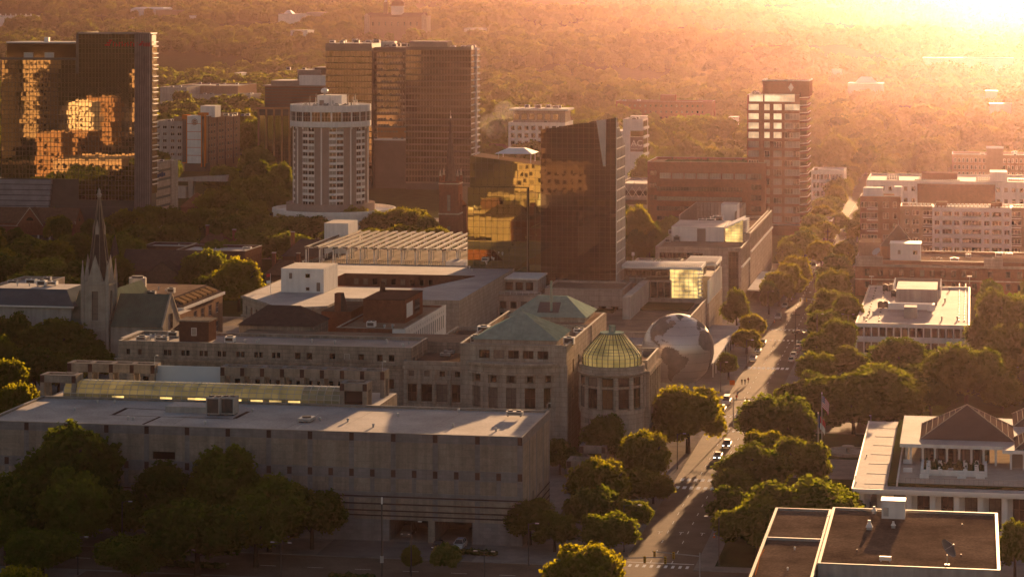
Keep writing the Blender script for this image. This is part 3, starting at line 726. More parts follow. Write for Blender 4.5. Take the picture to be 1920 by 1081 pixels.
# ================================================================== steel globe
def globe():
    x, y, r = -76.0, 663.0, 9.35
    zc = za(x, y, 655)
    t = thing('globe_sculpture', 'huge steel sphere with a raised map of the continents beside the street', 'globe', (x, y, 0))
    steel = mat('globe_steel', (.52, .49, .47), rough=.32, var=.08, scale=.3, metal=.6, spec=.4)
    land = mat('globe_land', (.20, .175, .16), rough=.6, var=.3, scale=.5)
    m = MB(); NL, NP = 64, 32; s0 = len(m.v)
    for j in range(NP + 1):
        ph = math.pi * j / NP - math.pi / 2
        for i in range(NL):
            w = 2 * math.pi * i / NL; m.v.append((x + r * math.cos(ph) * math.cos(w), y + r * math.cos(ph) * math.sin(w), zc + r * math.sin(ph)))
    si = m.mi(steel)
    for j in range(NP):
        for i in range(NL):
            u = (i + 1) % NL; m.f.append((j * NL + i, j * NL + u, (j + 1) * NL + u, (j + 1) * NL + i)); m.m.append(si)
    m.smooth = True; m.build('sphere', t)
    # continents as raised plates: outlines in longitude / latitude; 76 W 8 N faces the camera
    NA = [(-165, 66), (-156, 71), (-140, 70), (-125, 70), (-110, 68), (-95, 71), (-82, 68), (-94, 59), (-82, 54), (-79, 52), (-78, 61), (-65, 59), (-56, 52), (-66, 49), (-62, 46), (-70, 43), (-75, 39), (-76, 35), (-81, 31), (-80, 25.5), (-83, 29), (-90, 29.5), (-97, 27), (-97, 21), (-91, 18.5), (-87, 21.5), (-88, 16), (-83.5, 15), (-83, 9.5), (-78, 9), (-83, 8), (-87, 12.5), (-95, 16), (-105, 20), (-109, 26), (-113, 31), (-110, 24), (-115, 30), (-121, 35), (-124, 42), (-124, 48), (-133, 56), (-146, 60), (-156, 57), (-164, 60)]
    SA = [(-78, 8.5), (-72, 12), (-62, 10.5), (-52, 5), (-50, 0), (-44, -2.5), (-37, -5), (-35, -8), (-39, -14), (-41, -21), (-48, -26), (-53, -33), (-58, -35), (-62, -39), (-66, -45), (-69, -51), (-67, -55), (-73, -52), (-75, -45), (-73, -37), (-71, -29), (-70, -19), (-76, -14), (-81, -5), (-80, 0)]
    GR = [(-72, 78), (-60, 82), (-35, 83), (-20, 80), (-20, 71), (-38, 66), (-44, 60), (-52, 65), (-55, 70)]
    AF = [(-17, 15), (-16, 22), (-9, 31), (-5, 36), (10, 37), (20, 32), (33, 31), (43, 12), (51, 11), (40, -3), (39, -15), (33, -27), (20, -34), (12, -17), (9, 2), (-7, 5)]
    EU = [(-9, 38), (-9, 43), (-1, 44), (-4, 48), (3, 51), (10, 55), (20, 55), (28, 60), (20, 68), (30, 70), (60, 68), (60, 45), (40, 42), (28, 37), (20, 40), (15, 38), (5, 43), (-2, 37)]
    CU = [(-85, 22), (-80, 23), (-74, 20), (-78, 19.5)]; HI = [(-74, 19.5), (-69, 19.7), (-69, 18), (-74, 18)]
    lon0 = -70.0
    def sp(lo, la, rr):
        w = R(lo - lon0) - math.pi / 2 - A; ph = R(la)
        return (x + rr * math.cos(ph) * math.cos(w), y + rr * math.cos(ph) * math.sin(w), zc + rr * math.sin(ph))
    def inside(pt, pg):
        c = False; n = len(pg)
        for i in range(n):
            (x1, y1), (x2, y2) = pg[i], pg[i - 1]
            if (y1 > pt[1]) != (y2 > pt[1]) and pt[0] < (x2 - x1) * (pt[1] - y1) / (y2 - y1) + x1: c = not c
        return c
    m = MB(); st = 1.25
    for pg in (NA, SA, GR, AF, EU, CU, HI):
        lo0, lo1, la0, la1 = min(p[0] for p in pg), max(p[0] for p in pg), min(p[1] for p in pg), max(p[1] for p in pg)
        la = la0
        while la < la1:
            lo = lo0
            while lo < lo1:
                j = (lo + st * .5 + .8 * math.sin(la * 2.1), la + st * .5 + .8 * math.sin(lo * 1.7))
                if inside(j, pg): m.poly([sp(lo, la, r + .06), sp(lo + st, la, r + .06), sp(lo + st, la + st, r + .06), sp(lo, la + st, r + .06)], land)
                lo += st
            la += st
    m.build('continent_plate', t)
    m = MB()
    for la in (-45, -30, -15, 0, 15, 30, 45, 60):
        pts = [sp(lon0 + i * 7.5, la, r + .01) for i in range(49)]
        for a, b in zip(pts, pts[1:]): m.bar(a, b, .03, DARKMETAL, 3)
    for i in range(24):
        pts = [sp(lon0 + i * 15 + 4, -75 + 15 * j, r + .01) for j in range(11)]
        for a, b in zip(pts, pts[1:]): m.bar(a, b, .02, DARKMETAL, 3)
    m.build('panel_seam', t)
    m = MB(); m.cyl(x, y, .02, zc - r + 1.3, 5.2, 4.6, CONCRETE, 24); m.build('base', t); FOOT.append((x - 10, x + 10, y - 10, y + 10))
globe()

# ================================================================== research centre with the glass hall, glowing in place of sunlight
def research_centre():
    x1 = -79.5
    t = thing('research_building', 'white stepped building with a gold glowing glass hall and roof terrace behind the steel globe', 'building', (-128, 700, 0))
    block(t, -128, x1, 690, 770, .02, 13.9, LIMESTONE_PINK, ROOF_TAN, {'r': [(66, 7, 1.0, 11, 'dark')]}, par=1.4, name='terrace_block')
    FOOT.append((-128, x1 + 4, 672, 815))
    m = MB(); m.box(-100, x1 - .2, 674.5, 690, 5.5, 12.5, LIMESTONE_PINK, ROOF_GREY); m.build('globe_bridge', t)
    block(t, -104, x1 - .05, 783, 813, .02, 19.2, LIMESTONE_PINK, ROOF_GREY, {}, par=.6, name='rear_block', ground=False)
    m = MB(); m.box(x1 - .04, x1 + .5, 772, 814, .02, 12.3, LIMESTONE_PINK); m.build('side_wall', t)
    m = MB()
    for i in range(16): yy = 772.5 + 41 * i / 15; m.box(x1 + .0, x1 + .35, yy - .22, yy + .22, 12.32, 19.2, WHITE)
    m.build('side_fin', t)
    # glass hall
    ax, bx = xa(774, 1256), xa(774, 1309); zt = 22.3
    m = MB(); m.box(ax + .3, bx - .2, 774.2, 800, 13.2, zt, CURTAIN); m.build('hall_core', t)
    gold = glowglass('hall_glass', (.16, .12, .05), .30, .08)  # emitted gold stands in for sunlight shining through the hall
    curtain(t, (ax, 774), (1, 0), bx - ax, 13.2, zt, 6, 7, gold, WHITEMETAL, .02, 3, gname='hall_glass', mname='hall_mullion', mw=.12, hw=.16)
    curtain(t, (bx, 774), (0, 1), 14, 13.2, zt, 4, 7, gold, WHITEMETAL, .02, 4, gname='hall_glass', mname='hall_mullion', mw=.12, hw=.16)
    m = MB()
    for i in range(8): z = 14 + i * 1.15; m.box(bx - .2, bx + 1.5, 773.2, 773.6, z, z + .3, WHITE)
    m.build('sun_louvre', t)
    xl = xa(776, 1168)
    m = MB(); m.prism([(xl, 773), (bx + 1.2, 773), (bx + 1.2, 786), (xl, 786)], zt + .1, [zt + .5, zt + .8, zt + 1.3, zt + 1.0], WHITEMETAL)
    for i in range(44): xx = xl + (bx + 1.2 - xl) * i / 44; m.box(xx, xx + .12, 772.9, 786, zt + .55 + .3 * i / 44, zt + 1.1 + .25 * i / 44, WHITE)
    m.build('hall_roof', t)
    m = MB(); m.prism([(xa(797, 1286), 795), (x1 + .6, 795), (x1 + .6, 812), (xa(797, 1286), 812)], 21.4, [21.9, 21.9, 22.6, 22.6], WHITEMETAL)
    for i in range(22): xx = xa(797, 1286) + (x1 + .6 - xa(797, 1286)) * i / 22; m.box(xx, xx + .12, 794.9, 812, 22.0, 22.75, WHITE)
    for yy in (795.5, 811.5): m.box(x1 - .1, x1 + .15, yy - .1, yy + .1, 19.2, 21.4, WHITEMETAL)
    m.build('canopy', t)
    block(t, xl, ax - .05, 780, 812, 13, 21.6, LIMESTONE_PINK, ROOF_LIGHT, {'f': grid(ax - xl, 19.3, 21.2, 9, 1, 1.5, 1.6, .4, .4, 'gold')}, par=.5, name='upper_block', ground=False)
    m = MB()
    for i in range(6): m.cyl(xa(779, 1185 + i * 12), 779.5, 17.2, 18.9, .95, .95, METAL, 14)
    m.build('exhaust_duct', t)
    a, b = xa(772, 1207), xa(772, 1258)
    m = MB(); m.box(a, b, 771.9, 780, 13, 19.0, LIMESTONE_PINK, ROOF_TAN); m.build('recess_block', t)
    for i in range(4): WINS.setdefault(t.name, (t, []))[1].append((a + (b - a) * (i + .5) / 4, 771.86, 15.9, (b - a) / 4 - .2, 5.4, 0.0, 'dark'))
    m = MB(); xx = xa(735, 1180); m.box(xx, xx + .7, 735, 772, 12.6, 18.5, LIMESTONE_PINK)
    for i in range(12): m.box(xx + .72, xx + .95, 736 + i * 3, 736.5 + i * 3, 13.9, 18.4, WHITE)
    m.build('terrace_wall', t)
    m = MB(); m.box(xa(728, 1167), xa(728, 1182), 728, 772, .02, 19.0, CONCRETE); m.build('stair_tower', t)
    m = MB(); m.box(-104, -83, 750, 768, 12.52, 12.9, GRASS); m.box(-112, -104.2, 742, 760, 12.52, 12.8, GRASS); m.build('roof_garden', t)
    m = MB(); m.box(x1 + .1, x1 + 9, 700, 782, 4.2, 4.6, WHITE, ROOF_LIGHT)
    for i in range(10): m.box(x1 + 8.4, x1 + 8.7, 704 + 8 * i, 704.4 + 8 * i, .13, 4.2, WHITEMETAL)
    m.build('entrance_canopy', t)
    clutter(t, xl + 1, ax - 1, 788, 810, 21.1, 4, 3, 12); 
    x, y = xa(790, 1187), 790; m = MB(); m.bar((x, y, 21), (x, y, 24.6), .08, WHITEMETAL); m.cyl(x, y, 24.6, 25.6, .5, .45, WHITE, 10); m.build('radar_mast', t)
research_centre()

def office_tiers():
    x1, y0 = -77.3, 862.0
    x0 = xa(y0, 1229)
    t = thing('office_building', 'white stepped office building with a slanted glass lantern and rooftop equipment yard along the street', 'building', (x0, y0, 0))
    block(t, x0, x1, y0, 990, .02, 20.4, LIMESTONE_PINK, ROOF_TAN, {'f': grid(24, 16.4, 18.6, 10, 1, 1.7, 2.0, 1.5, 8, 'dark') + [(x1 - x0 - 2.6, 10, 3.4, 18.5, 'dark')]}, par=.9)
    xm = xa(893, 1398)
    block(t, xm, x1 + .4, 893, 991, .02, 22.6, LIMESTONE_PINK, ROOF_GRAVEL, {}, par=1.2, name='long_wall', ground=False)
    m = MB()
    for i in range(30): yy = 895 + 95 * i / 29; m.box(x1 + .41, x1 + .62, yy - .4, yy + .4, 16.6, 22.0, LIMESTONE)
    for i in range(10): yy = 863 + 28 * i / 9; m.box(x1 + .01, x1 + .3, yy - .4, yy + .4, 14.5, 19.8, LIMESTONE)
    m.box(x1 + .41, x1 + .9, 893, 991, 15.9, 16.5, WHITE); m.box(x1 + .01, x1 + .6, 862, 892, 13.8, 14.4, WHITE); m.build('side_fin', t)
    xp0, xp1 = xa(893, 1259), xa(893, 1357)
    m = MB(); m.box(xp0, xp1, 893, 920, 19.4, 24.6, WHITE, ROOF_LIGHT); m.box(xa(892.9, 1307), xa(892.9, 1323), 892.8, 893.1, 19.5, 24.0, BROWNPANEL); m.build('penthouse', t)
    a, b = xa(893, 1360), xa(893, 1393)
    m = MB(); m.prism([(a, 893.3), (b, 893.3), (b, 905), (a, 905)], 19.4, [24.6, 27.4, 27.9, 25.1], WHITEMETAL); m.build('lantern_core', t)
    g, mm = curtain(t, (a, 893.2), (1, 0), b - a, 19.5, 27.2, 6, 8, glowglass('lantern_glass', (.16, .12, .05), .32, .08), MULLION, .02, 5, top=lambda s: 24.3 + 2.8 * s / (b - a), gname='lantern_glass', mname='lantern_mullion')  # lantern panes emit gold in place of sunlight
    m = MB()
    for i in range(11): z = 19.9 + i * .7; m.box(b + .02, b + 1.3, 893.3, 905, z, z + .22, WHITE)
    m.build('sun_louvre', t)
    xs0, xs1 = xa(925, 1273), xa(925, 1372)
    m = MB(); zt = 26.0
    for q in ((xs0, xs0 + .3, 925, 984), (xs0, xs1, 983.7, 984), (xs1 - .3, xs1, 940, 984)): m.box(q[0], q[1], q[2], q[3], 19.4, zt, LIMESTONE_PINK)
    for i in range(30): m.box(xs0 + .31, xs0 + .45, 926 + i * 1.95, 926.3 + i * 1.95, 19.5, zt - .1, BROWNPANEL)
    for i in range(14): xx = xs0 + (xs1 - xs0) * i / 14; m.box(xx, xx + .3, 983.5, 983.69, 19.5, zt - .1, BROWNPANEL)
    m.build('screen_wall', t)
    m = MB(); m.box(xa(930, 1337), xa(930, 1370), 930, 938, 19.4, 22.5, WHITE, ROOF_LIGHT); m.box(xa(946, 1352), xa(946, 1382), 946, 956, 19.4, 28.4, WHITE, ROOF_LIGHT); m.box(xa(925, 1322), xa(925, 1362), 925, 929, 19.4, 23.2, WHITEMETAL); m.build('machine_room', t)
    for i, (px, yy, s) in enumerate(((1333, 926, 3.4), (1347, 938, 4), (1362, 952, 3), (1318, 960, 3.4), (1340, 970, 3.4))): roof_unit(t, xa(yy, px), yy, 22.6 if i < 2 else 19.5, s, s * .7, 2.2, WHITEMETAL, 2)
    clutter(t, x0 + 2, xp0 - 1, 868, 940, 19.5, 4, 3, 21)
    m = MB(); m.box(x1 + .5, x1 + 9, 880, 940, 4.0, 4.4, WHITE); m.build('entrance_canopy', t)
office_tiers()

# ================================================================== dark glass tower and its lower wing
def dark_tower():
    x0, x1, y0, y1 = xa(772, 1014), xa(772, 1155), 772.0, 791.0
    zl, zr = za(x0, y0, 243), za(x1, y0, 221)
    t = thing('glass_tower', 'dark mirror glass tower with slanted top and bright folded sliver near its right corner', 'tower', (x0, y0, 0))
    top = lambda a: zl + (zr - zl) * a / (x1 - x0)
    m = MB(); m.prism([(x0 + .05, y0 + .05), (x1 - .05, y0 + .05), (x1 - .05, y1), (x0 + .05, y1)], 15, [zl - .2, zr - .2, zr - 8.5, zl - 6], DARKMETAL); m.build('core', t)
    curtain(t, (x0, y0), (1, 0), x1 - x0, 8, zr, 14, 38, GLASS_DARK, MULLION, .0009, 11, top=top, mw=.05, hw=.05, proud=.08)
    rtop = lambda a: zr - 9.0 * a / (y1 - y0)
    curtain(t, (x1, y0), (0, 1), y1 - y0, 8, zr, 6, 19, GLASS_SIDE, WHITEMETAL, .005, 12, top=rtop, mw=.06, hw=.28, proud=.3)
    m = MB(); a, b = xa(y0 - .2, 1118), xa(y0 - .2, 1136); ym = y0 - .22
    m.poly([(a, ym, za(a, y0, 226)), (xa(ym, 1131), ym, za(b, y0, 312)), (b - .1, ym, za(b, y0, 312)), (b + .1, ym, za(b, y0, 224))], METAL); m.build('folded_sliver', t)
    FOOT.append((x0 - 26, x1 + 1, 735, 800))
    # lower wing
    X0, X1 = xa(773, 881), x0 - .05; z0 = za(X0, 773, 292); z1_ = za(X1, 773, 310)
    tl = lambda a: z0 + (z1_ - z0) * a / (X1 - X0)
    w = thing('glass_tower', 'lower gold mirror glass block with white tent roof, left of the dark slanted tower', 'tower', (X0, 773, 0))
    m = MB(); m.prism([(X0 + .05, 773.1), (X1, 773.1), (X1, 792), (X0 + .05, 792)], 10, [z0 - .3, z1_ - .3, z1_ - .3, z0 - .3], DARKMETAL, ROOF_TAN); m.build('core', w)
    curtain(w, (X0, 773), (1, 0), X1 - X0, 12, z0, 12, 20, GLASS_OLIVE, MULLION, .0009, 13, top=tl, mw=.07, hw=.07, proud=.1)
    b0, b1 = X0 - .3, xa(772, 989); zb = za(b1, 772, 352)
    m = MB(); m.box(b0 + .1, b1 - .1, 771.2, 772.9, 14, zb - .1, DARKMETAL); m.build('lower_box', w)
    curtain(w, (b0, 771.1), (1, 0), b1 - b0, 14, zb, 10, 16, GLASS_OLIVE, MULLION, .0009, 14, mw=.08, hw=.08, proud=.1)
    m = MB(); px0, px1 = xa(782, 934), xa(782, 1000); zt = z0 - 1.5
    for xx in (px0 + .5, px1 - .5):
        for yy in (780, 788): m.box(xx - .12, xx + .12, yy - .12, yy + .12, zt - 2, zt + 1.9, WHITEMETAL)
    m.frustum(px0 - .4, px1 + .4, 778, 790, zt + 1.9, px0 + 3, px1 - 3, 783, 785, zt + 3.5, WHITEMETAL); m.build('tent_roof', w)
    # stone podium
    p0, p1 = xa(745, 852), xa(745, 1016); py_ = 745.0; hp = za(p0, py_, 551)
    p = thing('podium_building', 'tan stone podium with a glazed roof terrace at the foot of the dark glass towers', 'building', (p0, py_, 0))
    L = p1 - p0
    block(p, p0, p1, py_, 771, .02, hp, LIMESTONE_PINK, ROOF_TAN, {'f': grid(L, 5.5, hp - 1.2, 8, 3, 1.9, 2.1, .8, .8, 'dark'), 'r': grid(26, 5.5, hp - 1.2, 6, 3, 1.9, 2.1, 1, 1, 'dark')}, par=.4, ground=False)
    m = MB(); m.box(p0 + 3, p1 - 3, 755, 770.5, hp - .4, hp + 3.6, CONCRETE, ROOF_LIGHT); m.box(p0 + 2.4, p1 - 2.6, 754, 770.6, hp + 3.62, hp + 4.1, WHITE); m.build('terrace_house', p)
    for i in range(6): WINS[p.name][1].append((p0 + 5.5 + 3.1 * i, 754.96, hp + 1.6, 2.3, 2.4, 0.0, 'gold' if i == 0 else 'dark'))
    m = MB()
    for a, b in (((p0 + .3, py_ + .3), (p1 - .3, py_ + .3)), ((p0 + .3, py_ + .3), (p0 + .3, 768))):
        for z in (.35, .7, 1.05): m.bar((a[0], a[1], hp + z), (b[0], b[1], hp + z), .05, WHITEMETAL, 4)
        n = 14
        for i in range(n + 1): q = Vector(a).lerp(Vector(b), i / n); m.bar((q.x, q.y, hp), (q.x, q.y, hp + 1.05), .05, WHITEMETAL, 4)
    m.build('railing', p)
    q0, q1 = p1 + .05, xa(750, 1168)
    block(p, q0, q1, 750, 771.5, .02, za(q0, 750, 540), LIMESTONE_PINK, ROOF_TAN, {'f': grid(q1 - q0, 2, 14, 6, 3, 2.2, 3.0, .6, .6, 'dark'), 'r': grid(21, 2, 14, 5, 3, 2.2, 3.0, .6, .6, 'gold')}, par=.6, name='side_podium', ground=False)
dark_tower()

# ================================================================== old stone office block and neighbours
def stone_offices():
    y0, h = 574.0, 24.3
    x0, xm, x1 = xa(y0, 222), xa(y0, 628), xa(y0, 771)
    t = thing('stone_building', 'long aged stone building with an attic storey, cornice and balustrade behind the granite museum', 'building', (x0, y0, 0))
    L = x1 - x0
    up = []
    for px in (240, 262, 310, 318, 343, 352, 377, 386, 411, 420, 446, 455, 480, 489, 513, 522): up.append((xa(y0, px) - x0, 21.9, .9, 1.3, 'dark'))
    for px in (558, 580, 623, 650, 677, 712, 734): up.append((xa(y0, px) - x0, 21.9, 1.4, 1.6, 'curtain' if px in (650,) else 'dark'))
    low = [(xa(y0, 733) - x0, z, 1.5, 2.3, 'dark') for z in (16.0, 12.4, 8.8, 5.2)] + grid(L - 10, 2, 17, 22, 4, 1.4, 2.2, 3, 3, 'dark')
    block(t, x0, x1, y0, 592, .02, h, LIMEDARK, ROOF_GREY, {'f': up + low, 'r': grid(18, 2, 23, 4, 5, 1.3, 2.0, 1, 1, 'dark')}, par=.6)
    m = MB()
    for z, pr, hh in ((19.6, .5, .5), (20.1, .8, .35), (18.0, .2, .3)):
        m.box(x0 - pr, x1 + pr, y0 - pr, y0 - .005, z, z + hh, LIMEDARK); m.box(x1 + .005, x1 + pr, y0 - .004, 592 + pr, z, z + hh, LIMEDARK)
    m.build('cornice', t)
    m = MB()
    for a, b in ((604, 690),):
        xa0, xb0 = xa(y0, a), xa(y0, b)
        m.box(xa0, xb0, y0 - .75, y0 - .55, 21.35, 21.5, LIMEDARK)
        for i in range(40): xx = xa0 + (xb0 - xa0) * i / 40; m.box(xx, xx + .16, y0 - .74, y0 - .58, 20.46, 21.34, LIMEDARK)
    m.box(x0, xa(y0, 545), y0 - .3, y0 - .01, 20.5, 21.0, LIMEDARK); m.build('balustrade', t)
    m = MB(); a, b = xa(582, 341), xa(582, 396); m.box(a, b, 580, 586, h - .6, h + 4.2, BRICK_DARK, ROOF_GRAVEL); m.box(a - .25, b + .25, 579.7, 586.3, h + 4.203, h + 4.5, LIMEDARK); m.build('stair_house', t)
    WINS[t.name][1].append(((a + b) / 2, 579.96, h + 1.8, 1.3, 1.9, 0.0, 'curtain'))
    a, b = xa(606, 448), xa(606, 585); m = MB(); m.box(a, b, 606.1, 622, 12, 24.5, LIMEDARK); m.pyramid(a - .5, b + .5, 605.6, 622.5, 24.5, 28.6, SLATE, b - a - 10, 'x'); m.build('hip_roof', t)
    m = MB(); m.box(xa(588, 225), xm, 588, 602, 15, h - 1.2, LIMEDARK, ROOF_GREY); m.box(xm - 30, xm + 26, 592.1, 606, 15, h - .9, LIMEDARK, ROOF_TAN); m.build('rear_wing', t); FOOT.append((x0, x1, y0, 606))
    clutter(t, x0 + 2, xa(580, 335), 576, 590, h - .6, 3, 6, 31); clutter(t, xa(580, 400), xm, 576, 590, h - .6, 1, 5, 32); clutter(t, xm, x1, 576, 590, h - .6, 0, 4, 33)
stone_offices()

def brick_annex():
    x1, y0, y1, h = -137.0, 609.0, 658.0, 24.0
    x0 = xa(y0, 631)
    t = thing('brick_building', 'dark red brick building with a white painted side wall full of narrow windows', 'building', (x0, y0, 0))
    block(t, x0, x1, y0, y1, .02, h, BRICK, ROOF_TAN, {'f': grid(x1 - x0, 6, 21, 6, 4, 1.2, 1.8, 1, 1, 'dark')}, par=.5)
    m = MB(); m.facade((x1 + .25, y0 - .02), (0, 1), y1 - y0, 14, h + .25, [(5 + 2.55 * i, 20.2, 1.0, 3.4) for i in range(17)] + [(5 + 2.55 * i, 22.9, .7, .7) for i in range(17)], WHITE, .2)
    m.box(x1 + .005, x1 + .245, y0 - .02, y0 + .02, 14, h + .2, WHITE); m.box(x1 - 3.0, x1 + .24, y0 - .06, y0 - .021, 18.5, h + .15, WHITE); m.build('white_side_wall', t)
    for i in range(17):
        for z, w, hh in ((20.2, 1.0, 3.4), (22.9, .7, .7)): WINS[t.name][1].append((x1 + .06, y0 - .02 + 5 + 2.55 * i, z, w, hh, R(90), 'dark'))
    m = MB(); a, b = xa(624, 681), xa(624, 759); m.box(a, b, 624, 645, h - .5, h + 5.2, BRICK, ROOF_TAN); m.box(a - .1, b + .1, 623.9, 645.1, h + 5.203, h + 5.4, BRICK_DARK); m.build('upper_house', t)
    m = MB(); m.box(b - .02, b + .06, 626, 633, h + .6, h + 4.2, WHITE); m.box(b + .061, b + .1, 635, 641, h + .4, h + 4.0, PANE); m.build('loft_window', t)
    m = MB(); a, b = xa(640, 628), xa(640, 682); m.box(a, b, 626, 648, 15, h + 1.8, BRICK, ROOF_GRAVEL)
    m.box(xa(628, 629), xa(628, 641), 627, 630, h + 1.8, h + 6.2, BRICK); m.prism([(xa(628, 641), 627), (xa(628, 649), 627), (xa(628, 649), 630), (xa(628, 641), 630)], h + 1.8, [h + 6.2, h + 1.9, h + 1.9, h + 6.2], SLATE); m.build('stair_house', t)
    m = MB(); x = xa(632, 704); m.cyl(x, 640, h + 5.2, h + 7.8, .8, .6, BRICK_DARK, 8); m.build('chimney', t)
    clutter(t, x0 + 2, x1 - 2, 611, 622, h - .5, 1, 4, 41)
brick_annex()

def courtyard_offices():
    h = 22.0; P = lambda px, py: gp(px, py, h)
    pts = [P(455, 553), P(527, 577), P(614, 573)]
    yb = 775.0
    y0 = pts[2][1]
    t = thing('courtyard_building', 'white stone office building with chamfered corner, pale roof and a dark brick inner courtyard', 'building', (pts[0][0], pts[1][1], 0))
    xr = xa(700, 880)
    poly = [pts[1], pts[2], (pts[2][0], y0 + 18), (xr, y0 + 18), (xr, yb), (pts[0][0] - 1, yb), pts[0]]
    cx0, cx1, c0, c1 = xa(718, 600), xa(718, 795), 716.0, 748.0
    m = MB()
    for i in range(len(poly)):
        a, b = Vector(poly[i]), Vector(poly[(i + 1) % len(poly)]); L = (b - a).length; e = (b - a) / L
        rr = []
        if i in (0, 6) : rr = grid(L, 2, 20.5, 4 if i == 0 else 7, 4, 1.7, 2.4, 1, 1)
        m.facade(tuple(a), tuple(e), L, .02, h, rr, LIMESTONE, .3)
        n = Vector((e.y, -e.x)); rot = math.atan2(e.y, e.x)
        for q in rr:
            c = a + e * q[0] - n * .3; WINS.setdefault(t.name, (t, []))[1].append((c.x, c.y, q[1], q[2], q[3], rot, 'dark'))
    m.build('wall', t)
    m = MB()
    for i in (6, 0):
        a, b = Vector(poly[i]), Vector(poly[(i + 1) % len(poly)]); e = (b - a).normalized(); n = Vector((e.y, -e.x))
        for z in (16.2, 21.3):
            q = [a + n * .5 - e * .3, b + n * .5 + e * .2, b, a]; m.prism([tuple(v) for v in q], z, z + .5, LIMESTONE)
        for s in range(9):
            c = a.lerp(b, (s + .5) / 9); q = [c - e * .35 + n * .25, c + e * .35 + n * .25, c + e * .35, c - e * .35]
            if i == 6: m.prism([tuple(v) for v in q], 5, 16.2, LIMESTONE)
    m.build('cornice', t)
    m = MB()                                       # roof as strips round the courtyard
    z = h - .25
    xl0 = pts[0][0] - 1
    m.poly([(p[0], p[1], z) for p in (pts[0], pts[1], pts[2], (pts[2][0], c0), (cx0, c0), (xl0 + 1, c0))], ROOF_LIGHT)
    m.poly([(p[0], p[1], z) for p in ((pts[2][0], y0 + 18), (xr, y0 + 18), (xr, c0), (pts[2][0], c0))], ROOF_LIGHT)
    m.poly([(xl0, c0, z), (cx0, c0, z), (cx0, c1, z), (xl0, c1, z)], ROOF_LIGHT); m.poly([(cx1, c0, z), (xr, c0, z), (xr, c1, z), (cx1 + 9, c1, z)], ROOF_LIGHT)
    m.poly([(xl0, c1, z), (xr, c1, z), (xr, yb, z), (xl0, yb, z)], ROOF_LIGHT); m.build('roof', t)
    m = MB()
    for a, b in (((cx0, c1), (cx1 + 9, c1)),):
        L = b[0] - a[0]; rr = grid(L - 12, 14, 21.5, 9, 2, 1.6, 1.9, 2, 0)
        m.facade(a, (1, 0), L, 8, h, rr, BRICK_DARK, .25)
        for q in rr: WINS[t.name][1].append((a[0] + q[0], c1 + .25, q[1], q[2], q[3], 0.0, 'dark'))
    m.poly([(cx1, c0, 8), (cx1 + 9, c1, 8), (cx1 + 9, c1, h), (cx1, c0, h)], BRICK); m.poly([(cx0, c1, 8), (cx0, c0, 8), (cx0, c0, h), (cx0, c1, h)], BRICK)
    m.poly([(cx0, c0, 8), (cx1, c0, 8), (cx1 + 9, c1, 8), (cx0, c1, 8)], ROOF_GRAVEL); m.poly([(cx1, c0, 8), (cx0, c0, 8), (cx0, c0, h), (cx1, c0, h)], BRICK); m.build('court_wall', t)
    a, b, yy = xa(698, 527), xa(698, 607), 698.0
    m = MB(); m.box(a, b, yy, yy + 16, h - .2, h + 6.6, WHITE, ROOF_LIGHT); m.build('penthouse', t)
    for px, z, w, hh in ((577, h + 4.6, 1.3, 1.1), (577, h + .9, 1, .9), (597, h + 1.5, 1.0, 2.4), (545, h + 4.5, .8, 1.6)): WINS[t.name][1].append((xa(yy, px), yy - .04, z, w, hh, 0.0, 'dark' if px == 577 else 'panel'))
    FOOT.append((xl0, xr, pts[1][1], yb))
    clutter(t, cx1 + 10, xr, c0, yb, z, 1, 8, 51); clutter(t, xl0 + 3, cx0 - 2, c0, yb - 3, z, 0, 5, 52)
    x, y = gp(507, 556, h); f = thing('flagpole', 'thin flagpole with two small flags on the pale roof of the courtyard building', 'flagpole', (x, y, h - .25))
    mb = MB(); mb.cyl(x, y, h - .24, h + 6.5, .08, .05, WHITEMETAL, 6); mb.build('pole', f)
    for zz, mt in ((h + 5.6, mat('flag_red', (.45, .05, .05))), (h + 3.8, mat('flag_white', (.7, .68, .66)))):
        mb = MB(); mb.poly([(x, y, zz), (x - 1.0, y - .2, zz - .2), (x - 1.1, y - .25, zz + .6), (x, y, zz + .8)], mt); mb.build('flag', f)
courtyard_offices()

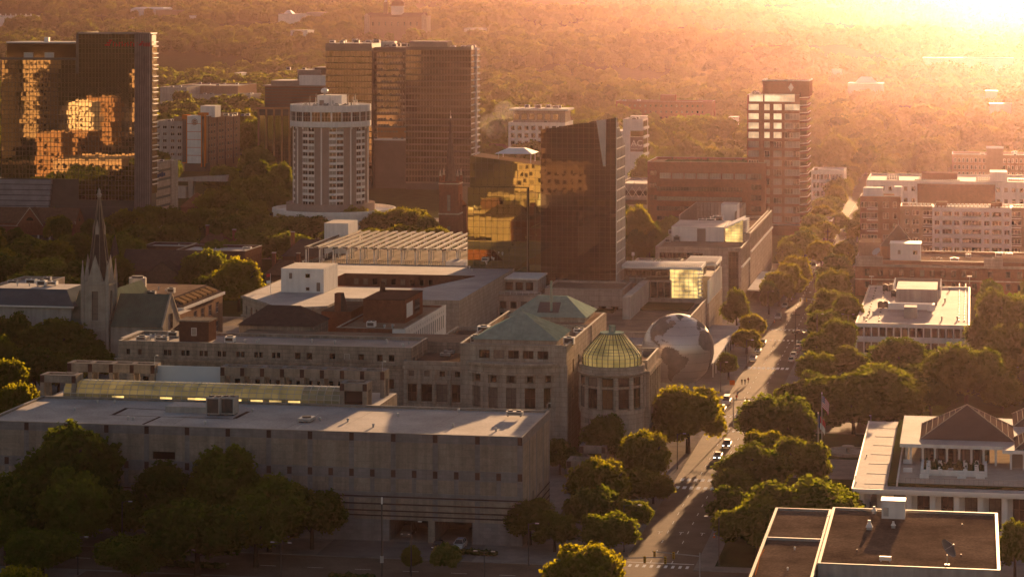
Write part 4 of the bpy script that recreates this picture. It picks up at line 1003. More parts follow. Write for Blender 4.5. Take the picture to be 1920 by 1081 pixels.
def solar_deck():
    h = 14.6; y0 = 838.0
    x0, x1, y1 = xa(y0, 570), xa(y0, 884), 900.0
    t = thing('parking_deck', 'open parking deck under a white steel canopy of tilted solar panels', 'parking deck', (x0, y0, 0))
    m = MB()
    for z in (3.6, 7.2, 10.8, 14.2):
        m.box(x0, x1, y0, y1, z - .35, z, CONCRETE, ASPHALT)
        m.box(x0, x1, y0 - .2, y0 + .02, z + .002, z + 1.0, CONCRETE); m.box(x0 - .2, x0 - .002, y0 - .2, y1, z - .35, z + 1.0, CONCRETE); m.box(x1 + .002, x1 + .2, y0, y1, z - .35, z + 1, CONCRETE)
    m.build('deck_slab', t)
    m = MB()
    for i in range(13):
        xx = x0 + .4 + (x1 - x0 - .8) * i / 12
        for yy in (y0 + .35, y0 + 20, y0 + 40, y1 - .6): m.box(xx - .3, xx + .3, yy, yy + .6, .02, 14.0, CONCRETE)
    m.build('column', t)
    m = MB(); m.box(x0 + .5, x1 - .5, y0 + 12, y1 - 12, .02, 13.8, BLACK); m.build('inner_shade_block', t)  # black block puts the shade of the inner levels into colour
    m = MB()
    for i in range(90): xx = x0 + (x1 - x0) * i / 90; m.box(xx, xx + .07, y0 - .22, y0 - .15, 15.2, 16.4, DARKMETAL)
    m.box(x0, x1, y0 - .24, y0 - .14, 16.4, 16.5, DARKMETAL); m.build('railing', t)
    zc = 20.4; m = MB(); n = 12
    for i in range(n + 1):
        xx = x0 + .5 + (x1 - x0 - 1) * i / n
        for yy in (y0 + 1, y0 + 27, y1 - 3): m.box(xx - .22, xx + .22, yy - .22, yy + .22, 14.2, zc - .4, WHITE); m.box(xx + .7, xx + .9, yy - .1, yy + .1, 14.2, zc - .4, WHITE)
        m.box(xx - .15, xx + .15, y0, y1 - 2, zc - .6, zc - .2, BROWNPANEL)
    for yy in (y0 + 1, y0 + 27, y1 - 3): m.box(x0, x1, yy - .15, yy + .15, zc - .19, zc + .05, WHITE)
    m.build('canopy_frame', t)
    pv = mat('solar_panel', (.45, .37, .28), rough=.3, var=.1, spec=.6); nr = 17
    for i in range(nr):
        m = MB(); xa0 = x0 + (x1 - x0) * i / nr; w = (x1 - x0) / nr * .5
        m.prism([(xa0, y0 - .5), (xa0 + w, y0 - .5), (xa0 + w, y1 - 1), (xa0, y1 - 1)], zc, [zc + .25, zc + .6, zc + .6, zc + .25], DARKMETAL, pv)
        m.build('panel_row', t)
    m = MB(); a, b = xa(880, 608), xa(880, 653); m.box(a, b, 880, 894, 14.2, 25.0, WHITE, ROOF_GREY); m.build('stair_tower', t)
    m = MB(); a, b = xa(836, 845), xa(836, 880); m.box(a, b, 828, 837.5, .02, 17.5, WHITE, ROOF_LIGHT); m.box(a + .6, a + 3, 827.6, 828, 13, 15.0, METAL); m.build('stair_block', t)
    FOOT.append((x0, x1, y0 - 10, y1))
solar_deck()

# ================================================================== right of the street
def white_office():
    y0, h = 755.0, 9.5
    x0 = xa(y0, 1604); x1 = xa(y0, 1818); y1 = 855.0
    t = thing('office_building', 'low white office building with a broad pale roof full of ducts and bright parapet edges', 'building', (x0, y0, 0))
    L = x1 - x0
    block(t, x0, x1, y0, y1, .02, h, WHITE, ROOF_LIGHT, {'f': grid(L, 5.2, 9.0, 15, 1, 1.75, 2.7, .3, .3, 'dark') + grid(L, .4, 4.6, 15, 1, 1.75, 3.2, .3, .3, 'dark'), 'r': grid(100, 5.2, 9.0, 34, 1, 2.0, 2.7, .5, .5, 'dark'), 'l': grid(100, 5.2, 9.0, 34, 1, 2.0, 2.7, .5, .5, 'dark')}, par=.5)
    m = MB()
    for i in range(16): xx = x0 + .3 + (L - .6) * i / 15; m.box(xx - .15, xx + .15, y0 - .3, y0 - .002, .1, h - .3, WHITE)
    m.box(x0 - .3, x1 + .3, y0 - .35, y0 - .003, 4.4, 5.1, WHITE); m.build('pier', t)
    z = h - .5; B = lambda a, b, py, d: (gp(a, py, z)[0], gp(b, py, z)[0], gp((a + b) / 2, py, z)[1], gp((a + b) / 2, py, z)[1] + d)
    m = MB(); q = B(1680, 1757, 572, 22); m.box(q[0], q[1], q[2], q[3], z, z + 5, CONCRETE, ROOF_LIGHT); m.build('plant_room', t)
    m = MB(); q = B(1676, 1765, 548, 24); m.box(q[0], q[1], q[2] + 10, q[2] + 10.3, z, z + 3.6, BROWNPANEL); m.box(q[0], q[0] + .3, q[2] - 14, q[2] + 10, z, z + 3.6, WHITE); m.box(q[1] - .3, q[1], q[2] - 14, q[2] + 10, z, z + 3.6, WHITE); m.build('screen_wall', t)
    m = MB(); q = B(1695, 1719, 597, 6); m.box(q[0], q[1], q[2], q[3], z, z + 3.4, CONCRETE, ROOF_LIGHT); m.build('lift_house', t)
    m = MB(); q = B(1665, 1752, 585, 3); m.box(q[0], q[1], q[2], q[3], z + .8, z + 2.6, WHITEMETAL); m.cyl(q[1] - 1, q[2] - .2, z + .6, z + 2.6, 1.2, 1.2, WHITEMETAL, 14); m.build('air_duct', t)
    for px, py in ((1651, 577), (1661, 577), (1660, 545), (1671, 545), (1676, 556)): p = gp(px, py, z); roof_unit(t, p[0], p[1], z, 1.7, 2.4, 2.0, DARKMETAL, 1)
    for px, py in ((1637, 590), (1772, 566), (1780, 545), (1766, 600), (1620, 600), (1630, 589), (1795, 600)): p = gp(px, py, z); roof_vent(t, p[0], p[1], z, .35, 1.2)
    m = MB()
    for px0, px1 in ((1624, 1645), (1648, 1660), (1798, 1799), (1808, 1811)):
        a, b = gp(px0, 602, z), gp(px1, 532, z); m.bar((a[0], a[1], z + .15), (b[0], b[1], z + .15), .07, DARKMETAL, 4)
        for i in range(14): q = Vector(a).lerp(Vector(b), i / 14); m.box(q.x - .25, q.x + .25, q.y - .2, q.y + .2, z, z + .28, DARKMETAL)
    m.build('conduit', t)
    for px in (1634, 1818): 
        p = gp(px, 532, z); m = MB(); m.bar((p[0], p[1], z), (p[0], p[1], z + 2.4), .07, METAL); m.box(p[0] - .8, p[0] + .8, p[1] - .2, p[1] + .2, z + 2.4, z + 2.65, METAL); m.build('roof_lamp', t)
white_office()

def foreground_block():
    h = 15.0; y0, y1 = gp(1560, 1057, h)[1], gp(1640, 954, h)[1]
    x0, x1 = gp(1533, 1057, h)[0], gp(1875, 1071, h)[0]
    t = thing('flat_roof_building', 'flat roofed building with brown gravel roof and pale metal edges, bottom right corner', 'building', (x0, y0, 0))
    block(t, x0, x1, y0, y1, .02, h, CONCRETE, ROOF_GRAVEL, {'f': grid(x1 - x0, 1, 12, 8, 3, 2.0, 2.0, 1, 1, 'dark')}, par=.3)
    z = h - .3
    X0 = gp(1403, 1080, h)[0]; Y0 = y0 - 24; xr = x0 - .3
    block(t, X0, xr, Y0, y1 + .4, .02, h - .5, CONCRETE, ROOF_GRAVEL, {'f': grid(xr - X0, 1, 12, 4, 3, 2.0, 2.0, 1, 1, 'dark')}, par=.3, name='lower_wall', rname='lower_roof')
    zz = h - .8
    p = gp(1437, 1011, zz); m = MB(); m.box(X0 + .4, xr - .2, p[1], p[1] + .35, zz, zz + .45, METAL); m.build('expansion_joint', t)
    m = MB(); pts = [gp(a, b, zz) for a, b in ((1433, 1030), (1424, 1045), (1421, 1060), (1416, 1078))]
    for a, b in zip(pts, pts[1:]): m.bar((a[0], a[1], zz + .1), (b[0], b[1], zz + .1), .06, ORANGE, 5)
    m.build('hose', t)
    for px, py in ((1490, 1030), (1477, 1068), (1552, 971), (1543, 1000)): q = gp(px, py, zz); roof_vent(t, q[0], q[1], zz, .18, .5, WHITEMETAL)
    a, b = gp(1653, 971, z), gp(1697, 971, z); m = MB(); m.box(a[0], b[0], a[1], a[1] + 3.2, z, z + 2.9, WHITE, ROOF_TAN); m.box(a[0] - .12, b[0] + .12, a[1] - .12, a[1] + 3.32, z + 2.903, z + 3.15, WHITEMETAL); m.box(a[0] + .3, a[0] + 1.2, a[1] - .05, a[1] - .003, z + .4, z + 1.9, METAL); m.build('stair_house', t)
    for px, py, s in ((1630, 992, 1), (1675, 989, .7), (1639, 962, .8)):
        q = gp(px, py, z); m = MB(); m.box(q[0] - .45 * s, q[0] + .45 * s, q[1] - .4 * s, q[1] + .4 * s, z, z + .45, METAL); m.frustum(q[0] - .6 * s, q[0] + .6 * s, q[1] - .5 * s, q[1] + .5 * s, z + .45, q[0] - .3 * s, q[0] + .3 * s, q[1] - .25 * s, q[1] + .25 * s, z + 1.1 * s, WHITEMETAL); m.box(q[0] - .25 * s, q[0] + .25 * s, q[1] - .2 * s, q[1] + .2 * s, z + 1.1 * s, z + 1.6 * s, WHITEMETAL); m.build('roof_vent', t)
    q = gp(1660, 1052, z); m = MB(); m.box(q[0] - .95, q[0] + .95, q[1] - .3, q[1] + .3, z + .25, z + .85, WHITEMETAL); m.box(q[0] - .8, q[0] - .6, q[1] - .25, q[1] + .25, z, z + .25, METAL); m.box(q[0] + .6, q[0] + .8, q[1] - .25, q[1] + .25, z, z + .25, METAL); m.build('roof_unit', t)
    for px, py in ((1607, 1033), (1802, 1042), (1804, 985)): q = gp(px, py, z); roof_vent(t, q[0], q[1], z, .15, .35, DARKMETAL)
    # satellite dish
    q = gp(1776, 1058, z); d = thing('satellite_dish', 'dark mesh satellite dish on a short post standing on the brown gravel roof', 'satellite dish', (q[0], q[1], z))
    m = MB(); m.cyl(q[0], q[1], z, z + 1.6, .09, .09, METAL, 8); m.box(q[0] - .4, q[0] + .4, q[1] - .4, q[1] + .4, z, z + .1, METAL); m.build('post', d)
    ax = Vector((.62, -.25, .52)).normalized(); u = ax.orthogonal().normalized(); v = ax.cross(u); c = Vector((q[0] - .1, q[1], z + 2.4))
    m = MB(); dm = mat('dish_mesh', (.10, .085, .08), rough=.5, spec=.4); N = 20; rings = [(0, 0), (.6, .06), (1.15, .24), (1.65, .5)]
    for (r0, h0), (r1, h1) in zip(rings, rings[1:]):
        for i in range(N):
            w0, w1 = 2 * math.pi * i / N, 2 * math.pi * (i + 1) / N
            pt = lambda r, hh, w: c + u * r * math.cos(w) + v * r * math.sin(w) + ax * hh
            m.poly([pt(r0, h0, w0), pt(r1, h1, w0), pt(r1, h1, w1), pt(r0, h0, w1)] if r0 else [pt(0, 0, 0), pt(r1, h1, w0), pt(r1, h1, w1)], dm)
    m.build('dish', d)
    m = MB()
    for i in range(3): w = 2 * math.pi * i / 3; m.bar(c + u * 1.6 * math.cos(w) + v * 1.6 * math.sin(w) + ax * .48, c + ax * 1.5, .03, METAL, 4)
    m.cyl(c.x + ax.x * 1.5, c.y + ax.y * 1.5, c.z + ax.z * 1.5 - .12, c.z + ax.z * 1.5 + .12, .12, .12, METAL, 8); m.build('feed_arm', d)
foreground_block()

def legislature():
    h = 9.0; x0, y0 = gp(1599, 916, h); y1 = gp(1633, 789, h)[1]; x1 = x0 + 78
    t = thing('columned_building', 'wide white columned building with overhanging roof, terrace and tiled pyramid roofs', 'building', (x0, y0, 0))
    FOOT.append((x0, x1, y0, y1))
    m = MB(); m.box(x0, x1, y0, y1, h - .85, h, WHITE, ROOF_LIGHT); m.box(x0 - .25, x1, y0 - .25, y0 - .003, h - .5, h + .12, WHITEMETAL); m.box(x0 - .25, x0 - .003, y0 - .25, y1, h - .5, h + .12, WHITEMETAL); m.build('roof_slab', t)
    m = MB(); m.poly([(x0 + 2.0, y0 + 1.5, h + .02), (x0 + 6.2, y0 + 1.5, h + .02), (x0 + 6.2, y1 - 1, h + .02), (x0 + 2.0, y1 - 1, h + .02)], ROOF_LIGHT); m.poly([(x0 + 6.3, y0 + 1.5, h + .02), (x1, y0 + 1.5, h + .02), (x1, y0 + 3.6, h + .02), (x0 + 6.3, y0 + 3.6, h + .02)], ROOF_LIGHT)
    for i in range(7): yy = y0 + 6 + i * 11; m.box(x0 + 2.0, x0 + 6.2, yy, yy + .1, h + .03, h + .1, METAL)
    m.build('metal_roof_strip', t)
    hedge = mat('hedge', (.035, .05, .014), var=.4, scale=2.5, bump=1)
    m = MB(); m.box(x0 + 6.6, x0 + 8.2, y0 + 4.2, y1 - 1, h + .01, h + .75, hedge); m.box(x0 + 8.3, x0 + 8.5, y0 + 4.2, y1 - 1, h + .01, h + 1.0, WHITE); m.box(x0 + 8.6, x1, y0 + 4.2, y0 + 4.9, h + .01, h + .6, hedge); m.build('hedge_strip', t)
    tz = h + .05; ter = mat('terrace_paving', (.42, .36, .30), var=.15, scale=.4)
    m = MB(); m.box(x0 + 8.6, x1, y0 + 5.0, y1 - 1, h - .2, tz, ter); m.build('terrace', t)
    m = MB(); m.box(x0 + 4.5, x1, y0 + 4, y1 - 4, .02, h - .86, WHITE); m.build('wall', t)
    n = 15; wd = []
    for i in range(n):
        xx = x0 + 9 + i * 4.6
        if i % 1 == 0: WINS.setdefault(t.name, (t, []))[1].append((xx, y0 + 3.95, 4.2, 2.4, 6.6, 0.0, 'dark'))
    for i in range(14): WINS[t.name][1].append((x0 + 4.45, y0 + 8 + i * 5, 4.2, 2.4, 6.6, R(-90), 'dark'))
    def column(xx, yy, z0, z1, s=.5):
        m = MB(); m.box(xx - s, xx + s, yy - s, yy + s, z0, z1 - .3, WHITE); m.box(xx - s - .1, xx + s + .1, yy - s - .1, yy + s + .1, z1 - .3, z1, WHITE); m.build('column', t)
    for i in range(16): column(x0 + 1.6 + i * 4.6, y0 + 1.6, .02, h - .86)
    for i in range(14): column(x0 + 1.6, y0 + 7 + i * 5.4, .02, h - .86)
    # upper pavilion
    u0, v0 = gp(1687, 831, 13.2); u1 = gp(1884, 838, 13.2)[0]; ud = 36.0
    m = MB(); m.box(u0, u1, v0, v0 + ud, 12.5, 13.2, WHITE, ROOF_LIGHT); m.box(u1 - 6, u1 + 40, v0 + 12, v0 + ud, 12.45, 13.15, WHITE, ROOF_LIGHT); m.box(u1 - .5, u1 + 40, v0 - 3.5, v0 + 11.9, 12.4, 13.1, WHITE, ROOF_LIGHT); m.build('pavilion_roof', t)
    m = MB(); m.box(u0 + 4, u1 - 3, v0 + 3.5, v0 + ud - 3, tz, 12.45, BROWNPANEL); m.box(u1 + 1.5, u1 + 38, v0, v0 + 11, tz, 12.38, BROWNPANEL); m.build('pavilion_wall', t)
    wl = u1 - 3 - (u0 + 4)
    for i in range(8): WINS[t.name][1].append((u0 + 4 + wl * (i + .5) / 8, v0 + 3.46, 10.8, wl / 8 - .5, 3.2, 0.0, 'gold' if i == 7 else 'dark'))
    for i in range(8): xx = u0 + 2.2 + (u1 - u0 - 4) * i / 7; column(xx, v0 + 1.2, tz, 12.5, .22)
    for i in range(5): column(u1 + 1.2 + 2.6 * i, v0 - 2.4, tz, 12.38, .2)
    for i in range(6): column(u0 + 1.2, v0 + 6 + 5 * i, tz, 12.5, .22)
    tile = mat('pyramid_tile', (.13, .085, .07), rough=.6, var=.12, scale=.4); rib = mat('pale_hip_sunlit_rib', (.47, .39, .30), rough=.5)
    def pyr(x, y, w, hh):
        m = MB(); m.pyramid(x, x + w, y, y + w, 13.25, 13.25 + hh, tile); b = m.build('pyramid_roof', t)
        m = MB(); c = (x + w / 2, y + w / 2)                # pale ribs on the side slopes paint glancing sun; front and back stay dark
        for s in range(4):
            a = R(90 * s); ro = lambda px, py: (c[0] + px * math.cos(a) - py * math.sin(a), c[1] + px * math.sin(a) + py * math.cos(a))
            for i in range(1, 8):
                f = i / 8; hw = w / 2 * (1 - f)
                p, q = ro(w / 2 * (1 - f) + .03, -hw), ro(w / 2 * (1 - f) + .03, hw); m.bar((p[0], p[1], 13.28 + hh * f), (q[0], q[1], 13.28 + hh * f), .10 if s % 2 == 0 else .03, rib if s % 2 == 0 else tile, 4)
            for sx in (-1, 1):
                p = ro(w / 2 + .02, sx * w / 2); m.bar((p[0], p[1], 13.3), (c[0], c[1], 13.32 + hh), .12, rib, 4)
        m.build('roof_rib', t, parent=b)
    px0, pyy = gp(1725, 822, 13.3); pyr(px0, pyy, 19.3, 5.9)
    q = gp(1900, 800, 13.3); pyr(q[0], q[1] + 1, 17, 5.4); q = gp(1903, 838, 13.3); pyr(q[0], q[1] - 2, 14, 5)
    # garden court and planters
    a, b = gp(1726, 890, tz), gp(1851, 892, tz)
    m = MB(); m.box(a[0], b[0], a[1], a[1] + .5, tz, tz + 1.1, WHITE); m.box(a[0], a[0] + .5, a[1] + .5, a[1] + 12, tz, tz + 1.1, WHITE); m.box(b[0] - .5, b[0], a[1] + .5, a[1] + 12, tz, tz + 1.1, WHITE); m.build('garden_wall', t)
    m = MB(); m.box(a[0] + .52, b[0] - .52, a[1] + .52, a[1] + 11, tz, tz + .5, hedge)
    r = random.Random(3)
    for i in range(70): xx, yy = r.uniform(a[0] + 1, b[0] - 1), r.uniform(a[1] + 1, a[1] + 11); m.cyl(xx, yy, tz + .5, tz + r.uniform(.9, 1.9), r.uniform(.3, .7), .1, hedge, 6)
    m.build('court_garden', t)
    for px in (1741, 1763, 1810, 1831):
        for py in range(866, 886, 4): m = MB(); q = gp(px, py, tz + 1); m.cyl(q[0], q[1], tz + .5, tz + 1.35, .5, .4, WHITE, 10); m.build('planter', t)
    for px, py in ((1702, 868), (1702, 884), (1786, 884), (1733, 896), (1803, 896), (1838, 896)): m = MB(); q = gp(px, py, tz); m.box(q[0] - .9, q[0] + .9, q[1] - .4, q[1] + .4, tz, tz + .8, WHITE); m.build('planter', t)
    m = MB(); ya_ = gp(1700, 904, tz)[1]
    for i in range(70): xx = x0 + 10 + i * .95; m.bar((xx, ya_, tz), (xx, ya_, tz + .95), .025, DARKMETAL, 3)
    m.bar((x0 + 10, ya_, tz + .95), (x0 + 76, ya_, tz + .95), .03, DARKMETAL, 4); m.build('railing', t)
    for px, py in ((1605, 905), (1625, 855), (1604, 895)): q = gp(px, py, h); roof_vent(t, q[0], q[1], h, .15, .4)
    for px in (1633,): q = gp(px, 789, h); m = MB(); m.bar((q[0], q[1], h), (q[0], q[1], h + 1.2), .05, METAL); m.box(q[0] - .4, q[0] + .1, q[1] - .1, q[1] + .1, h + 1.2, h + 1.35, METAL); m.build('roof_lamp', t)
    q = gp(1590, 850); f = thing('fountain', 'round stone fountain basin on the plaza left of the columned building', 'fountain', (q[0], q[1], .13))
    m = MB(); m.lathe(q[0], q[1], [(5.2, .13), (5.2, .8), (4.7, .8), (4.7, .5), (0.01, .5)], LIMESTONE, 36); m.build('basin', f); m = MB(); m.cyl(q[0], q[1], .5, 1.6, .5, .3, LIMESTONE, 12); m.lathe(q[0], q[1], [(.3, 1.4), (1.5, 1.7), (1.4, 1.85), (.01, 1.7)], LIMESTONE, 18); m.build('centre_bowl', f)
legislature()
# ================================================================== towers of the middle distance
def left_tower():
    y0 = ya(gp(282, 440)[0], 282); x1 = gp(282, 440)[0]; y0 = gp(282, 440)[1]
    xf, xs, x0 = xa(y0, 254), xa(y0, 148), xa(y0, 3)
    zt, zm = za(x1, y0, 64), za(x0, y0, 112)
    zb = za(x0, y0, 334)
    t = thing('glass_tower', 'wide gold reflecting glass tower with taller right half and small red rooftop lettering', 'tower', (x0, y0, 0))
    m = MB(); m.box(x0 + .2, xs, y0 + .3, y0 + 30, 5, zm - .3, DARKMETAL, ROOF_GREY); m.box(xs + .01, x1 - .3, y0 + .3, y0 + 9, 3, zt - .4, DARKMETAL, ROOF_GREY); m.box(xs + .01, x1 - 9, y0 + 9.01, y0 + 30, 3, zt - .6, DARKMETAL, ROOF_GREY); m.build('core', t)
    curtain(t, (x0, y0), (1, 0), xs - x0, zb, zm, 22, 26, GLASS_TOWER, MULLION, .0013, 61, mw=.14, hw=.2, proud=.16)
    Lr = xf - xs; slant = xa(y0, 155) - xs
    curtain(t, (xs, y0 - .35), (1, 0), Lr, za(x0, y0, 372), zt, 17, 34, GLASS_TOWER, MULLION, .0013, 62, mw=.14, hw=.2, proud=.16)
    m = MB(); m.poly([(xs - .02, y0 - .36, za(xs, y0, 340)), (xs - .02, y0 + .3, za(xs, y0, 340)), (xs - .02, y0 + .3, zt), (xs - .02, y0 - .36, zt)], GLASS_BROWN)
    m.prism([(xs - 1.2, y0 - .5), (xs - .05, y0 - .5), (xs - .05, y0 + 26), (xs - 1.2, y0 + 26)], zm - 6, [zt, zt + .6, zt + .6, zt], MULLION, COPING); m.build('slanted_edge', t)
    m = MB(); m.box(xs - .5, x1, y0 - .5, y0 + .1, zt + .01, zt + .7, COPING); m.box(xs - .5, x1 + .2, y0 + .11, y0 + 9, zt + .01, zt + .5, WHITEMETAL, ROOF_GREY); m.build('parapet_cap', t)
    m = MB(); m.box(xf, x1, y0 - .6, y0 + 2, 3, zt, mat('fin_wall', (.13, .115, .115), rough=.5))
    for i in range(9): xx = xf + (x1 - xf - .3) * i / 8; m.box(xx, xx + .3, y0 - 1.3, y0 - .601, 3, zt + .4, mat('fin_metal', (.24, .21, .21), rough=.45))
    m.build('fin_wall', t)
    # lit side with slab edges
    xr, yr = xa(y0 + 14, 295.5), y0 + 14
    curtain(t, (x1 + .05, y0 + 2.1), (0, 1), 6.8, 18, zt - 5, 4, 20, GLASS_SIDE, MULLION, .006, 63, mname='side_mullion')
    m = MB(); zz = 22
    while zz < zt - 4.5:
        for d in (0, 1.9): m.box(x1 + .1, x1 + .8, y0 + 2.1, y0 + 9, zz + d, zz + d + .38, WHITEMETAL)
        zz += 5.1
    m.build('slab_edge', t)
    # roof house on the left half
    a, b = xa(y0 + 3, 13), xa(y0 + 3, 146); m = MB(); zp = za(a, y0 + 3, 81)
    m.box(a, b, y0 + 3, y0 + 22, zm - .3, zp, GLASS_BROWN, ROOF_LIGHT); m.box(a - .3, b, y0 + 2.7, y0 + 22.3, zp + .003, zp + .6, WHITEMETAL, ROOF_LIGHT); m.build('roof_house', t)
    m = MB(); m.box(x0, xs - 1.3, y0 - .4, y0 + .2, zm + .002, zm + 1.0, MULLION); m.build('parapet', t)
    m = MB(); c = xa(y0 + 8, 87); m.box(c - 1, c + 1, y0 + 8, y0 + 10, zp + .6, zp + 2.6, WHITEMETAL); m.build('roof_unit', t)
    for px in (45, 84): q = xa(y0 + 2.9, px); m = MB(); m.box(q, q + 4.4, y0 + 2.6, y0 + 2.9, zm + .1, zm + 3.2, METAL); m.build('roof_louvre', t)
    # podium at the lower left, slanted right end
    p1 = xa(y0 - 1, 98); m = MB()
    nb = 7; zlow = za(x0, y0, 404)
    for i in range(nb):
        z0_, z1_ = zlow + (zb - zlow) * i / nb, zlow + (zb - zlow) * (i + 1) / nb
        m.box(x0 - 14, p1 - .3 * (nb - i), y0 - 1.6, y0 + 6, z0_, z1_ - .35, mat('podium_panel', (.24, .23, .25), rough=.5)); m.box(x0 - 14, p1 - .6 - .3 * (nb - i), y0 - 1.2, y0 + 6, z1_ - .35, z1_ - .003, DARKMETAL)
    m.build('podium', t)
    m = MB(); m.box(x0 - 1, x1 + .1, y0 - .1, y0 + 9, .02, 12, DARKMETAL); m.build('base', t)
    red = mat('red_letter', (.42, .02, .03), rough=.5); m = MB(); zc = zt - 4.6
    def emblem(xe, yy, s):
        for i in range(3): m.prism([(xe - s + i * .5 * s, yy), (xe + s * .2 + i * .3 * s, yy), (xe + s * .2 + i * .3 * s, yy + .2), (xe - s + i * .5 * s, yy + .2)], zc - .4 * s + i * .55 * s, zc + i * .55 * s, red)
    emblem(xa(y0 - .6, 204), y0 - .75, 1.8); emblem(xa(y0 - 1.4, 265), y0 - 1.5, 1.2)
    for i in range(9): xx = xa(y0 - .6, 212) + i * 1.35; hh = (2.2, 1.6, 2.0)[i % 3]; m.box(xx, xx + .3, y0 - .75, y0 - .55, zc - 1, zc - 1 + hh, red); m.box(xx + .31, xx + .95, y0 - .75, y0 - .55, zc - 1 + hh * (.3 if i % 2 else .75), zc - .7 + hh * (.3 if i % 2 else .75), red)
    for i in range(6): xx = xa(y0 - 1.4, 269) + i * .52; m.box(xx, xx + .26, y0 - 1.5, y0 - 1.32, zc - .9, zc + (.9 if i % 2 else .5), red)
    m.build('sign_letters', t)
    FOOT.append((x0 - 15, x1 + 2, y0 - 4, y0 + 32))
    # low lit annex at its right foot
    X1, Y0 = gp(280, 440); Y0 += 8; X1 = xa(Y0, 280); zz = za(X1, Y0, 309); Y1 = ya(X1, 322)
    a = thing('office_building', 'low pale banded office block at the right foot of the wide gold tower', 'building', (X1 - 24, Y0, 0))
    block(a, X1 - 24, X1, Y0 + 2.5, Y1, .02, zz, LIMESTONE_PINK, ROOF_LIGHT, {}, par=.6)
    m = MB(); m.box(X1 + .02, X1 + .5, Y1 - 2, Y1 + 8, .02, zz - .3, LIMESTONE_PINK, ROOF_LIGHT); m.box(X1 - 23, X1 - .02, Y1 + .02, Y1 + 8, .02, zz - .3, LIMESTONE_PINK, ROOF_LIGHT); m.build('end_pier', a)
    for i in range(6): m = MB(); z = zz - 3.2 - 4.0 * i; m.box(X1 + .003, X1 + .07, Y0 + 3, Y1 - 2.1, z - 1.1, z, DARKMETAL); m.build('window_band', a)
    m = MB(); bl = mat('blue_sign', (.05, .07, .14)); cx = ya(X1, 301)
    for i in range(4): m.box(X1 + .07, X1 + .2, cx - 5 + i * 3, cx - 2.6 + i * 3, zz - 6.6 + .25 * (i % 2), zz - 5.0 + .3 * (i % 3), bl)
    m.build('sign_letters', a)
    clutter(a, X1 - 22, X1, Y0 + 3, Y1, zz - .6, 9, 8, 64)
left_tower()

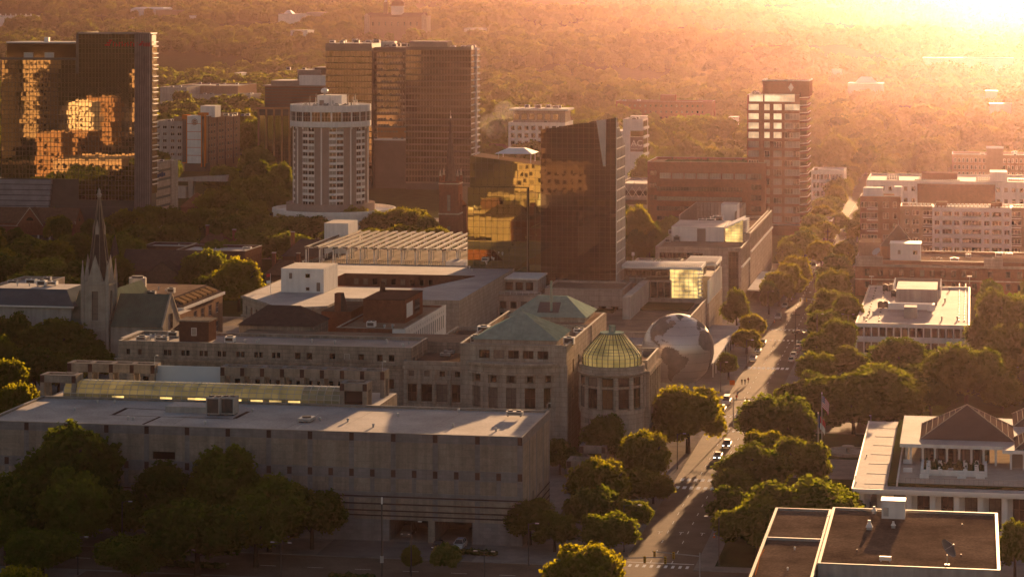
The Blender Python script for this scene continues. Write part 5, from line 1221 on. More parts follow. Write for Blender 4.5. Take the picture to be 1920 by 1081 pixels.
def banded_hotel():
    X, Y = gp(397, 322); z = za(X, Y, 222)
    t = thing('hotel_building', 'grey hotel with a tall white panelled corner framed in orange and a round emblem', 'building', (X, Y, 0))
    xl = xa(Y + 4, 293); xr = xa(Y + 60, 450)
    wy = Y + 2
    L = xa(wy, 343) - xl
    block(t, xl, xa(wy, 343), wy, wy + 22, .02, z - 2, CONCRETE, ROOF_TAN, {'f': [(L * f, 6 + 4.1 * j, 2.6, 2.0, 'white') for j in range(6) for f in (.09, .34, .62, .87)]}, par=1.0)
    # right wing is a long wall seen obliquely
    x2, y2, x3, y3 = xa(Y + 1, 383), Y + 1, xa(Y + 58, 450), Y + 58
    ex = Vector((x3 - x2, y3 - y2)); L2 = ex.length; ex.normalize(); n = Vector((ex.y, -ex.x))
    m = MB(); rr = []
    cols = [3, 8, 12, 16.5, 20.5, 25, 29.5, 34, 38.5, 43, 47.5, 52, 56.5]
    for j in range(6):
        for c in cols:
            if c < L2 - 2: rr.append((c, 7 + 4.1 * j, 2.2, 2.1, 'white'))
    m.facade((x2, y2), tuple(ex), L2, .02, z + 1, [q[:4] for q in rr], BRICK_TAN, .3); rot = math.atan2(ex.y, ex.x)
    for q in rr: c = Vector((x2, y2)) + ex * q[0] - n * .3; WINS.setdefault(t.name, (t, []))[1].append((c.x, c.y, q[1], q[2], q[3], rot, q[4]))
    b0, b1 = Vector((x2, y2)) - n * 20, Vector((x3, y3)) - n * 20
    m.poly([(x3, y3, .02), (b1.x, b1.y, .02), (b1.x, b1.y, z + 1), (x3, y3, z + 1)], BRICK_TAN); m.poly([(b0.x, b0.y, .02), (x2, y2, .02), (x2, y2, z + 1), (b0.x, b0.y, z + 1)], BRICK_TAN)
    m.build('wing_wall', t)
    m = MB(); m.poly([(x2, y2, z + .3), (x3, y3, z + .3), (b1.x, b1.y, z + .3), (b0.x, b0.y, z + .3)], ROOF_TAN); m.build('roof', t)
    m = MB(); off = n * .05
    for s in range(4):
        a, b = Vector((x2, y2)) + ex * (6 + s * 13.2) + off, Vector((x2, y2)) + ex * (7.6 + s * 13.2) + off
        m.poly([(a.x, a.y, 2), (b.x, b.y, 2), (b.x, b.y, z + .8), (a.x, a.y, z + .8)], mat('dark_pier', (.14, .10, .085)))
    m.build('wall_pier', t)
    a, b, y = xa(Y - 1, 351), xa(Y - 1, 377), Y - 1
    m = MB(); m.box(a, b, y, y + 8, 5, z + 1.5, WHITE); m.build('white_panel', t)
    m = MB()
    for i in range(1, 6): zz = 5 + (z - 3.5) * i / 6; m.box(a, b, y - .1, y - .003, zz - .15, zz + .15, ORANGE)
    m.box(a - 3.2, a - .01, y - .3, y + 7, 5, 5.6, ORANGE); m.box(a - .5, a - .01, y - .3, y + 7, 5.61, z + 2, ORANGE); m.box(b + .01, b + .5, y - .3, y + 7, 3, z + 2, ORANGE); m.box(a - 3.2, a - .51, y - .3, y + 7, z - .6, z + 2, ORANGE); m.box(b - 3, b + 2.5, y + 3, y + 7.5, z + 1.6, z + 3.2, ORANGE); m.box(b + 1.8, b + 2.4, y - .3, y + 3, 3, z + 2, ORANGE)
    m.build('orange_frame', t)
    m = MB(); m.box(a - 3.1, a - .52, y + .3, y + 7, 5.61, z - .61, DARKMETAL); m.box(b + .51, b + 1.79, y + .3, y + 7, 5, z + 1, DARKMETAL); m.box(a - 2, b + 3, y + 1, y + 9, .02, 4.9, DARKMETAL); m.build('stair_glass', t)
    m = MB(); cx, cz = (a + b) / 2 + .4, z - 2.2; em = mat('emblem_bronze', (.24, .12, .07))
    N = 24
    for i in range(N):
        w0, w1 = 2 * math.pi * i / N, 2 * math.pi * (i + 1) / N
        q = lambda r, w: (cx + r * math.cos(w), y - .16, cz + r * math.sin(w))
        m.poly([q(1.5, w0), q(1.9, w0), q(1.9, w1), q(1.5, w1)], em); m.poly([q(0.6, w0), q(1.2, w0), q(1.2, w1), q(.6, w1)], em)
    m.box(cx - .25, cx + .25, y - .2, y - .1, cz - .6, cz + .6, em); m.build('emblem', t)
    m = MB(); m.box(xa(Y + 12, 376), xa(Y + 12, 403), Y + 12, Y + 24, z, z + 7.0, WHITE, ROOF_LIGHT); m.build('lift_house', t)
    clutter(t, xl + 1, xa(wy, 342), wy + 1, wy + 20, z - 3, 8, 5, 71); clutter(t, x2 + 3, x2 + 22, Y + 16, Y + 34, z + .3, 6, 6, 72)
    FOOT.append((xl, x3, Y - 2, Y + 62))
banded_hotel()

def simple(px0, px1, pyb, pyt, depth, wall, roof, label, cat='office_building', nx=0, nz=0, w=1.8, h=1.8, kind='dark', par=.8, category='building', cl=(2, 2), side=True, z0m=1.5, group=None):
    x0, y0 = gp(px0, pyb); x1 = xa(y0, px1); z = za(x1, y0, pyt)
    t = thing(cat, label, category, (x0, y0, terrain(x0, y0) - .5), group)
    zb = t.location.z
    rects = {}
    if nx: rects['f'] = grid(x1 - x0, z0m, z - 1.2, nx, nz, w, h, .6, .6, kind)
    if nx and side: rects['r'] = grid(depth, z0m, z - 1.2, max(2, round(depth / ((x1 - x0) / nx))), nz, w, h, .8, .8, kind)
    block(t, x0, x1, y0, y0 + depth, zb + .02, z, wall, roof, rects, par=par)
    if cl[0] + cl[1]: clutter(t, x0, x1, y0, y0 + depth, z - par, cl[0], cl[1], int(px0))
    return t, x0, x1, y0, z

def round_hotel():
    D = 1116.0; t0 = (620 - 960) / F; L = t0 * D; cx, cyy = L * C - D * S, L * S + D * C
    zt, zc0 = za(cx, cyy, 196), za(cx, cyy, 236); zb = za(cx, cyy, 384)
    t = thing('hotel_tower', 'round white and brown hotel tower with a wide glazed crown and antennas', 'tower', (cx, cyy, 0))
    r = 16.4; nf = 13; fh = (zc0 - zb) / nf; base = -math.pi / 2 - A + t0
    pt = lambda w, rr: (cx + rr * math.sin(w), cyy - rr * math.cos(w))
    th0 = R(8.6) - math.atan(-t0) * 0 + (A - 0) * 0
    view = math.atan2(cx, cyy)                      # angle of the line of sight; a=0 faces the camera
    ang = lambda d: -view * 1 + R(d) if False else R(d) - view
    m = MB(); sl = MB(); rib = MB()
    core = [pt(2 * math.pi * i / 64, r - .25) for i in range(64)]; m.prism(core, .02, zc0, BROWNPANEL)
    m.build('core', t)
    pan = MB()
    for bidx in range(8):
        c0 = 8.6 + 45 * bidx
        for s in range(4):                         # brown brick panels either side of the white rib
            d0 = c0 + 11.2 + s * 5.65; a0, a1 = ang(d0), ang(d0 + 5.65)
            pan.prism([pt(a0, r), pt(a1, r), pt(a1, r - .5), pt(a0, r - .5)], zb, zc0, BROWNPANEL)
        w = ang(c0 + 22.5); p = pt(w, r + .35); rib.cyl(p[0], p[1], zb, zc0 + .8, .32, .32, WHITE, 6)
        w = ang(c0); p = pt(w, r + .1); rib.cyl(p[0], p[1], zb, zc0 + .8, .16, .16, WHITE, 6)
        for j in range(nf):
            z = zb + fh * j
            for s in range(2):
                a0, a1 = ang(c0 - 11.2 + s * 11.2), ang(c0 - 11.2 + (s + 1) * 11.2)
                sl.prism([pt(a0, r + .12), pt(a1, r + .12), pt(a1, r - .5), pt(a0, r - .5)], z, z + .85, WHITE)
                if s and bidx in (0, 1, 2, 6, 7): sl.build('balcony_band', t); sl = MB()
                am = (a0 + a1) / 2; q = pt(am, r * math.cos(R(5.6)) - .08)
                WINS.setdefault(t.name, (t, []))[1].append((q[0], q[1], z + .85 + (fh - .85) / 2, 2 * r * math.sin(R(5.6)) - .1, fh - .86, am, 'white' if (j * 7 + bidx * 3 + s) % 5 else 'curtain'))
    pan.build('wall_panel', t); sl.build('rear_band', t); rib.build('rib', t)
    # crown
    R1 = 17.7; m = MB(); m.lathe(cx, cyy, [(r - 1, zc0), (R1 - .4, zc0), (R1, zc0 + .3), (R1, zc0 + 2.4), (R1 - .5, zc0 + 2.4), (R1 - .5, zt - 2.6), (R1, zt - 2.6), (R1, zt + .2), (R1 - .5, zt + .2), (R1 - .5, zt - 1.2), (.01, zt - 1.2)], WHITE, 64); m.build('crown', t)
    for i in range(24):
        w = ang(8.6 + i * 15); q = pt(w, (R1 - .35)); WINS[t.name][1].append((q[0], q[1], (zc0 + 2.4 + zt - 2.6) / 2, 4.1, zt - zc0 - 5.1, w, 'goldwhite' if i in (0, 23, 22) else 'white'))
    m = MB()
    for i in range(24):
        if i % 2 == 0 or i % 3 == 0: w = ang(1.1 + i * 15); p = pt(w, R1 - .3); m.cyl(p[0], p[1], zc0 - .7, zt - 2.4, .35, .35, WHITE, 6)
    m.build('crown_post', t)
    m = MB(); m.box(cx - 5, cx + 6, cyy - 4, cyy + 5, zt - 1.3, zt + 4.2, WHITE, ROOF_LIGHT); m.box(cx - 4, cx - 2, cyy - 4.1, cyy - 4.01, zt - 1, zt + 2, BROWNPANEL); m.build('roof_house', t)
    m = MB(); m.cyl(cx - 2.5, cyy - 1, zt + 4.2, zt + 5.2, .5, .5, METAL, 8); s0 = [(1.5, zt + 5.2), (1.7, zt + 6), (1.2, zt + 7), (.01, zt + 7.3)]; m.lathe(cx - 2.5, cyy - 1, s0, WHITEMETAL, 14); m.build('radome', t)
    m = MB(); rr = random.Random(4)
    for i in range(34):
        w = rr.uniform(0, 6.28); q = rr.uniform(6, 14); x, y = cx + q * math.cos(w), cyy + q * math.sin(w) * .7; m.bar((x, y, zt - 1.2), (x, y, zt + rr.uniform(.6, 5)), rr.uniform(.06, .2), rr.choice((METAL, WHITEMETAL, DARKMETAL)), 5)
    m.build('antenna_cluster', t)
    clutter(t, cx - 11, cx + 11, cyy - 12, cyy - 4, zt - 1.2, 6, 6, 81)
    # round podium
    rp = 26.5; zp = za(cx, cyy - rp, 398)
    m = MB(); px_ = cx + 1.5; m.lathe(px_, cyy, [(rp, .02), (rp, zp - 1.8), (rp + .5, zp - 1.7), (rp + .5, zp), (rp - .3, zp), (rp - .3, zp - 1.2), (.01, zp - 1.2)], WHITE, 64); m.build('podium', t)
    m = MB(); m.lathe(cx, cyy, [(r + 3, zp - 1.1), (r + 3, zp + 2.4), (r - 1, zp + 2.4)], BROWNPANEL, 40); m.build('podium_drum', t)
    FOOT.append((cx - rp, cx + rp, cyy - rp, cyy + rp))
round_hotel()

def twin_glass():
    X1, Y0 = gp(883, 357)[0], gp(883, 357)[1]
    zr = za(X1, Y0, 93); xm = xa(Y0, 761); xl = xa(Y0, 697); x0 = xa(Y0, 611)
    t = thing('glass_tower', 'broad bronze glass block of stepped volumes with horizontal bands behind the round hotel', 'tower', (x0, Y0, 0))
    m = MB(); m.box(xm, X1 - .2, Y0 + .2, ya(X1, 897), .02, zr - .2, DARKMETAL, ROOF_GREY); m.box(xl, xm - .1, Y0 + 6.2, Y0 + 40, .02, za(xm, Y0 + 6, 89), DARKMETAL, ROOF_GREY); m.box(x0, xl - .1, Y0 + .2, Y0 + 36, .02, za(xl, Y0, 82), DARKMETAL, ROOF_GREY); m.build('core', t)
    nf = 21
    curtain(t, (xm, Y0), (1, 0), X1 - xm, 4, zr, 22, nf, GLASS_BROWN, MULLION, .0009, 91, mw=.1, hw=.9, proud=.2)
    zl = za(xl, Y0, 95); curtain(t, (x0, Y0), (1, 0), xl - x0, 4, zl, 16, nf, GLASS_BROWN, MULLION, .0009, 92, mw=.12, hw=.55, proud=.25)
    zm = za(xm, Y0 + 6, 97); curtain(t, (xl, Y0 + 6), (1, 0), xm - xl, za(xl, Y0, 262), zm, 12, 14, GLASS_BROWN, MULLION, .0009, 93, mw=.12, hw=.9, proud=.3)
    curtain(t, (xl, Y0 + 8), (1, 0), xm - xl, 4, za(xl, Y0, 264), 10, 8, GLASS_DARK, MULLION, .0009, 94)
    m = MB(); m.box(x0 - .2, xl + .1, Y0 - .25, Y0 + .2, zl, zl + 3.4, SPANDREL); m.box(xm - .1, X1 + .1, Y0 - .25, Y0 + .2, zr, zr + 1.4, MULLION); m.box(xl, xm, Y0 + 5.2, Y0 + 6, za(xl, Y0, 264), za(xl, Y0, 260), WHITEMETAL); m.build('parapet', t)
    r = random.Random(5); m = MB()
    for j in range(14):
        for i in range(11):
            if r.random() < .7: xx = xl + .6 + (xm - xl - 1) * i / 11; z = za(xl, Y0, 262) + (zm - za(xl, Y0, 262)) * j / 14; m.box(xx, xx + 1.3, Y0 + 4.9, Y0 + 6, z + .3, z + 1.35, SPANDREL)
    m.build('balcony', t)
    m = MB(); zz = za(xl, Y0, 240); m.box(xa(Y0 + 4.9, 708), xm - .5, Y0 + 4.9, Y0 + 5.8, za(xl, Y0, 259), za(xl, Y0, 240), mat('bronze_screen', (.30, .13, .05), rough=.4)); m.build('screen_panel', t)
    # lit right side: white slab bands
    yb = ya(X1, 897) - Y0
    curtain(t, (X1 + .05, Y0 + .3), (0, 1), yb, 6, zr, 12, nf, GLASS_SIDE, MULLION, .006, 95, mname='side_mullion')
    m = MB()
    for j in range(nf + 1):
        z = 6 + (zr - 6) * j / nf; m.box(X1 + .1, X1 + .5, Y0, Y0 + yb * .55, z - .35, z + .3, WHITE); m.box(X1 + .1, X1 + 1.0, Y0 + yb * .58, Y0 + yb, z - .5, z + .35, WHITE)
    m.box(X1 + .1, X1 + 1.1, Y0 + yb * .55, Y0 + yb * .58, 6, zr + 1, WHITE); m.build('slab_edge', t)
    q0, q1 = xa(Y0 + 12, 768), xa(Y0 + 12, 838); m = MB(); m.box(q0, q1, Y0 + 12, Y0 + 26, zr - .1, zr + 4.2, BROWNPANEL, ROOF_LIGHT); m.box(xa(Y0 + 14, 714), xa(Y0 + 14, 740), Y0 + 14, Y0 + 20, zm, zm + 5.5, METAL); m.build('plant_room', t)
    clutter(t, x0, xl, Y0 + 1, Y0 + 30, za(xl, Y0, 82), 8, 8, 96, 1.2); clutter(t, xl, xm, Y0 + 8, Y0 + 34, za(xm, Y0 + 6, 89), 10, 8, 97, 1.2); clutter(t, q1, X1, Y0 + 2, Y0 + 34, zr - .2, 8, 8, 98, 1.2)
    FOOT.append((x0, X1 + 2, Y0 - 2, Y0 + 42))
twin_glass()

def brown_steps():
    X0, Y0 = gp(483, 330); x1 = xa(Y0, 618)
    t = thing('office_building', 'dark brown stepped office block with copper coloured vertical piers left of the round hotel', 'building', (X0, Y0, 0))
    z1 = za(X0, Y0, 205); pier = mat('copper_pier', (.34, .20, .11), rough=.5)
    block(t, X0, x1, Y0, Y0 + 40, .02, z1, DARKMETAL, ROOF_GREY, {'f': grid(x1 - X0, 8, z1 - 3, 9, 1, 4.2, z1 - 12, 1, 1, 'gold')}, par=.6)
    m = MB()
    for i in range(10): xx = X0 + .2 + (x1 - X0 - 1.2) * i / 9; m.box(xx, xx + .9, Y0 - .7, Y0 - .005, 4, z1, pier)
    m.box(X0 - .3, x1, Y0 - .8, Y0 - .004, z1 + .15, z1 + 1.4, pier); m.box(X0 - .3, x1, Y0 - .8, Y0 - .004, 2, 3.9, pier); m.build('pier', t)
    xa_, za_ = xa(Y0 + 3, 497), za(X0, Y0 + 3, 162)
    m = MB(); m.box(xa_, x1, Y0 + 3, Y0 + 36, z1 - .5, za_, BRICK_DARK, ROOF_GREY)
    for i in range(7): z = z1 + 1 + (za_ - z1 - 1) * i / 7; m.box(xa_ - .05, x1, Y0 + 2.9, Y0 + 2.995, z, z + 1.0, DARKMETAL)
    m.box(xa_ - 1, x1, Y0 + 2, Y0 + 37, za_ + .003, za_ + .7, mat('eave_metal', (.25, .20, .17)), ROOF_GREY); m.build('upper_storeys', t)
    b0 = xa(Y0 + 5, 508); zb = za(b0, Y0 + 5, 153); m = MB(); m.box(b0, xa(Y0 + 5, 560), Y0 + 5, Y0 + 30, za_ + .7, zb + .6, BROWNPANEL, ROOF_LIGHT); m.box(xa(Y0 + 6, 560.5), x1, Y0 + 6, Y0 + 30, za_ + .7, za(b0, Y0 + 6, 141), WHITE, ROOF_LIGHT); m.box(xa(Y0 + 12, 558), xa(Y0 + 12, 600), Y0 + 12, Y0 + 34, za_ + 2, za(b0, Y0 + 12, 131), BROWNPANEL, ROOF_LIGHT); m.box(xa(Y0 + 16, 590), xa(Y0 + 16, 612), Y0 + 16, Y0 + 30, za_ + 2, za(b0, Y0 + 16, 126), DARKMETAL, ROOF_LIGHT); m.build('penthouse', t)
    clutter(t, b0 + 2, x1, Y0 + 14, Y0 + 34, za(b0, Y0 + 12, 133), 5, 4, 99)
    FOOT.append((X0, x1, Y0 - 2, Y0 + 42))
brown_steps()

# ------------------------------------------------------------------ centre background
def hotel_cluster():
    t, x0, x1, y0, z = simple(953, 1060, 322, 230, 30, WHITE, ROOF_LIGHT, 'white hotel with rooftop pavilion in front of the long brown tiled roof', 'hotel_building', 8, 6, 2.4, 2.6, 'dark', cl=(3, 4))
    m = MB(); a, b = xa(y0 + 4, 962), xa(y0 + 4, 1060); m.box(a, b, y0 + 4, y0 + 24, z - .5, z + 7, LIMESTONE, ROOF_TAN); m.box(a - 2, b + 2, y0 + 2, y0 + 26, z + 7.003, z + 8, WHITE, ROOF_LIGHT); m.build('roof_pavilion', t)
    for i in range(6): WINS[t.name][1].append((a + 2 + i * (b - a - 3) / 6, y0 + 3.95, z + 3.2, 3.4, 3.6, 0.0, 'gold'))
    clutter(t, a, b, y0 + 5, y0 + 23, z + 8, 8, 8, 111, 1.2)
    x0, y0 = gp(984, 300); x1 = xa(y0, 1062); ze, zr = za(x0, y0, 229), za(x0, y0 + 12, 210)
    t = thing('brick_hall', 'long brick hall with a steep brown tiled roof and curved gable behind the white hotel', 'building', (x0, y0, 0))
    m = MB(); m.box(x0, x1, y0, y0 + 26, .02, ze, BRICK_TAN); m.build('wall', t)
    m = MB(); m.poly([(x0 - 1, y0 - .6, ze), (x1, y0 - .6, ze), (x1, y0 + 13, zr), (x0 - 1, y0 + 13, zr)], SHINGLE); m.poly([(x1, y0 + 26.6, ze), (x0 - 1, y0 + 26.6, ze), (x0 - 1, y0 + 13, zr), (x1, y0 + 13, zr)], SHINGLE); m.poly([(x0 - .5, y0, ze), (x0 - .5, y0 + 13, zr), (x0 - .5, y0 + 26, ze)], BRICK_TAN); m.poly([(x1 - .2, y0, ze), (x1 - .2, y0 + 26, ze), (x1 - .2, y0 + 13, zr)], BRICK_TAN); m.build('roof', t)
    m = MB(); gx = xa(y0 - 2, 1039); pts = [(-7, 0), (7, 0), (5.5, 2), (3.2, 3.2), (2.6, 6), (1.4, 7), (0, 7.6), (-1.4, 7), (-2.6, 6), (-3.2, 3.2), (-5.5, 2)]
    m.poly([(gx + a, y0 - 2, ze - 2 + b) for a, b in pts], LIMESTONE); m.poly([(gx + a, y0 - 1, ze - 2 + b) for a, b in pts[::-1]], LIMESTONE)
    for i in range(len(pts)): p, q = pts[i], pts[(i + 1) % len(pts)]; m.poly([(gx + p[0], y0 - 2, ze - 2 + p[1]), (gx + p[0], y0 - 1, ze - 2 + p[1]), (gx + q[0], y0 - 1, ze - 2 + q[1]), (gx + q[0], y0 - 2, ze - 2 + q[1])], LIMESTONE)
    m.box(gx - 6.5, gx + 6.5, y0 - 1.9, y0, .02, ze - 2, LIMESTONE); m.build('gable', t); FOOT.append((x0, x1, y0 - 3, y0 + 27))
    # hotel with the lettered dark sign
    t, x0, x1, y0, z = simple(1168, 1205, 342, 224, 24, WHITE, ROOF_LIGHT, 'pale hotel tower with a square dark sign reading AC', 'hotel_building', 0, 0, cl=(3, 2))
    m = MB(); yb = y0 - .2; a, b = xa(yb, 1182), xa(yb, 1207); z1, z0 = za(a, yb, 257), za(a, yb, 284); m.box(a, b - .3, yb, y0 - .01, z0, z1, mat('sign_brown', (.13, .085, .075))); m.build('sign_board', t)
    w = b - a; cx = (a + b) / 2 - .1
    lettering(t, 'AC', 4.9, WHITE, (cx, yb - .08, z1 - 5.1)); lettering(t, 'HOTELS', 1.75, WHITE, (cx, yb - .08, z0 + 2.9)); lettering(t, 'MARRIOTT', 1.35, WHITE, (cx, yb - .08, z0 + 1.0))
    m = MB(); m.box(a, b - .3, yb - .05, yb - .003, z0 + 2.35, z0 + 2.5, WHITE); m.build('sign_rule', t)
    m = MB(); m.box(a, b - .3, yb + .05, y0 - .01, z1 + .3, z1 + 3.6, PANE_GOLD); m.build('sign_window', t)
    m = MB()
    for j in range(6): z_ = z - 6 - j * 5; m.box(x1 + .005, x1 + 1.0, y0 + 1, y0 + 22, z_, z_ + 1.3, WHITE); m.box(x1 + .006, x1 + .08, y0 + 2, y0 + 21, z_ + 1.31, z_ + 4.9, PANE)
    m.build('balcony', t)
    m = MB(); m.box(x0 - 11, x0 - .01, y0 + 3, y0 + 24, .02, z - 7, WHITE, ROOF_LIGHT)
    for j in range(6): m.box(x0 - 6, x0 - .5, y0 + 2.8, y0 + 2.99, z - 13 - j * 5, z - 10 - j * 5, PANE)
    m.build('lower_wing', t)
    m = MB(); m.box(x0 + 4, x1 + 2, y0 + 2, y0 + 8, z + 1.4, z + 1.9, WHITEMETAL)
    for xx in (x0 + 4.3, x1 + 1.6): m.box(xx - .15, xx + .15, y0 + 2.1, y0 + 2.4, z - .8, z + 1.4, WHITEMETAL)
    m.build('roof_canopy', t)
    # parking level right of the dark tower
    t, x0, x1, y0, z = simple(1160, 1213, 425, 345, 40, CONCRETE, ROOF_LIGHT, 'low concrete parking deck with cross braces between the dark tower and the brick office', 'parking_deck', 0, 0, cl=(0, 2), category='parking deck')
    m = MB()
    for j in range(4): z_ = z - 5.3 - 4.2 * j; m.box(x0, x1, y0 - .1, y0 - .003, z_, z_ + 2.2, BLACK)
    for i in range(4): xx = x0 + (x1 - x0) * i / 4; m.bar((xx, y0 - .25, z - 6), (xx + 3, y0 - .25, z - 1.4), .12, WHITE, 4); m.bar((xx + 6, y0 - .25, z - 6), (xx + 3, y0 - .25, z - 1.4), .12, WHITE, 4)
    m.build('deck_opening', t)
hotel_cluster()

def brick_tower():
    y0 = 1138.0; xr = -74.5; D = dep(xr, y0)
    xt0, xt1 = xa(y0, 1401), xa(y0, 1499); ztop, zsh = za(xt1, y0, 190), za(xt0, y0, 178)
    t = thing('brick_tower', 'tall brick office tower with bright reflecting upper windows beside the main street', 'tower', (xt0, y0, 0))
    L = xt1 - xt0; z4 = za(xt0, y0, 186); r = []
    cols = [(xa(y0, 1413) - xt0, 4.6), (xa(y0, 1438) - xt0, 2.4), (xa(y0, 1458) - xt0, 3.6), (xa(y0, 1479) - xt0, 3.6), (xa(y0, 1500) - xt0 - 1.6, 3.0)]
    for j in range(14):
        zz = 6.5 + 4.15 * j
        for i, (a, w) in enumerate(cols):
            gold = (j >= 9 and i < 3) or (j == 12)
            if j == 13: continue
            r.append((a, zz, w, 2.7, 'lit' if gold else ('curtain' if (i * 2 + j) % 3 else 'white')))  # glow for mirrored sky above; pale curtain panes lighten the rest
    r.append((L * .17, 6.5 + 4.15 * 13, 6.2, 3.4, 'lit')); r.append((L * .62, 6.5 + 4.15 * 13, 13.5, 3.4, 'lit'))  # lit: glow painted for mirrored sky here too
    block(t, xt0, xt1, y0, y0 + 28, .02, zsh, BRICK, ROOF_TAN, {'f': r}, par=.8)
    m = MB()                                       # sawtooth lit corner
    for j in range(17): z = 5 + 3.4 * j; m.prism([(xt1 + .02, y0 + 1), (xt1 + 3.2, y0 + 6), (xt1 + 3.2, y0 + 26), (xt1 + .02, y0 + 26)], z, z + 1.5, BRICK); m.prism([(xt1 + .02, y0 + 1.3), (xt1 + 2.8, y0 + 6), (xt1 + 2.8, y0 + 26), (xt1 + .02, y0 + 26)], z + 1.51, z + 3.39, PANE_GOLD); m.prism([(xt1 + .02, y0 + .7), (xt1 + 3.5, y0 + 6), (xt1 + 3.5, y0 + 26), (xt1 + .02, y0 + 26)], z + 1.0, z + 1.35, WHITE)
    m.build('corner_bay', t)
    a, b = xa(y0 + 2, 1430), xa(y0 + 2, 1517); zz = za(a, y0 + 2, 152)
    m = MB(); m.box(a, b, y0 + 2, y0 + 26, zsh - .8, zz, BRICK, ROOF_TAN); m.box(a - .2, b + .2, y0 + 1.8, y0 + 2.4, zz + .003, zz + .5, WHITEMETAL); m.box(a - .2, a + .3, y0 + 2.41, y0 + 26, zz + .003, zz + .5, WHITEMETAL); m.box(b - .3, b + .2, y0 + 2.41, y0 + 26, zz + .003, zz + .5, WHITEMETAL); m.build('crown', t)
    c = xa(y0 + 1.9, 1483); m = MB(); cz = za(c, y0 + 2, 164)
    m.poly([(c - 1.2, y0 + 1.9, cz), (c, y0 + 1.9, cz - 2), (c + 1.2, y0 + 1.9, cz), (c, y0 + 1.9, cz + 2)], WHITE); m.build('emblem', t)
    clutter(t, xt0, xa(y0, 1430), y0 + 1, y0 + 20, zsh - .8, 3, 2, 121); FOOT.append((xt0, xt1 + 4, y0 - 3, y0 + 30))
    # long low wing
    x0 = xa(y0 - 4, 1214); zz = za(x0, y0 - 4, 303); x1 = xa(y0 - 4, 1436)
    w = thing('office_building', 'long brick office wing with ribbon windows and planted roof, attached left of the brick tower', 'building', (x0, y0 - 4, 0))
    LL = x1 - x0
    rr = [(8 + 5.6 * i, zz - 6.2, 4.9, 2.4, 'curtain') for i in range(8)]
    rr += [(LL * .44, zz - 12 - 4.4 * j, LL * .72, 2.0, 'dark') for j in range(4)]
    rr += [(LL * .05, zz - 5 - 5.5 * j, 3.0, 2.2, 'dark') for j in range(3)] + [(LL * .92, zz - 6 - 4.8 * j, 4.5, 2.4, 'dark') for j in range(5)]
    block(w, x0, x1, y0 - 4, y0 + 30, .02, zz, BRICK, ROOF_TAN, {'f': rr}, par=1.0)
    m = MB(); m.box(x0 + 6, x1 - 9, y0 + 3, y0 + 24, zz - .99, zz - .6, GRASS)
    r_ = random.Random(8)
    for i in range(40): xx, yy = r_.uniform(x0 + 7, x1 - 10), r_.uniform(y0 + 4, y0 + 23); m.cyl(xx, yy, zz - .6, zz + r_.uniform(-.2, .6), .5, .2, GRASS, 6)
    m.build('planted_roof', w)
    e = MB(); e.box(xt0 + 4, xt1 + 5, y0 - 8, y0 - .8, .02, 4.5, BRICK, ROOF_GREY); e.build('entrance_block', t)
brick_tower()

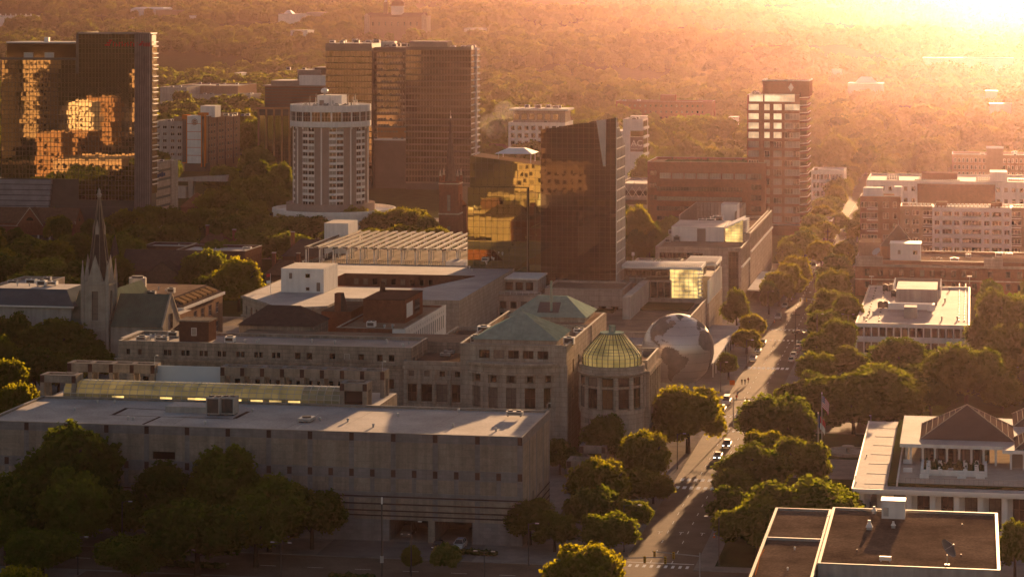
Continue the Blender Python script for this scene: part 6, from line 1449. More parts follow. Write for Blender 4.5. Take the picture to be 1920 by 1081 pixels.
def right_side():
    # white corner building behind the brick tower
    t, x0, x1, y0, z = simple(1521, 1583, 376, 320, 24, WHITE, ROOF_LIGHT, 'small white flat roofed building right behind the brick tower', 'white_building', 8, 3, 1.3, 2.6, 'dark', cl=(1, 1))
    # brick apartment block with pale middle
    Y0 = gp(1900, 482)[1]; x0 = xa(Y0, 1613); x1 = xa(Y0, 1990); z = za(x0, Y0, 386); m1, m2 = xa(Y0, 1748), xa(Y0, 1897)
    t = thing('apartment_building', 'brick apartment block with a pale rendered centre full of balconies and rooftop air units', 'building', (x0, Y0, 0))
    ce = mat('pale_render', (.76, .68, .65), var=.08, scale=.3)
    def apt(a0, a1, y, zt, wall, pxs, nm, yd=16):
        rr = []
        for px, w in pxs:
            for j in range(5): rr.append((xa(y, px) - a0, 2.6 + j * (zt - 1.5) / 5, w, (zt / 5) * .52, 'white'))
        block(t, a0, a1, y, y + yd, .02, zt, wall, ROOF_LIGHT, {'f': [q for q in rr if 1 < q[0] < a1 - a0 - 1]}, par=.7, name=nm)
    zc = za(x0, Y0, 368)
    apt(x0, xa(Y0, 1688), Y0, zc, BRICK, ((1620, 2.4), (1636, 4.0), (1661, 2.4), (1678, 1.6)), 'corner_wall')
    apt(xa(Y0, 1688) + .05, m1 - .05, Y0 + 1, z, BRICK_TAN, ((1701, 1.6), (1717, 2.6), (1740, 4)), 'brick_wall')
    apt(m1, m2, Y0 + .6, z - .3, ce, ((1757, 2.2), (1776, 4.0), (1794, 2.2), (1813, 3.8), (1831, 3.8), (1850, 2.2), (1869, 4.0), (1888, 2.2)), 'pale_wall')
    apt(m2 + .05, x1, Y0 + 1.2, z, BRICK_TAN, ((1905, 4.0), (1930, 2.4)), 'end_wall')
    def balc(px, w, y, zt, j0=0):
        for j in range(j0, 5):
            zz = .9 + j * (zt - 1.5) / 5; xx = xa(y, px); m = MB(); m.box(xx - w / 2, xx + w / 2, y - 1.4, y - .005, zz - .18, zz, WHITE)
            m.box(xx - w / 2, xx + w / 2, y - 1.4, y - 1.34, zz + .95, zz + 1.03, FRAME_W)
            for i in range(9): q = xx - w / 2 + w * i / 8; m.box(q - .03, q + .03, y - 1.39, y - 1.35, zz, zz + .95, FRAME_W)
            m.build('balcony', t)
    balc(1636, 4.4, Y0, zc); balc(1740, 4.2, Y0 + 1, z)
    for px in (1776, 1813, 1831, 1869): balc(px, 3.8, Y0 + .6, z - .3)
    balc(1905, 4.2, Y0 + 1.2, z)
    m = MB(); m.box(x0 + 1, x0 + 9, Y0 + 4, Y0 + 11, zc - .7, zc + 3.2, WHITE, ROOF_LIGHT); m.box(xa(Y0, 1676), xa(Y0, 1690), Y0 + 6, Y0 + 13, zc - .7, zc + 3.6, WHITE, ROOF_LIGHT); m.build('stair_house', t)
    au = MB(); au.box(-.5, .5, 0, .9, .1, 1.0, METAL, WHITEMETAL); au.cyl(0, .45, 1.0, 1.12, .34, .34, DARKMETAL, 8); AU = au.mesh('air_unit')
    def unit(root, x, y, z): o = bpy.data.objects.new('air_unit', AU); col.objects.link(o); o.parent = root; o.location = Vector((x, y, z)) - root.location
    def units(a0, a1, y, zz, n, rows):
        for i in range(n): unit(t, a0 + (a1 - a0) * (i + .5) / n, y, zz)
    units(xa(Y0, 1700), x1, Y0 + 2, z - .7, 40, 1); units(xa(Y0, 1700), x1, Y0 + 13.5, z - .7, 40, 1)
    for px in (1755, 1858): m = MB(); xx = xa(Y0 + 7, px); m.box(xx, xx + 4.5, Y0 + 6, Y0 + 13, z - .7, z + 1.5, BRICK, ROOF_TAN); m.build('roof_hatch', t)
    m = MB(); m.box(xa(Y0 + 8, 1726), xa(Y0 + 8, 1905), Y0 + 7, Y0 + 11, z - .69, z - .3, ROOF_LIGHT); m.build('walkway_roof', t)
    # rear range of the same court, a separate block
    Y2 = gp(1900, 440)[1]; a0, a1 = xa(Y2, 1625), xa(Y2, 1990); z2 = za(a0, Y2, 338)
    u = thing('apartment_building', 'long rear apartment range with white roof and air units behind the balconied brick block', 'building', (a0, Y2, 0))
    block(u, a0, a1, Y2, Y2 + 46, .02, z2, WHITE, ROOF_LIGHT, {'f': grid(a1 - a0, 2, z2 - 1, 24, 4, 1.5, 1.9, 2, 2, 'dark')}, par=.7)
    m = MB(); b0, b1 = xa(Y2 - .2, 1720), xa(Y2 - .2, 1866); m.box(b0, b1, Y2 - .4, Y2 - .01, 3, z2 - 1.2, BRICK); m.build('brick_panel', u); m = MB(); m.box(xa(Y2 + 20, 1728), xa(Y2 + 20, 1795), Y2 + 20, Y2 + 30, z2 - .69, z2 + 2.2, BRICK, ROOF_TAN); m.build('roof_house', u); m = MB(); m.box(xa(Y2 + 4, 1856), xa(Y2 + 4, 1889), Y2 + 4, Y2 + 20, z2 - .69, z2 + 4, WHITE, ROOF_LIGHT); m.build('roof_house', u); m = MB(); m.box(xa(Y2 + 1, 1640), xa(Y2 + 1, 1682), Y2 + 1, Y2 + 6, z2 - .69, z2 - .1, BRICK_TAN, ROOF_LIGHT); m.build('roof_house', u)
    for c0, c1, yy in ((1663, 1686, 10), (1663, 1686, 20), (1663, 1686, 30), (1715, 1800, 6), (1725, 1795, 34), (1830, 1860, 10), (1830, 1860, 22), (1890, 1920, 14)):
        n = max(4, int((c1 - c0) / 4))
        for i in range(n): unit(u, xa(Y2 + yy, c0 + (c1 - c0) * (i + .5) / n), Y2 + yy, z2 - .7)
    t, x0, x1, y0, z = simple(1785, 1990, 350, 292, 26, BRICK_TAN, ROOF_LIGHT, 'distant tan apartment block with a square stair tower at the right edge', 'apartment_building', 26, 4, 1.5, 2.4, 'white', cl=(6, 6))
    m = MB(); a, b = xa(y0 - .6, 1850), xa(y0 - .6, 1881); m.box(a, b, y0 - .6, y0 + 12, .02, z + 3.6, BRICK_TAN, ROOF_LIGHT); m.box(a - .3, b + .3, y0 - .9, y0 + 12.3, z + 3.603, z + 4.2, WHITE); m.build('stair_tower', t)
    # long brick building behind the white office
    Y0 = gp(1700, 556)[1]; x0, x1 = xa(Y0, 1604), xa(Y0, 1990); z = za(x0, Y0, 487)
    t = thing('brick_building', 'long brick building with stone cornice, white penthouse and a small dark pyramid roof', 'building', (x0, Y0, 0))
    rr = []
    for px in (1626, 1651, 1671, 1690, 1710, 1729, 1748, 1768, 1788, 1807, 1827, 1857, 1890, 1912):
        for zz in (z - 4.3, z - 8.6, z - 12.4): rr.append((xa(Y0, px) - x0, zz, 1.6, 2.3, 'dark'))
    block(t, x0, x1, Y0, Y0 + 36, .02, z, BRICK, ROOF_TAN, {'f': rr}, par=.9)
    m = MB(); m.box(x0 - .4, x1, Y0 - .5, Y0 - .005, z - 2.2, z - 1.3, LIMESTONE); m.box(x0 - .2, x1, Y0 - .25, Y0 - .004, z - 6.9, z - 6.5, LIMESTONE)
    for px in (1604, 1620, 1637, 1845, 1862): xx = xa(Y0, px); m.box(xx, xx + 3.4 if px != 1604 else xx + 3, Y0 - .6, Y0 + 2, z - 2.1, z + 1.3, LIMESTONE)
    m.build('cornice', t)
    m = MB(); a, b = xa(Y0 + 4, 1669), xa(Y0 + 4, 1726); m.box(a, b, Y0 + 4, Y0 + 14, z - .9, z + 5.3, WHITE, ROOF_TAN); m.box(a - .2, b + .2, Y0 + 3.8, Y0 + 14.2, z + 5.303, z + 5.7, WHITEMETAL); m.build('penthouse', t)
    for px, w in ((1686, .9), (1716, 1.5)): WINS[t.name][1].append((xa(Y0 + 4, px), Y0 + 3.96, z + 2.6, w, 1.4, 0.0, 'dark'))
    m = MB(); c0, c1 = xa(Y0 + 16, 1650), xa(Y0 + 16, 1717); zp = za(c0, Y0 + 22, 420); m.box(c0 + .5, c1 - .5, Y0 + 16.5, Y0 + 27.5, z - .9, z + 3.4, BRICK); m.pyramid(c0, c1, Y0 + 16, Y0 + 28, z + 3.4, zp, SLATE); cx = (c0 + c1) / 2
    m.cyl(cx, Y0 + 22, zp - .3, zp + 1.6, .25, .08, LIMESTONE, 6)
    m.bar((c0, Y0 + 16, z + 3.5), (cx, Y0 + 22, zp), .22, LIMESTONE, 4); m.bar((c1, Y0 + 16, z + 3.5), (cx, Y0 + 22, zp), .22, LIMESTONE, 4); m.build('pyramid_roof', t)
    m = MB(); m.box(x0 + .5, xa(Y0 + 14, 1650), Y0 + 14, Y0 + 30, z - .9, z + 5, BRICK_TAN, ROOF_TAN)
    for px in (1607, 1638): xx = xa(Y0 + 13, px); m.cyl(xx, Y0 + 13.5, z + 5, z + 7.2, .3, .1, LIMESTONE, 6)
    m.build('rear_house', t)
    a = xa(Y0 + 3, 1879); m = MB(); m.box(a, x1, Y0 - .05, Y0 + 14, z + .01, z + 1.4, BRICK_TAN, ROOF_TAN); m.build('roof_terrace', t)
    d = xa(Y0 + 6, 1644); m = MB(); ax = Vector((-.5, -.5, .7)).normalized(); u = ax.orthogonal().normalized(); v = ax.cross(u); c = Vector((d, Y0 + 6, z + 2.2)); N = 16
    for i in range(N):
        w0, w1 = 2 * math.pi * i / N, 2 * math.pi * (i + 1) / N
        m.poly([c, c + u * 1.7 * math.cos(w0) + v * 1.7 * math.sin(w0) + ax * .5, c + u * 1.7 * math.cos(w1) + v * 1.7 * math.sin(w1) + ax * .5], METAL)
    m.cyl(c.x, c.y, z - .9, c.z, .1, .1, METAL, 6); m.build('roof_antenna', t)
    clutter(t, xa(Y0, 1730), x1, Y0 + 3, Y0 + 30, z - .9, 6, 8, 131)
right_side()
# ================================================================== churches and the low left side
CHURCH = mat('weathered_white_stone', (.40, .355, .30), var=.16, scale=.5, streak=.25)
def white_church():
    x, y = gp(186, 694); w = 3.6
    t = thing('church', 'pale stone church with tall dark spire, corner pinnacles and green gabled roof', 'church', (x, y, 0))
    z1 = za(x, y, 525); zt = za(x, y, 370)
    m = MB()
    m.facade((x - w, y - w), (1, 0), 2 * w, .02, z1, [(w, z1 - 7, 1.9, 8.5)], CHURCH, .5); m.facade((x + w, y - w), (0, 1), 2 * w, .02, z1, [(w, z1 - 7, 1.9, 8.5)], CHURCH, .5)
    m.facade((x + w, y + w), (-1, 0), 2 * w, .02, z1, [], CHURCH); m.facade((x - w, y + w), (0, -1), 2 * w, .02, z1, [], CHURCH); m.poly([(x - w, y - w, z1), (x + w, y - w, z1), (x + w, y + w, z1), (x - w, y + w, z1)], CHURCH)
    for z in (z1 - 14, z1 - 1.2, 14): m.box(x - w - .3, x + w + .3, y - w - .3, y + w + .3, z, z + .5, CHURCH)
    m.build('tower', t)
    for a, b, r in ((x, y - w + .5, 0.0), (x + w - .5, y, R(90))): WINS.setdefault(t.name, (t, []))[1].append((a, b, z1 - 7, 1.9, 8.5, r, 'panel'))
    m = MB()
    for sx in (-1, 1):
        for sy in (-1, 1):
            q = (x + sx * w, y + sy * w); m.cyl(q[0], q[1], .02, z1 + 1, .62, .55, CHURCH, 8); m.cyl(q[0], q[1], z1 + 1, z1 + 5.4, .58, .06, CHURCH, 8); m.cyl(q[0], q[1], z1 + 5.2, z1 + 5.9, .2, .1, CHURCH, 6)
    m.build('pinnacle', t)
    m = MB()
    for a in range(4):                             # gables over each face
        ro = lambda px, py: (x + px * math.cos(R(90 * a)) - py * math.sin(R(90 * a)), y + px * math.sin(R(90 * a)) + py * math.cos(R(90 * a)))
        p, q, s = ro(-2.1, -w - .15), ro(2.1, -w - .15), ro(0, -w + .2); m.poly([(p[0], p[1], z1), (q[0], q[1], z1), (s[0], s[1], z1 + 7.5)], CHURCH)
        p2, q2 = ro(-2.1, -w + 1.5), ro(2.1, -w + 1.5); m.poly([(p2[0], p2[1], z1), (p[0], p[1], z1), (s[0], s[1], z1 + 7.5)], CHURCH); m.poly([(q[0], q[1], z1), (q2[0], q2[1], z1), (s[0], s[1], z1 + 7.5)], CHURCH)
    m.build('gable', t)
    m = MB(); m.cyl(x, y, z1, zt, w * .93, .28, SLATE, 8, R(22.5))
    for i in range(8):
        a = R(22.5 + 45 * i); m.bar((x + w * .94 * math.cos(a), y + w * .94 * math.sin(a), z1), (x + .3 * math.cos(a), y + .3 * math.sin(a), zt), .13, mat('spire_edge', (.22, .19, .15)), 4)
    s = m.build('spire', t)
    m = MB(); m.cyl(x, y, zt, zt + .8, .55, .75, CHURCH, 8); m.cyl(x, y, zt + .8, zt + 1.6, .75, .3, CHURCH, 8); m.cyl(x, y, zt + 1.6, zt + 2.6, .5, .15, CHURCH, 8); m.build('finial', t)
    m = MB()
    for a in range(4):
        ro = lambda px, py: (x + px * math.cos(R(90 * a)) - py * math.sin(R(90 * a)), y + px * math.sin(R(90 * a)) + py * math.cos(R(90 * a)))
        zz = z1 + 13; d = w * .93 * (1 - 13 / (zt - z1)); p, q, s2 = ro(-.5, -d - .25), ro(.5, -d - .25), ro(0, -d + .2)
        m.poly([(p[0], p[1], zz), (q[0], q[1], zz), (q[0], q[1], zz + 2), (s2[0], s2[1], zz + 4.2), (p[0], p[1], zz + 2)], CHURCH)
    m.build('dormer', t, parent=None)
    # nave and transept with green metal roofs
    def gable_roof(x0, x1, y0, y1, ze, zr, axis, wall=CHURCH):
        m = MB(); m.box(x0, x1, y0, y1, .02, ze, wall)
        if axis == 'y':
            c = (x0 + x1) / 2
            for yy, fl in ((y0, 1), (y1, -1)): m.poly([(x0, yy, ze), (x1, yy, ze), (c, yy, zr)][::fl], wall)
        else:
            c = (y0 + y1) / 2
            for xx, fl in ((x1, 1), (x0, -1)): m.poly([(xx, y0, ze), (xx, y1, ze), (xx, c, zr)][::fl], wall)
        m.build('nave_wall', t); m = MB(); e = .25
        if axis == 'y': m.poly([(x0 - .6, y0 + e, ze - .5), (c, y0 + e, zr + .15), (c, y1 - e, zr + .15), (x0 - .6, y1 - e, ze - .5)][::-1], COPPER_DARK); m.poly([(x1 + .6, y0 + e, ze - .5), (c, y0 + e, zr + .15), (c, y1 - e, zr + .15), (x1 + .6, y1 - e, ze - .5)], COPPER_DARK)
        else:
            m.poly([(x0 + e, y0 - .6, ze - .5), (x1 - e, y0 - .6, ze - .5), (x1 - e, c, zr + .15), (x0 + e, c, zr + .15)], COPPER_DARK); m.poly([(x0 + e, y1 + .6, ze - .5), (x1 - e, y1 + .6, ze - .5), (x1 - e, c, zr + .15), (x0 + e, c, zr + .15)][::-1], COPPER_DARK)
            for i in range(1, 24): xx = x0 + (x1 - x0) * i / 24; m.bar((xx, y0 - .6, ze - .47), (xx, c, zr + .18), .05, COPPER_DARK, 4)
        m.build('green_roof', t)
        m = MB()
        if axis == 'x':
            for xx in (x1,): m.bar((xx - .1, y0 - .7, ze - .4), (xx - .1, c, zr + .5), .35, CHURCH, 4); m.bar((xx - .1, y1 + .7, ze - .4), (xx - .1, c, zr + .5), .35, CHURCH, 4)
        else: m.bar((x0 - .7, y0, ze - .4), (c, y0, zr + .5), .35, CHURCH, 4); m.bar((x1 + .7, y0, ze - .4), (c, y0, zr + .5), .35, CHURCH, 4)
        m.build('gable_coping', t)
    ze, zr = za(x, y, 605), za(x, y, 553)
    a, b = xa(y, 214), xa(y, 312); gable_roof(a, b, y - 3, y + 12, ze, zr, 'x')
    WINS[t.name][1].append((b + .06, y + 4.5, ze + .5, 2.0, 4.2, R(90), 'dark'))
    gable_roof(xa(y, 128), x - w - .1, y + 1, y + 16, ze, zr, 'x'); gable_roof(x - 5, x + 7, y + 4, y + 34, ze, zr + .5, 'y')
    m = MB(); m.box(b + .02, b + 6, y - 1, y + 9, .02, ze - 3, LIMEDARK, ROOF_GREY); m.pyramid(b + .02, b + 6.2, y - 1.2, y + 9, ze - 3, ze, SLATE, 3, 'y'); m.build('porch', t)
    FOOT.append((x - 14, b + 6, y - 5, y + 36))
white_church()

def church_annex():
    x1, y0 = gp(341, 672); x0 = xa(y0 + 41, 266); z = za(x1, y0, 562); zm = za(x1, y0, 578)
    t = thing('brick_building', 'tan brick annex with sloped slate mansard edge and cooling unit right of the pale church', 'building', (x0, y0, 0))
    yb = y0 + 41
    block(t, x0, x1, y0, yb, .02, zm, BRICK_TAN, ROOF_GREY, {'r': grid(41, 2, zm - 1, 5, 2, 3.4, 3.2, 2, 2, 'white'), 'f': grid(x1 - x0, 1, zm - 1, 8, 2, 2.2, 2.6, 2, 2, 'dark')}, par=.3, coping=None)
    m = MB(); m.frustum(x0 - .5, x1 + .5, y0 - .5, yb + .5, zm + .01, x0 + 2, x1 - 4.5, y0 + 1.5, yb - 2, z, SLATE, ROOF_TAN); m.box(x0 - .8, x1 + .7, y0 - .7, y0 - .45, zm - .5, zm + .3, WHITE); m.box(x1 + .45, x1 + .8, y0 - .45, yb, zm - .5, zm + .3, WHITE); m.build('mansard_roof', t)
    m = MB()
    for i in range(7): yy = y0 + 4 + i * 5; m.prism([(x1 - 3.6, yy), (x1 - .8, yy), (x1 - .8, yy + 3.4), (x1 - 3.6, yy + 3.4)], zm + .5, [z - .2, zm + 1.2, zm + 1.2, z - .2], mat('skylight_pane', (.20, .13, .07)))
    m.build('skylight', t)
    m = MB(); cx = x0 + 4; m.cyl(cx, y0 + 25, z, z + 3.4, 2.6, 2.6, METAL, 18); m.cyl(cx, y0 + 25, z + 3.4, z + 3.9, 1.8, 1.8, DARKMETAL, 14); m.build('cooling_unit', t)
    clutter(t, x0 + 9, x1 - 6, y0 + 3, yb - 4, z, 2, 4, 141)
    q0, q1 = xa(y0 - 12, 300), xa(y0 - 12, 336); m = MB(); m.box(q0, q1, y0 - 12, y0 - .1, .02, za(q1, y0 - 12, 590), BRICK_TAN, ROOF_GREY); m.box(q0 - .2, q1 + .2, y0 - 12.2, y0 - 11.9, za(q1, y0 - 12, 590) + .01, za(q1, y0 - 12, 588) + .2, WHITE); m.build('entrance_block', t)
church_annex()

def low_left():
    x1, y0 = gp(134, 690); x0 = xa(y0, -60); z = za(x1, y0, 548)
    t = thing('low_building', 'low grey hipped roof building between the trees left of the pale church', 'building', (x0, y0, 0))
    m = MB(); m.box(x0, x1, y0, y0 + 26, .02, z - 4, CONCRETE); m.build('wall', t); m = MB(); m.frustum(x0 - 1, x1 + 1, y0 - 1, y0 + 27, z - 4, x0 + 5, x1 - 4, y0 + 7, y0 + 20, z, mat('blue_grey_roof', (.09, .105, .115), rough=.5), ROOF_LIGHT); m.build('hip_roof', t); FOOT.append((x0, x1, y0, y0 + 26))
    m = MB(); m.box(x0 - 1.1, x1 + 1.1, y0 - 1.1, y0 - .95, z - 4.3, z - 3.9, WHITE); m.build('gutter', t); clutter(t, x0 + 6, x1 - 5, y0 + 8, y0 + 19, z, 2, 2, 151)
    t, x0, x1, y0, z = simple(0, 78, 645, 533, 20, LIMESTONE_PINK, ROOF_GREY, 'small tan walled flat roof building half hidden by trees at the left edge', 'low_building', 5, 2, 1.6, 1.8, 'dark', cl=(4, 2))
    # brick market hall with gables
    y0 = gp(140, 452)[1]; x1 = gp(140, 452)[0]; x0 = xa(y0, -40); ze, zr = za(x1, y0, 420), za(x1, y0, 392)
    t = thing('brick_building', 'brick arcade building with twin gables at the foot of the gold glass tower', 'building', (x0, y0, 0))
    m = MB(); m.box(x0, x1, y0, y0 + 12, ze - 5, ze, BRICK); m.box(x0 + 1, x1 - .2, y0 + 3, y0 + 12, .02, ze - 5.01, DARKMETAL)
    for i in range(9): xx = x0 + 1 + (x1 - x0 - 2.5) * i / 8; m.box(xx, xx + .6, y0 + .3, y0 + .9, .02, ze - 5.01, WHITE)
    m.build('wall', t)
    g0, g1 = xa(y0, 32), xa(y0, 82); c = (g0 + g1) / 2; m = MB()
    m.poly([(x0, y0 - .5, ze), (x1 + .3, y0 - .5, ze), (x1 + .3, y0 + 6, zr), (x0, y0 + 6, zr)], SHINGLE); m.poly([(x1 + .3, y0 + 12.5, ze), (x0, y0 + 12.5, ze), (x0, y0 + 6, zr), (x1 + .3, y0 + 6, zr)], SHINGLE); m.poly([(x1, y0, ze), (x1, y0 + 12, ze), (x1, y0 + 6, zr)], BRICK); m.build('roof', t)
    m = MB(); m.poly([(g0, y0 - .7, ze - 1), (g1, y0 - .7, ze - 1), (c, y0 - .7, zr + .3)], BRICK); m.poly([(g0, y0 - .7, ze - 1), (c, y0 - .7, zr + .3), (c, y0 + 6, zr + .3), (g0, y0 + 3, ze)], SHINGLE); m.poly([(c, y0 - .7, zr + .3), (g1, y0 - .7, ze - 1), (g1, y0 + 3, ze), (c, y0 + 6, zr + .3)], SHINGLE); m.bar((g0, y0 - .8, ze - 1), (c, y0 - .8, zr + .4), .2, LIMESTONE, 4); m.bar((g1, y0 - .8, ze - 1), (c, y0 - .8, zr + .4), .2, LIMESTONE, 4); m.box(x1 - .2, x1 + .35, y0 + .2, y0 + .6, ze, ze + 1, LIMESTONE); m.build('gable', t)
    m = MB(); N = 12; m.poly([(c - 1.6, y0 - .76, ze + 1.2)] + [(c + 1.6 * -math.cos(math.pi * i / N), y0 - .76, ze + 1.2 + 1.6 * math.sin(math.pi * i / N)) for i in range(N + 1)], BLACK); m.poly([(x1 + .05, y0 + 5, ze + .8), (x1 + .05, y0 + 7, ze + .8), (x1 + .05, y0 + 6, ze + 2.4)], BLACK); m.build('arched_window', t); FOOT.append((x0, x1 + 1, y0, y0 + 14))
    m = MB(); a, b = xa(y0 - 1.5, -30), xa(y0 - 1.5, 34); m.box(a, b, y0 - 2, y0 - .01, ze - 4.6, ze - 1, BRICK, ROOF_LIGHT); m.build('roof_deck', t)
    # roofs in front of the tower
    y0 = gp(170, 425)[1]; x0, x1 = xa(y0, 128), xa(y0, 205); ze, zr = za(x0, y0, 397), za(x0, y0, 360)
    t = thing('tiled_roof_hall', 'dark hipped roof hall with a white canopy at the foot of the gold glass tower', 'building', (x0, y0, 0))
    m = MB(); m.box(x0, x1, y0, y0 + 22, .02, ze, BRICK_DARK); m.build('wall', t); m = MB(); m.pyramid(x0 - 1, x1 + 1, y0 - 1, y0 + 23, ze, zr, SHINGLE, 4, 'x'); m.build('hip_roof', t)
    m = MB(); a, b = xa(y0 - 6, 82), xa(y0 - 6, 117); m.frustum(a, b, y0 - 8, y0 + 2, ze - .5, a + 1, b - 5, y0 - 4, y0 - 1, ze + 4.5, WHITEMETAL); m.box(xa(y0 - 6, 150), xa(y0 - 6, 205), y0 - 8, y0 - 1.2, ze - 4, ze - .8, CONCRETE, ROOF_LIGHT); m.build('canopy', t); FOOT.append((x0 - 2, x1 + 2, y0 - 8, y0 + 24))
    x0, y0 = gp(339, 404); x1 = xa(y0, 384); ze, zr = za(x0, y0, 388), za(x0, y0, 362)
    t = thing('house', 'small brown hipped roof house among trees right of the pale banded office block', 'house', (x0, y0, 0))
    m = MB(); m.box(x0, x1, y0, y0 + 14, .02, ze, BRICK_DARK); m.build('wall', t); m = MB(); m.pyramid(x0 - .6, x1 + .6, y0 - .6, y0 + 14.6, ze, zr, SHINGLE); m.build('hip_roof', t); FOOT.append((x0, x1, y0, y0 + 14))
    x0, y0 = gp(362, 390); t = thing('shed', 'small white roofed shed among trees behind the brown hipped house', 'shed', (x0, y0, 0)); x1 = xa(y0, 397); m = MB(); m.box(x0, x1, y0, y0 + 10, .02, 3.6, WHITE); m.build('wall', t); m = MB(); m.prism([(x0 - .4, y0 - .4), (x1 + .4, y0 - .4), (x1 + .4, y0 + 10), (x0 - .4, y0 + 10)], 3.61, [3.8, 3.9, 5.4, 5.4], WHITEMETAL); m.build('roof', t)
    # flyover with concrete pier
    m0, y0 = gp(338, 372); x1 = xa(y0, 390); t = thing('road_bridge', 'short pale concrete road bridge on a thick pier left of the grey hotel', 'bridge', (m0, y0, 0)); m = MB(); zb = za(m0, y0, 333)
    m.prism([(m0 - 6, y0), (x1 + 10, y0), (x1 + 10, y0 + 9), (m0 - 6, y0 + 9)], zb - 1.8, [zb - .8, zb + 1.6, zb + 1.6, zb - .8], CONCRETE, PAVE); m.build('deck', t); m = MB(); xx = xa(y0 + 2, 353); m.box(xx, xx + 2.4, y0 + 2, y0 + 6, .02, zb - 1.81, CONCRETE); m.build('pier', t)
    m = MB(); m.box(m0 - 6, m0 + 3, y0 - .5, y0 + 4, .02, zb - 4.5, CONCRETE); m.build('abutment', t)
    # dark stone church behind
    y0 = gp(300, 556)[1]; x0, x1 = xa(y0, 226), xa(y0, 385); ze, zr = za(x0, y0, 505), za(x0, y0, 470)
    t = thing('church', 'dark stone church with steep slate roof, side gable and a small pointed turret', 'church', (x0, y0, 0))
    m = MB(); n = 7; L = x1 - x0; ar = [(L * (i + .5) / n, ze - 4, 1.6, 4.2) for i in range(n)]; m.facade((x0, y0), (1, 0), L, .02, ze, ar, STONE_DARK, .4); m.box(x0, x1, y0 + .5, y0 + 14, .02, ze, STONE_DARK); m.poly([(x1, y0, ze), (x1, y0 + 14, ze), (x1, y0 + 7, zr)], STONE_DARK); m.poly([(x0, y0 + 14, ze), (x0, y0, ze), (x0, y0 + 7, zr)], STONE_DARK); m.build('wall', t)
    for q in ar: WINS.setdefault(t.name, (t, []))[1].append((x0 + q[0], y0 + .36, q[1], q[2], q[3], 0.0, 'dark'))
    m = MB(); m.poly([(x0 - .4, y0 - .8, ze - .3), (x1 + .4, y0 - .8, ze - .3), (x1 + .4, y0 + 7, zr), (x0 - .4, y0 + 7, zr)], SLATE); m.poly([(x1 + .4, y0 + 14.8, ze - .3), (x0 - .4, y0 + 14.8, ze - .3), (x0 - .4, y0 + 7, zr), (x1 + .4, y0 + 7, zr)], SLATE)
    g = xa(y0 - 4, 305); gw = 6; m.poly([(g - gw, y0 - 5, ze - 1), (g, y0 - 5, zr - 3), (g, y0 + 6, zr - 3), (g - gw, y0 + 2, ze)], SLATE); m.poly([(g, y0 - 5, zr - 3), (g + gw, y0 - 5, ze - 1), (g + gw, y0 + 2, ze), (g, y0 + 6, zr - 3)], SLATE); m.build('roof', t)
    m = MB(); m.box(g - gw, g + gw, y0 - 5, y0 - .01, .02, ze - 1, STONE_DARK); m.poly([(g - gw, y0 - 5.02, ze - 1), (g + gw, y0 - 5.02, ze - 1), (g, y0 - 5.02, zr - 3.2)], STONE_DARK); m.build('side_gable', t)
    m = MB(); q = xa(y0 - 2, 215); m.cyl(q, y0 - 2, .02, za(q, y0, 488), 2.1, 2.0, STONE_DARK, 8); m.cyl(q, y0 - 2, za(q, y0, 488), za(q, y0, 440), 2.4, .1, SLATE, 8); m.build('turret', t); FOOT.append((x0 - 4, x1, y0 - 6, y0 + 15))
    t, x0, x1, y0, z = simple(268, 349, 520, 462, 14, BRICK_DARK, ROOF_LIGHT, 'flat pale roofed dark brick building directly behind the dark stone church', 'low_building', 8, 2, 1.2, 1.6, cl=(0, 1))
    t, x0, x1, y0, z = simple(330, 460, 530, 471, 22, BRICK_DARK, ROOF_LIGHT, 'low building with bright pale roof right of the dark stone church', 'low_building', 8, 2, 1.2, 1.6, cl=(1, 2))
    # houses with chimneys beside the solar deck
    for i, (p0, p1, pb, pe, pr, lab, axis) in enumerate(((497, 560, 545, 515, 490, 'brown gabled house with two chimneys left of the solar canopy deck', 'x'), (530, 615, 520, 480, 450, 'dark hipped house partly behind the solar canopy deck', 'x'), (425, 470, 500, 468, 445, 'small gabled house with chimney among trees above the big round tree', 'x'), (375, 420, 470, 455, 436, 'dark roofed house with grey cupola between dense trees', 'x'))):
        x0, y0 = gp(p0, pb); x1 = xa(y0, p1); ze, zr = za(x0, y0, pe), za(x0, y0, pr); d = 13
        t = thing('house', lab, 'house', (x0, y0, 0)); m = MB(); m.box(x0, x1, y0, y0 + d, .02, ze, BRICK_DARK); m.build('wall', t)
        m = MB(); m.pyramid(x0 - .6, x1 + .6, y0 - .6, y0 + d + .6, ze, zr, SHINGLE if i != 1 else SLATE, (x1 - x0) * .4, 'x'); m.build('roof', t)
        for f in (.12, .85)[:2 if i == 0 else 1]: m = MB(); cx = x0 + (x1 - x0) * f; m.box(cx - .6, cx + .6, y0 + d / 2 - .6, y0 + d / 2 + .6, ze, zr + 2.4, BRICK); m.box(cx - .7, cx + .7, y0 + d / 2 - .7, y0 + d / 2 + .7, zr + 2.403, zr + 2.7, CONCRETE); m.build('chimney', t)
        WINS.setdefault(t.name, (t, []))[1].extend([(x0 + (x1 - x0) * f, y0 - .04, ze * .45, 1.1, 1.7, 0.0, 'white') for f in (.2, .5, .8)]); FOOT.append((x0, x1, y0, y0 + d))
low_left()

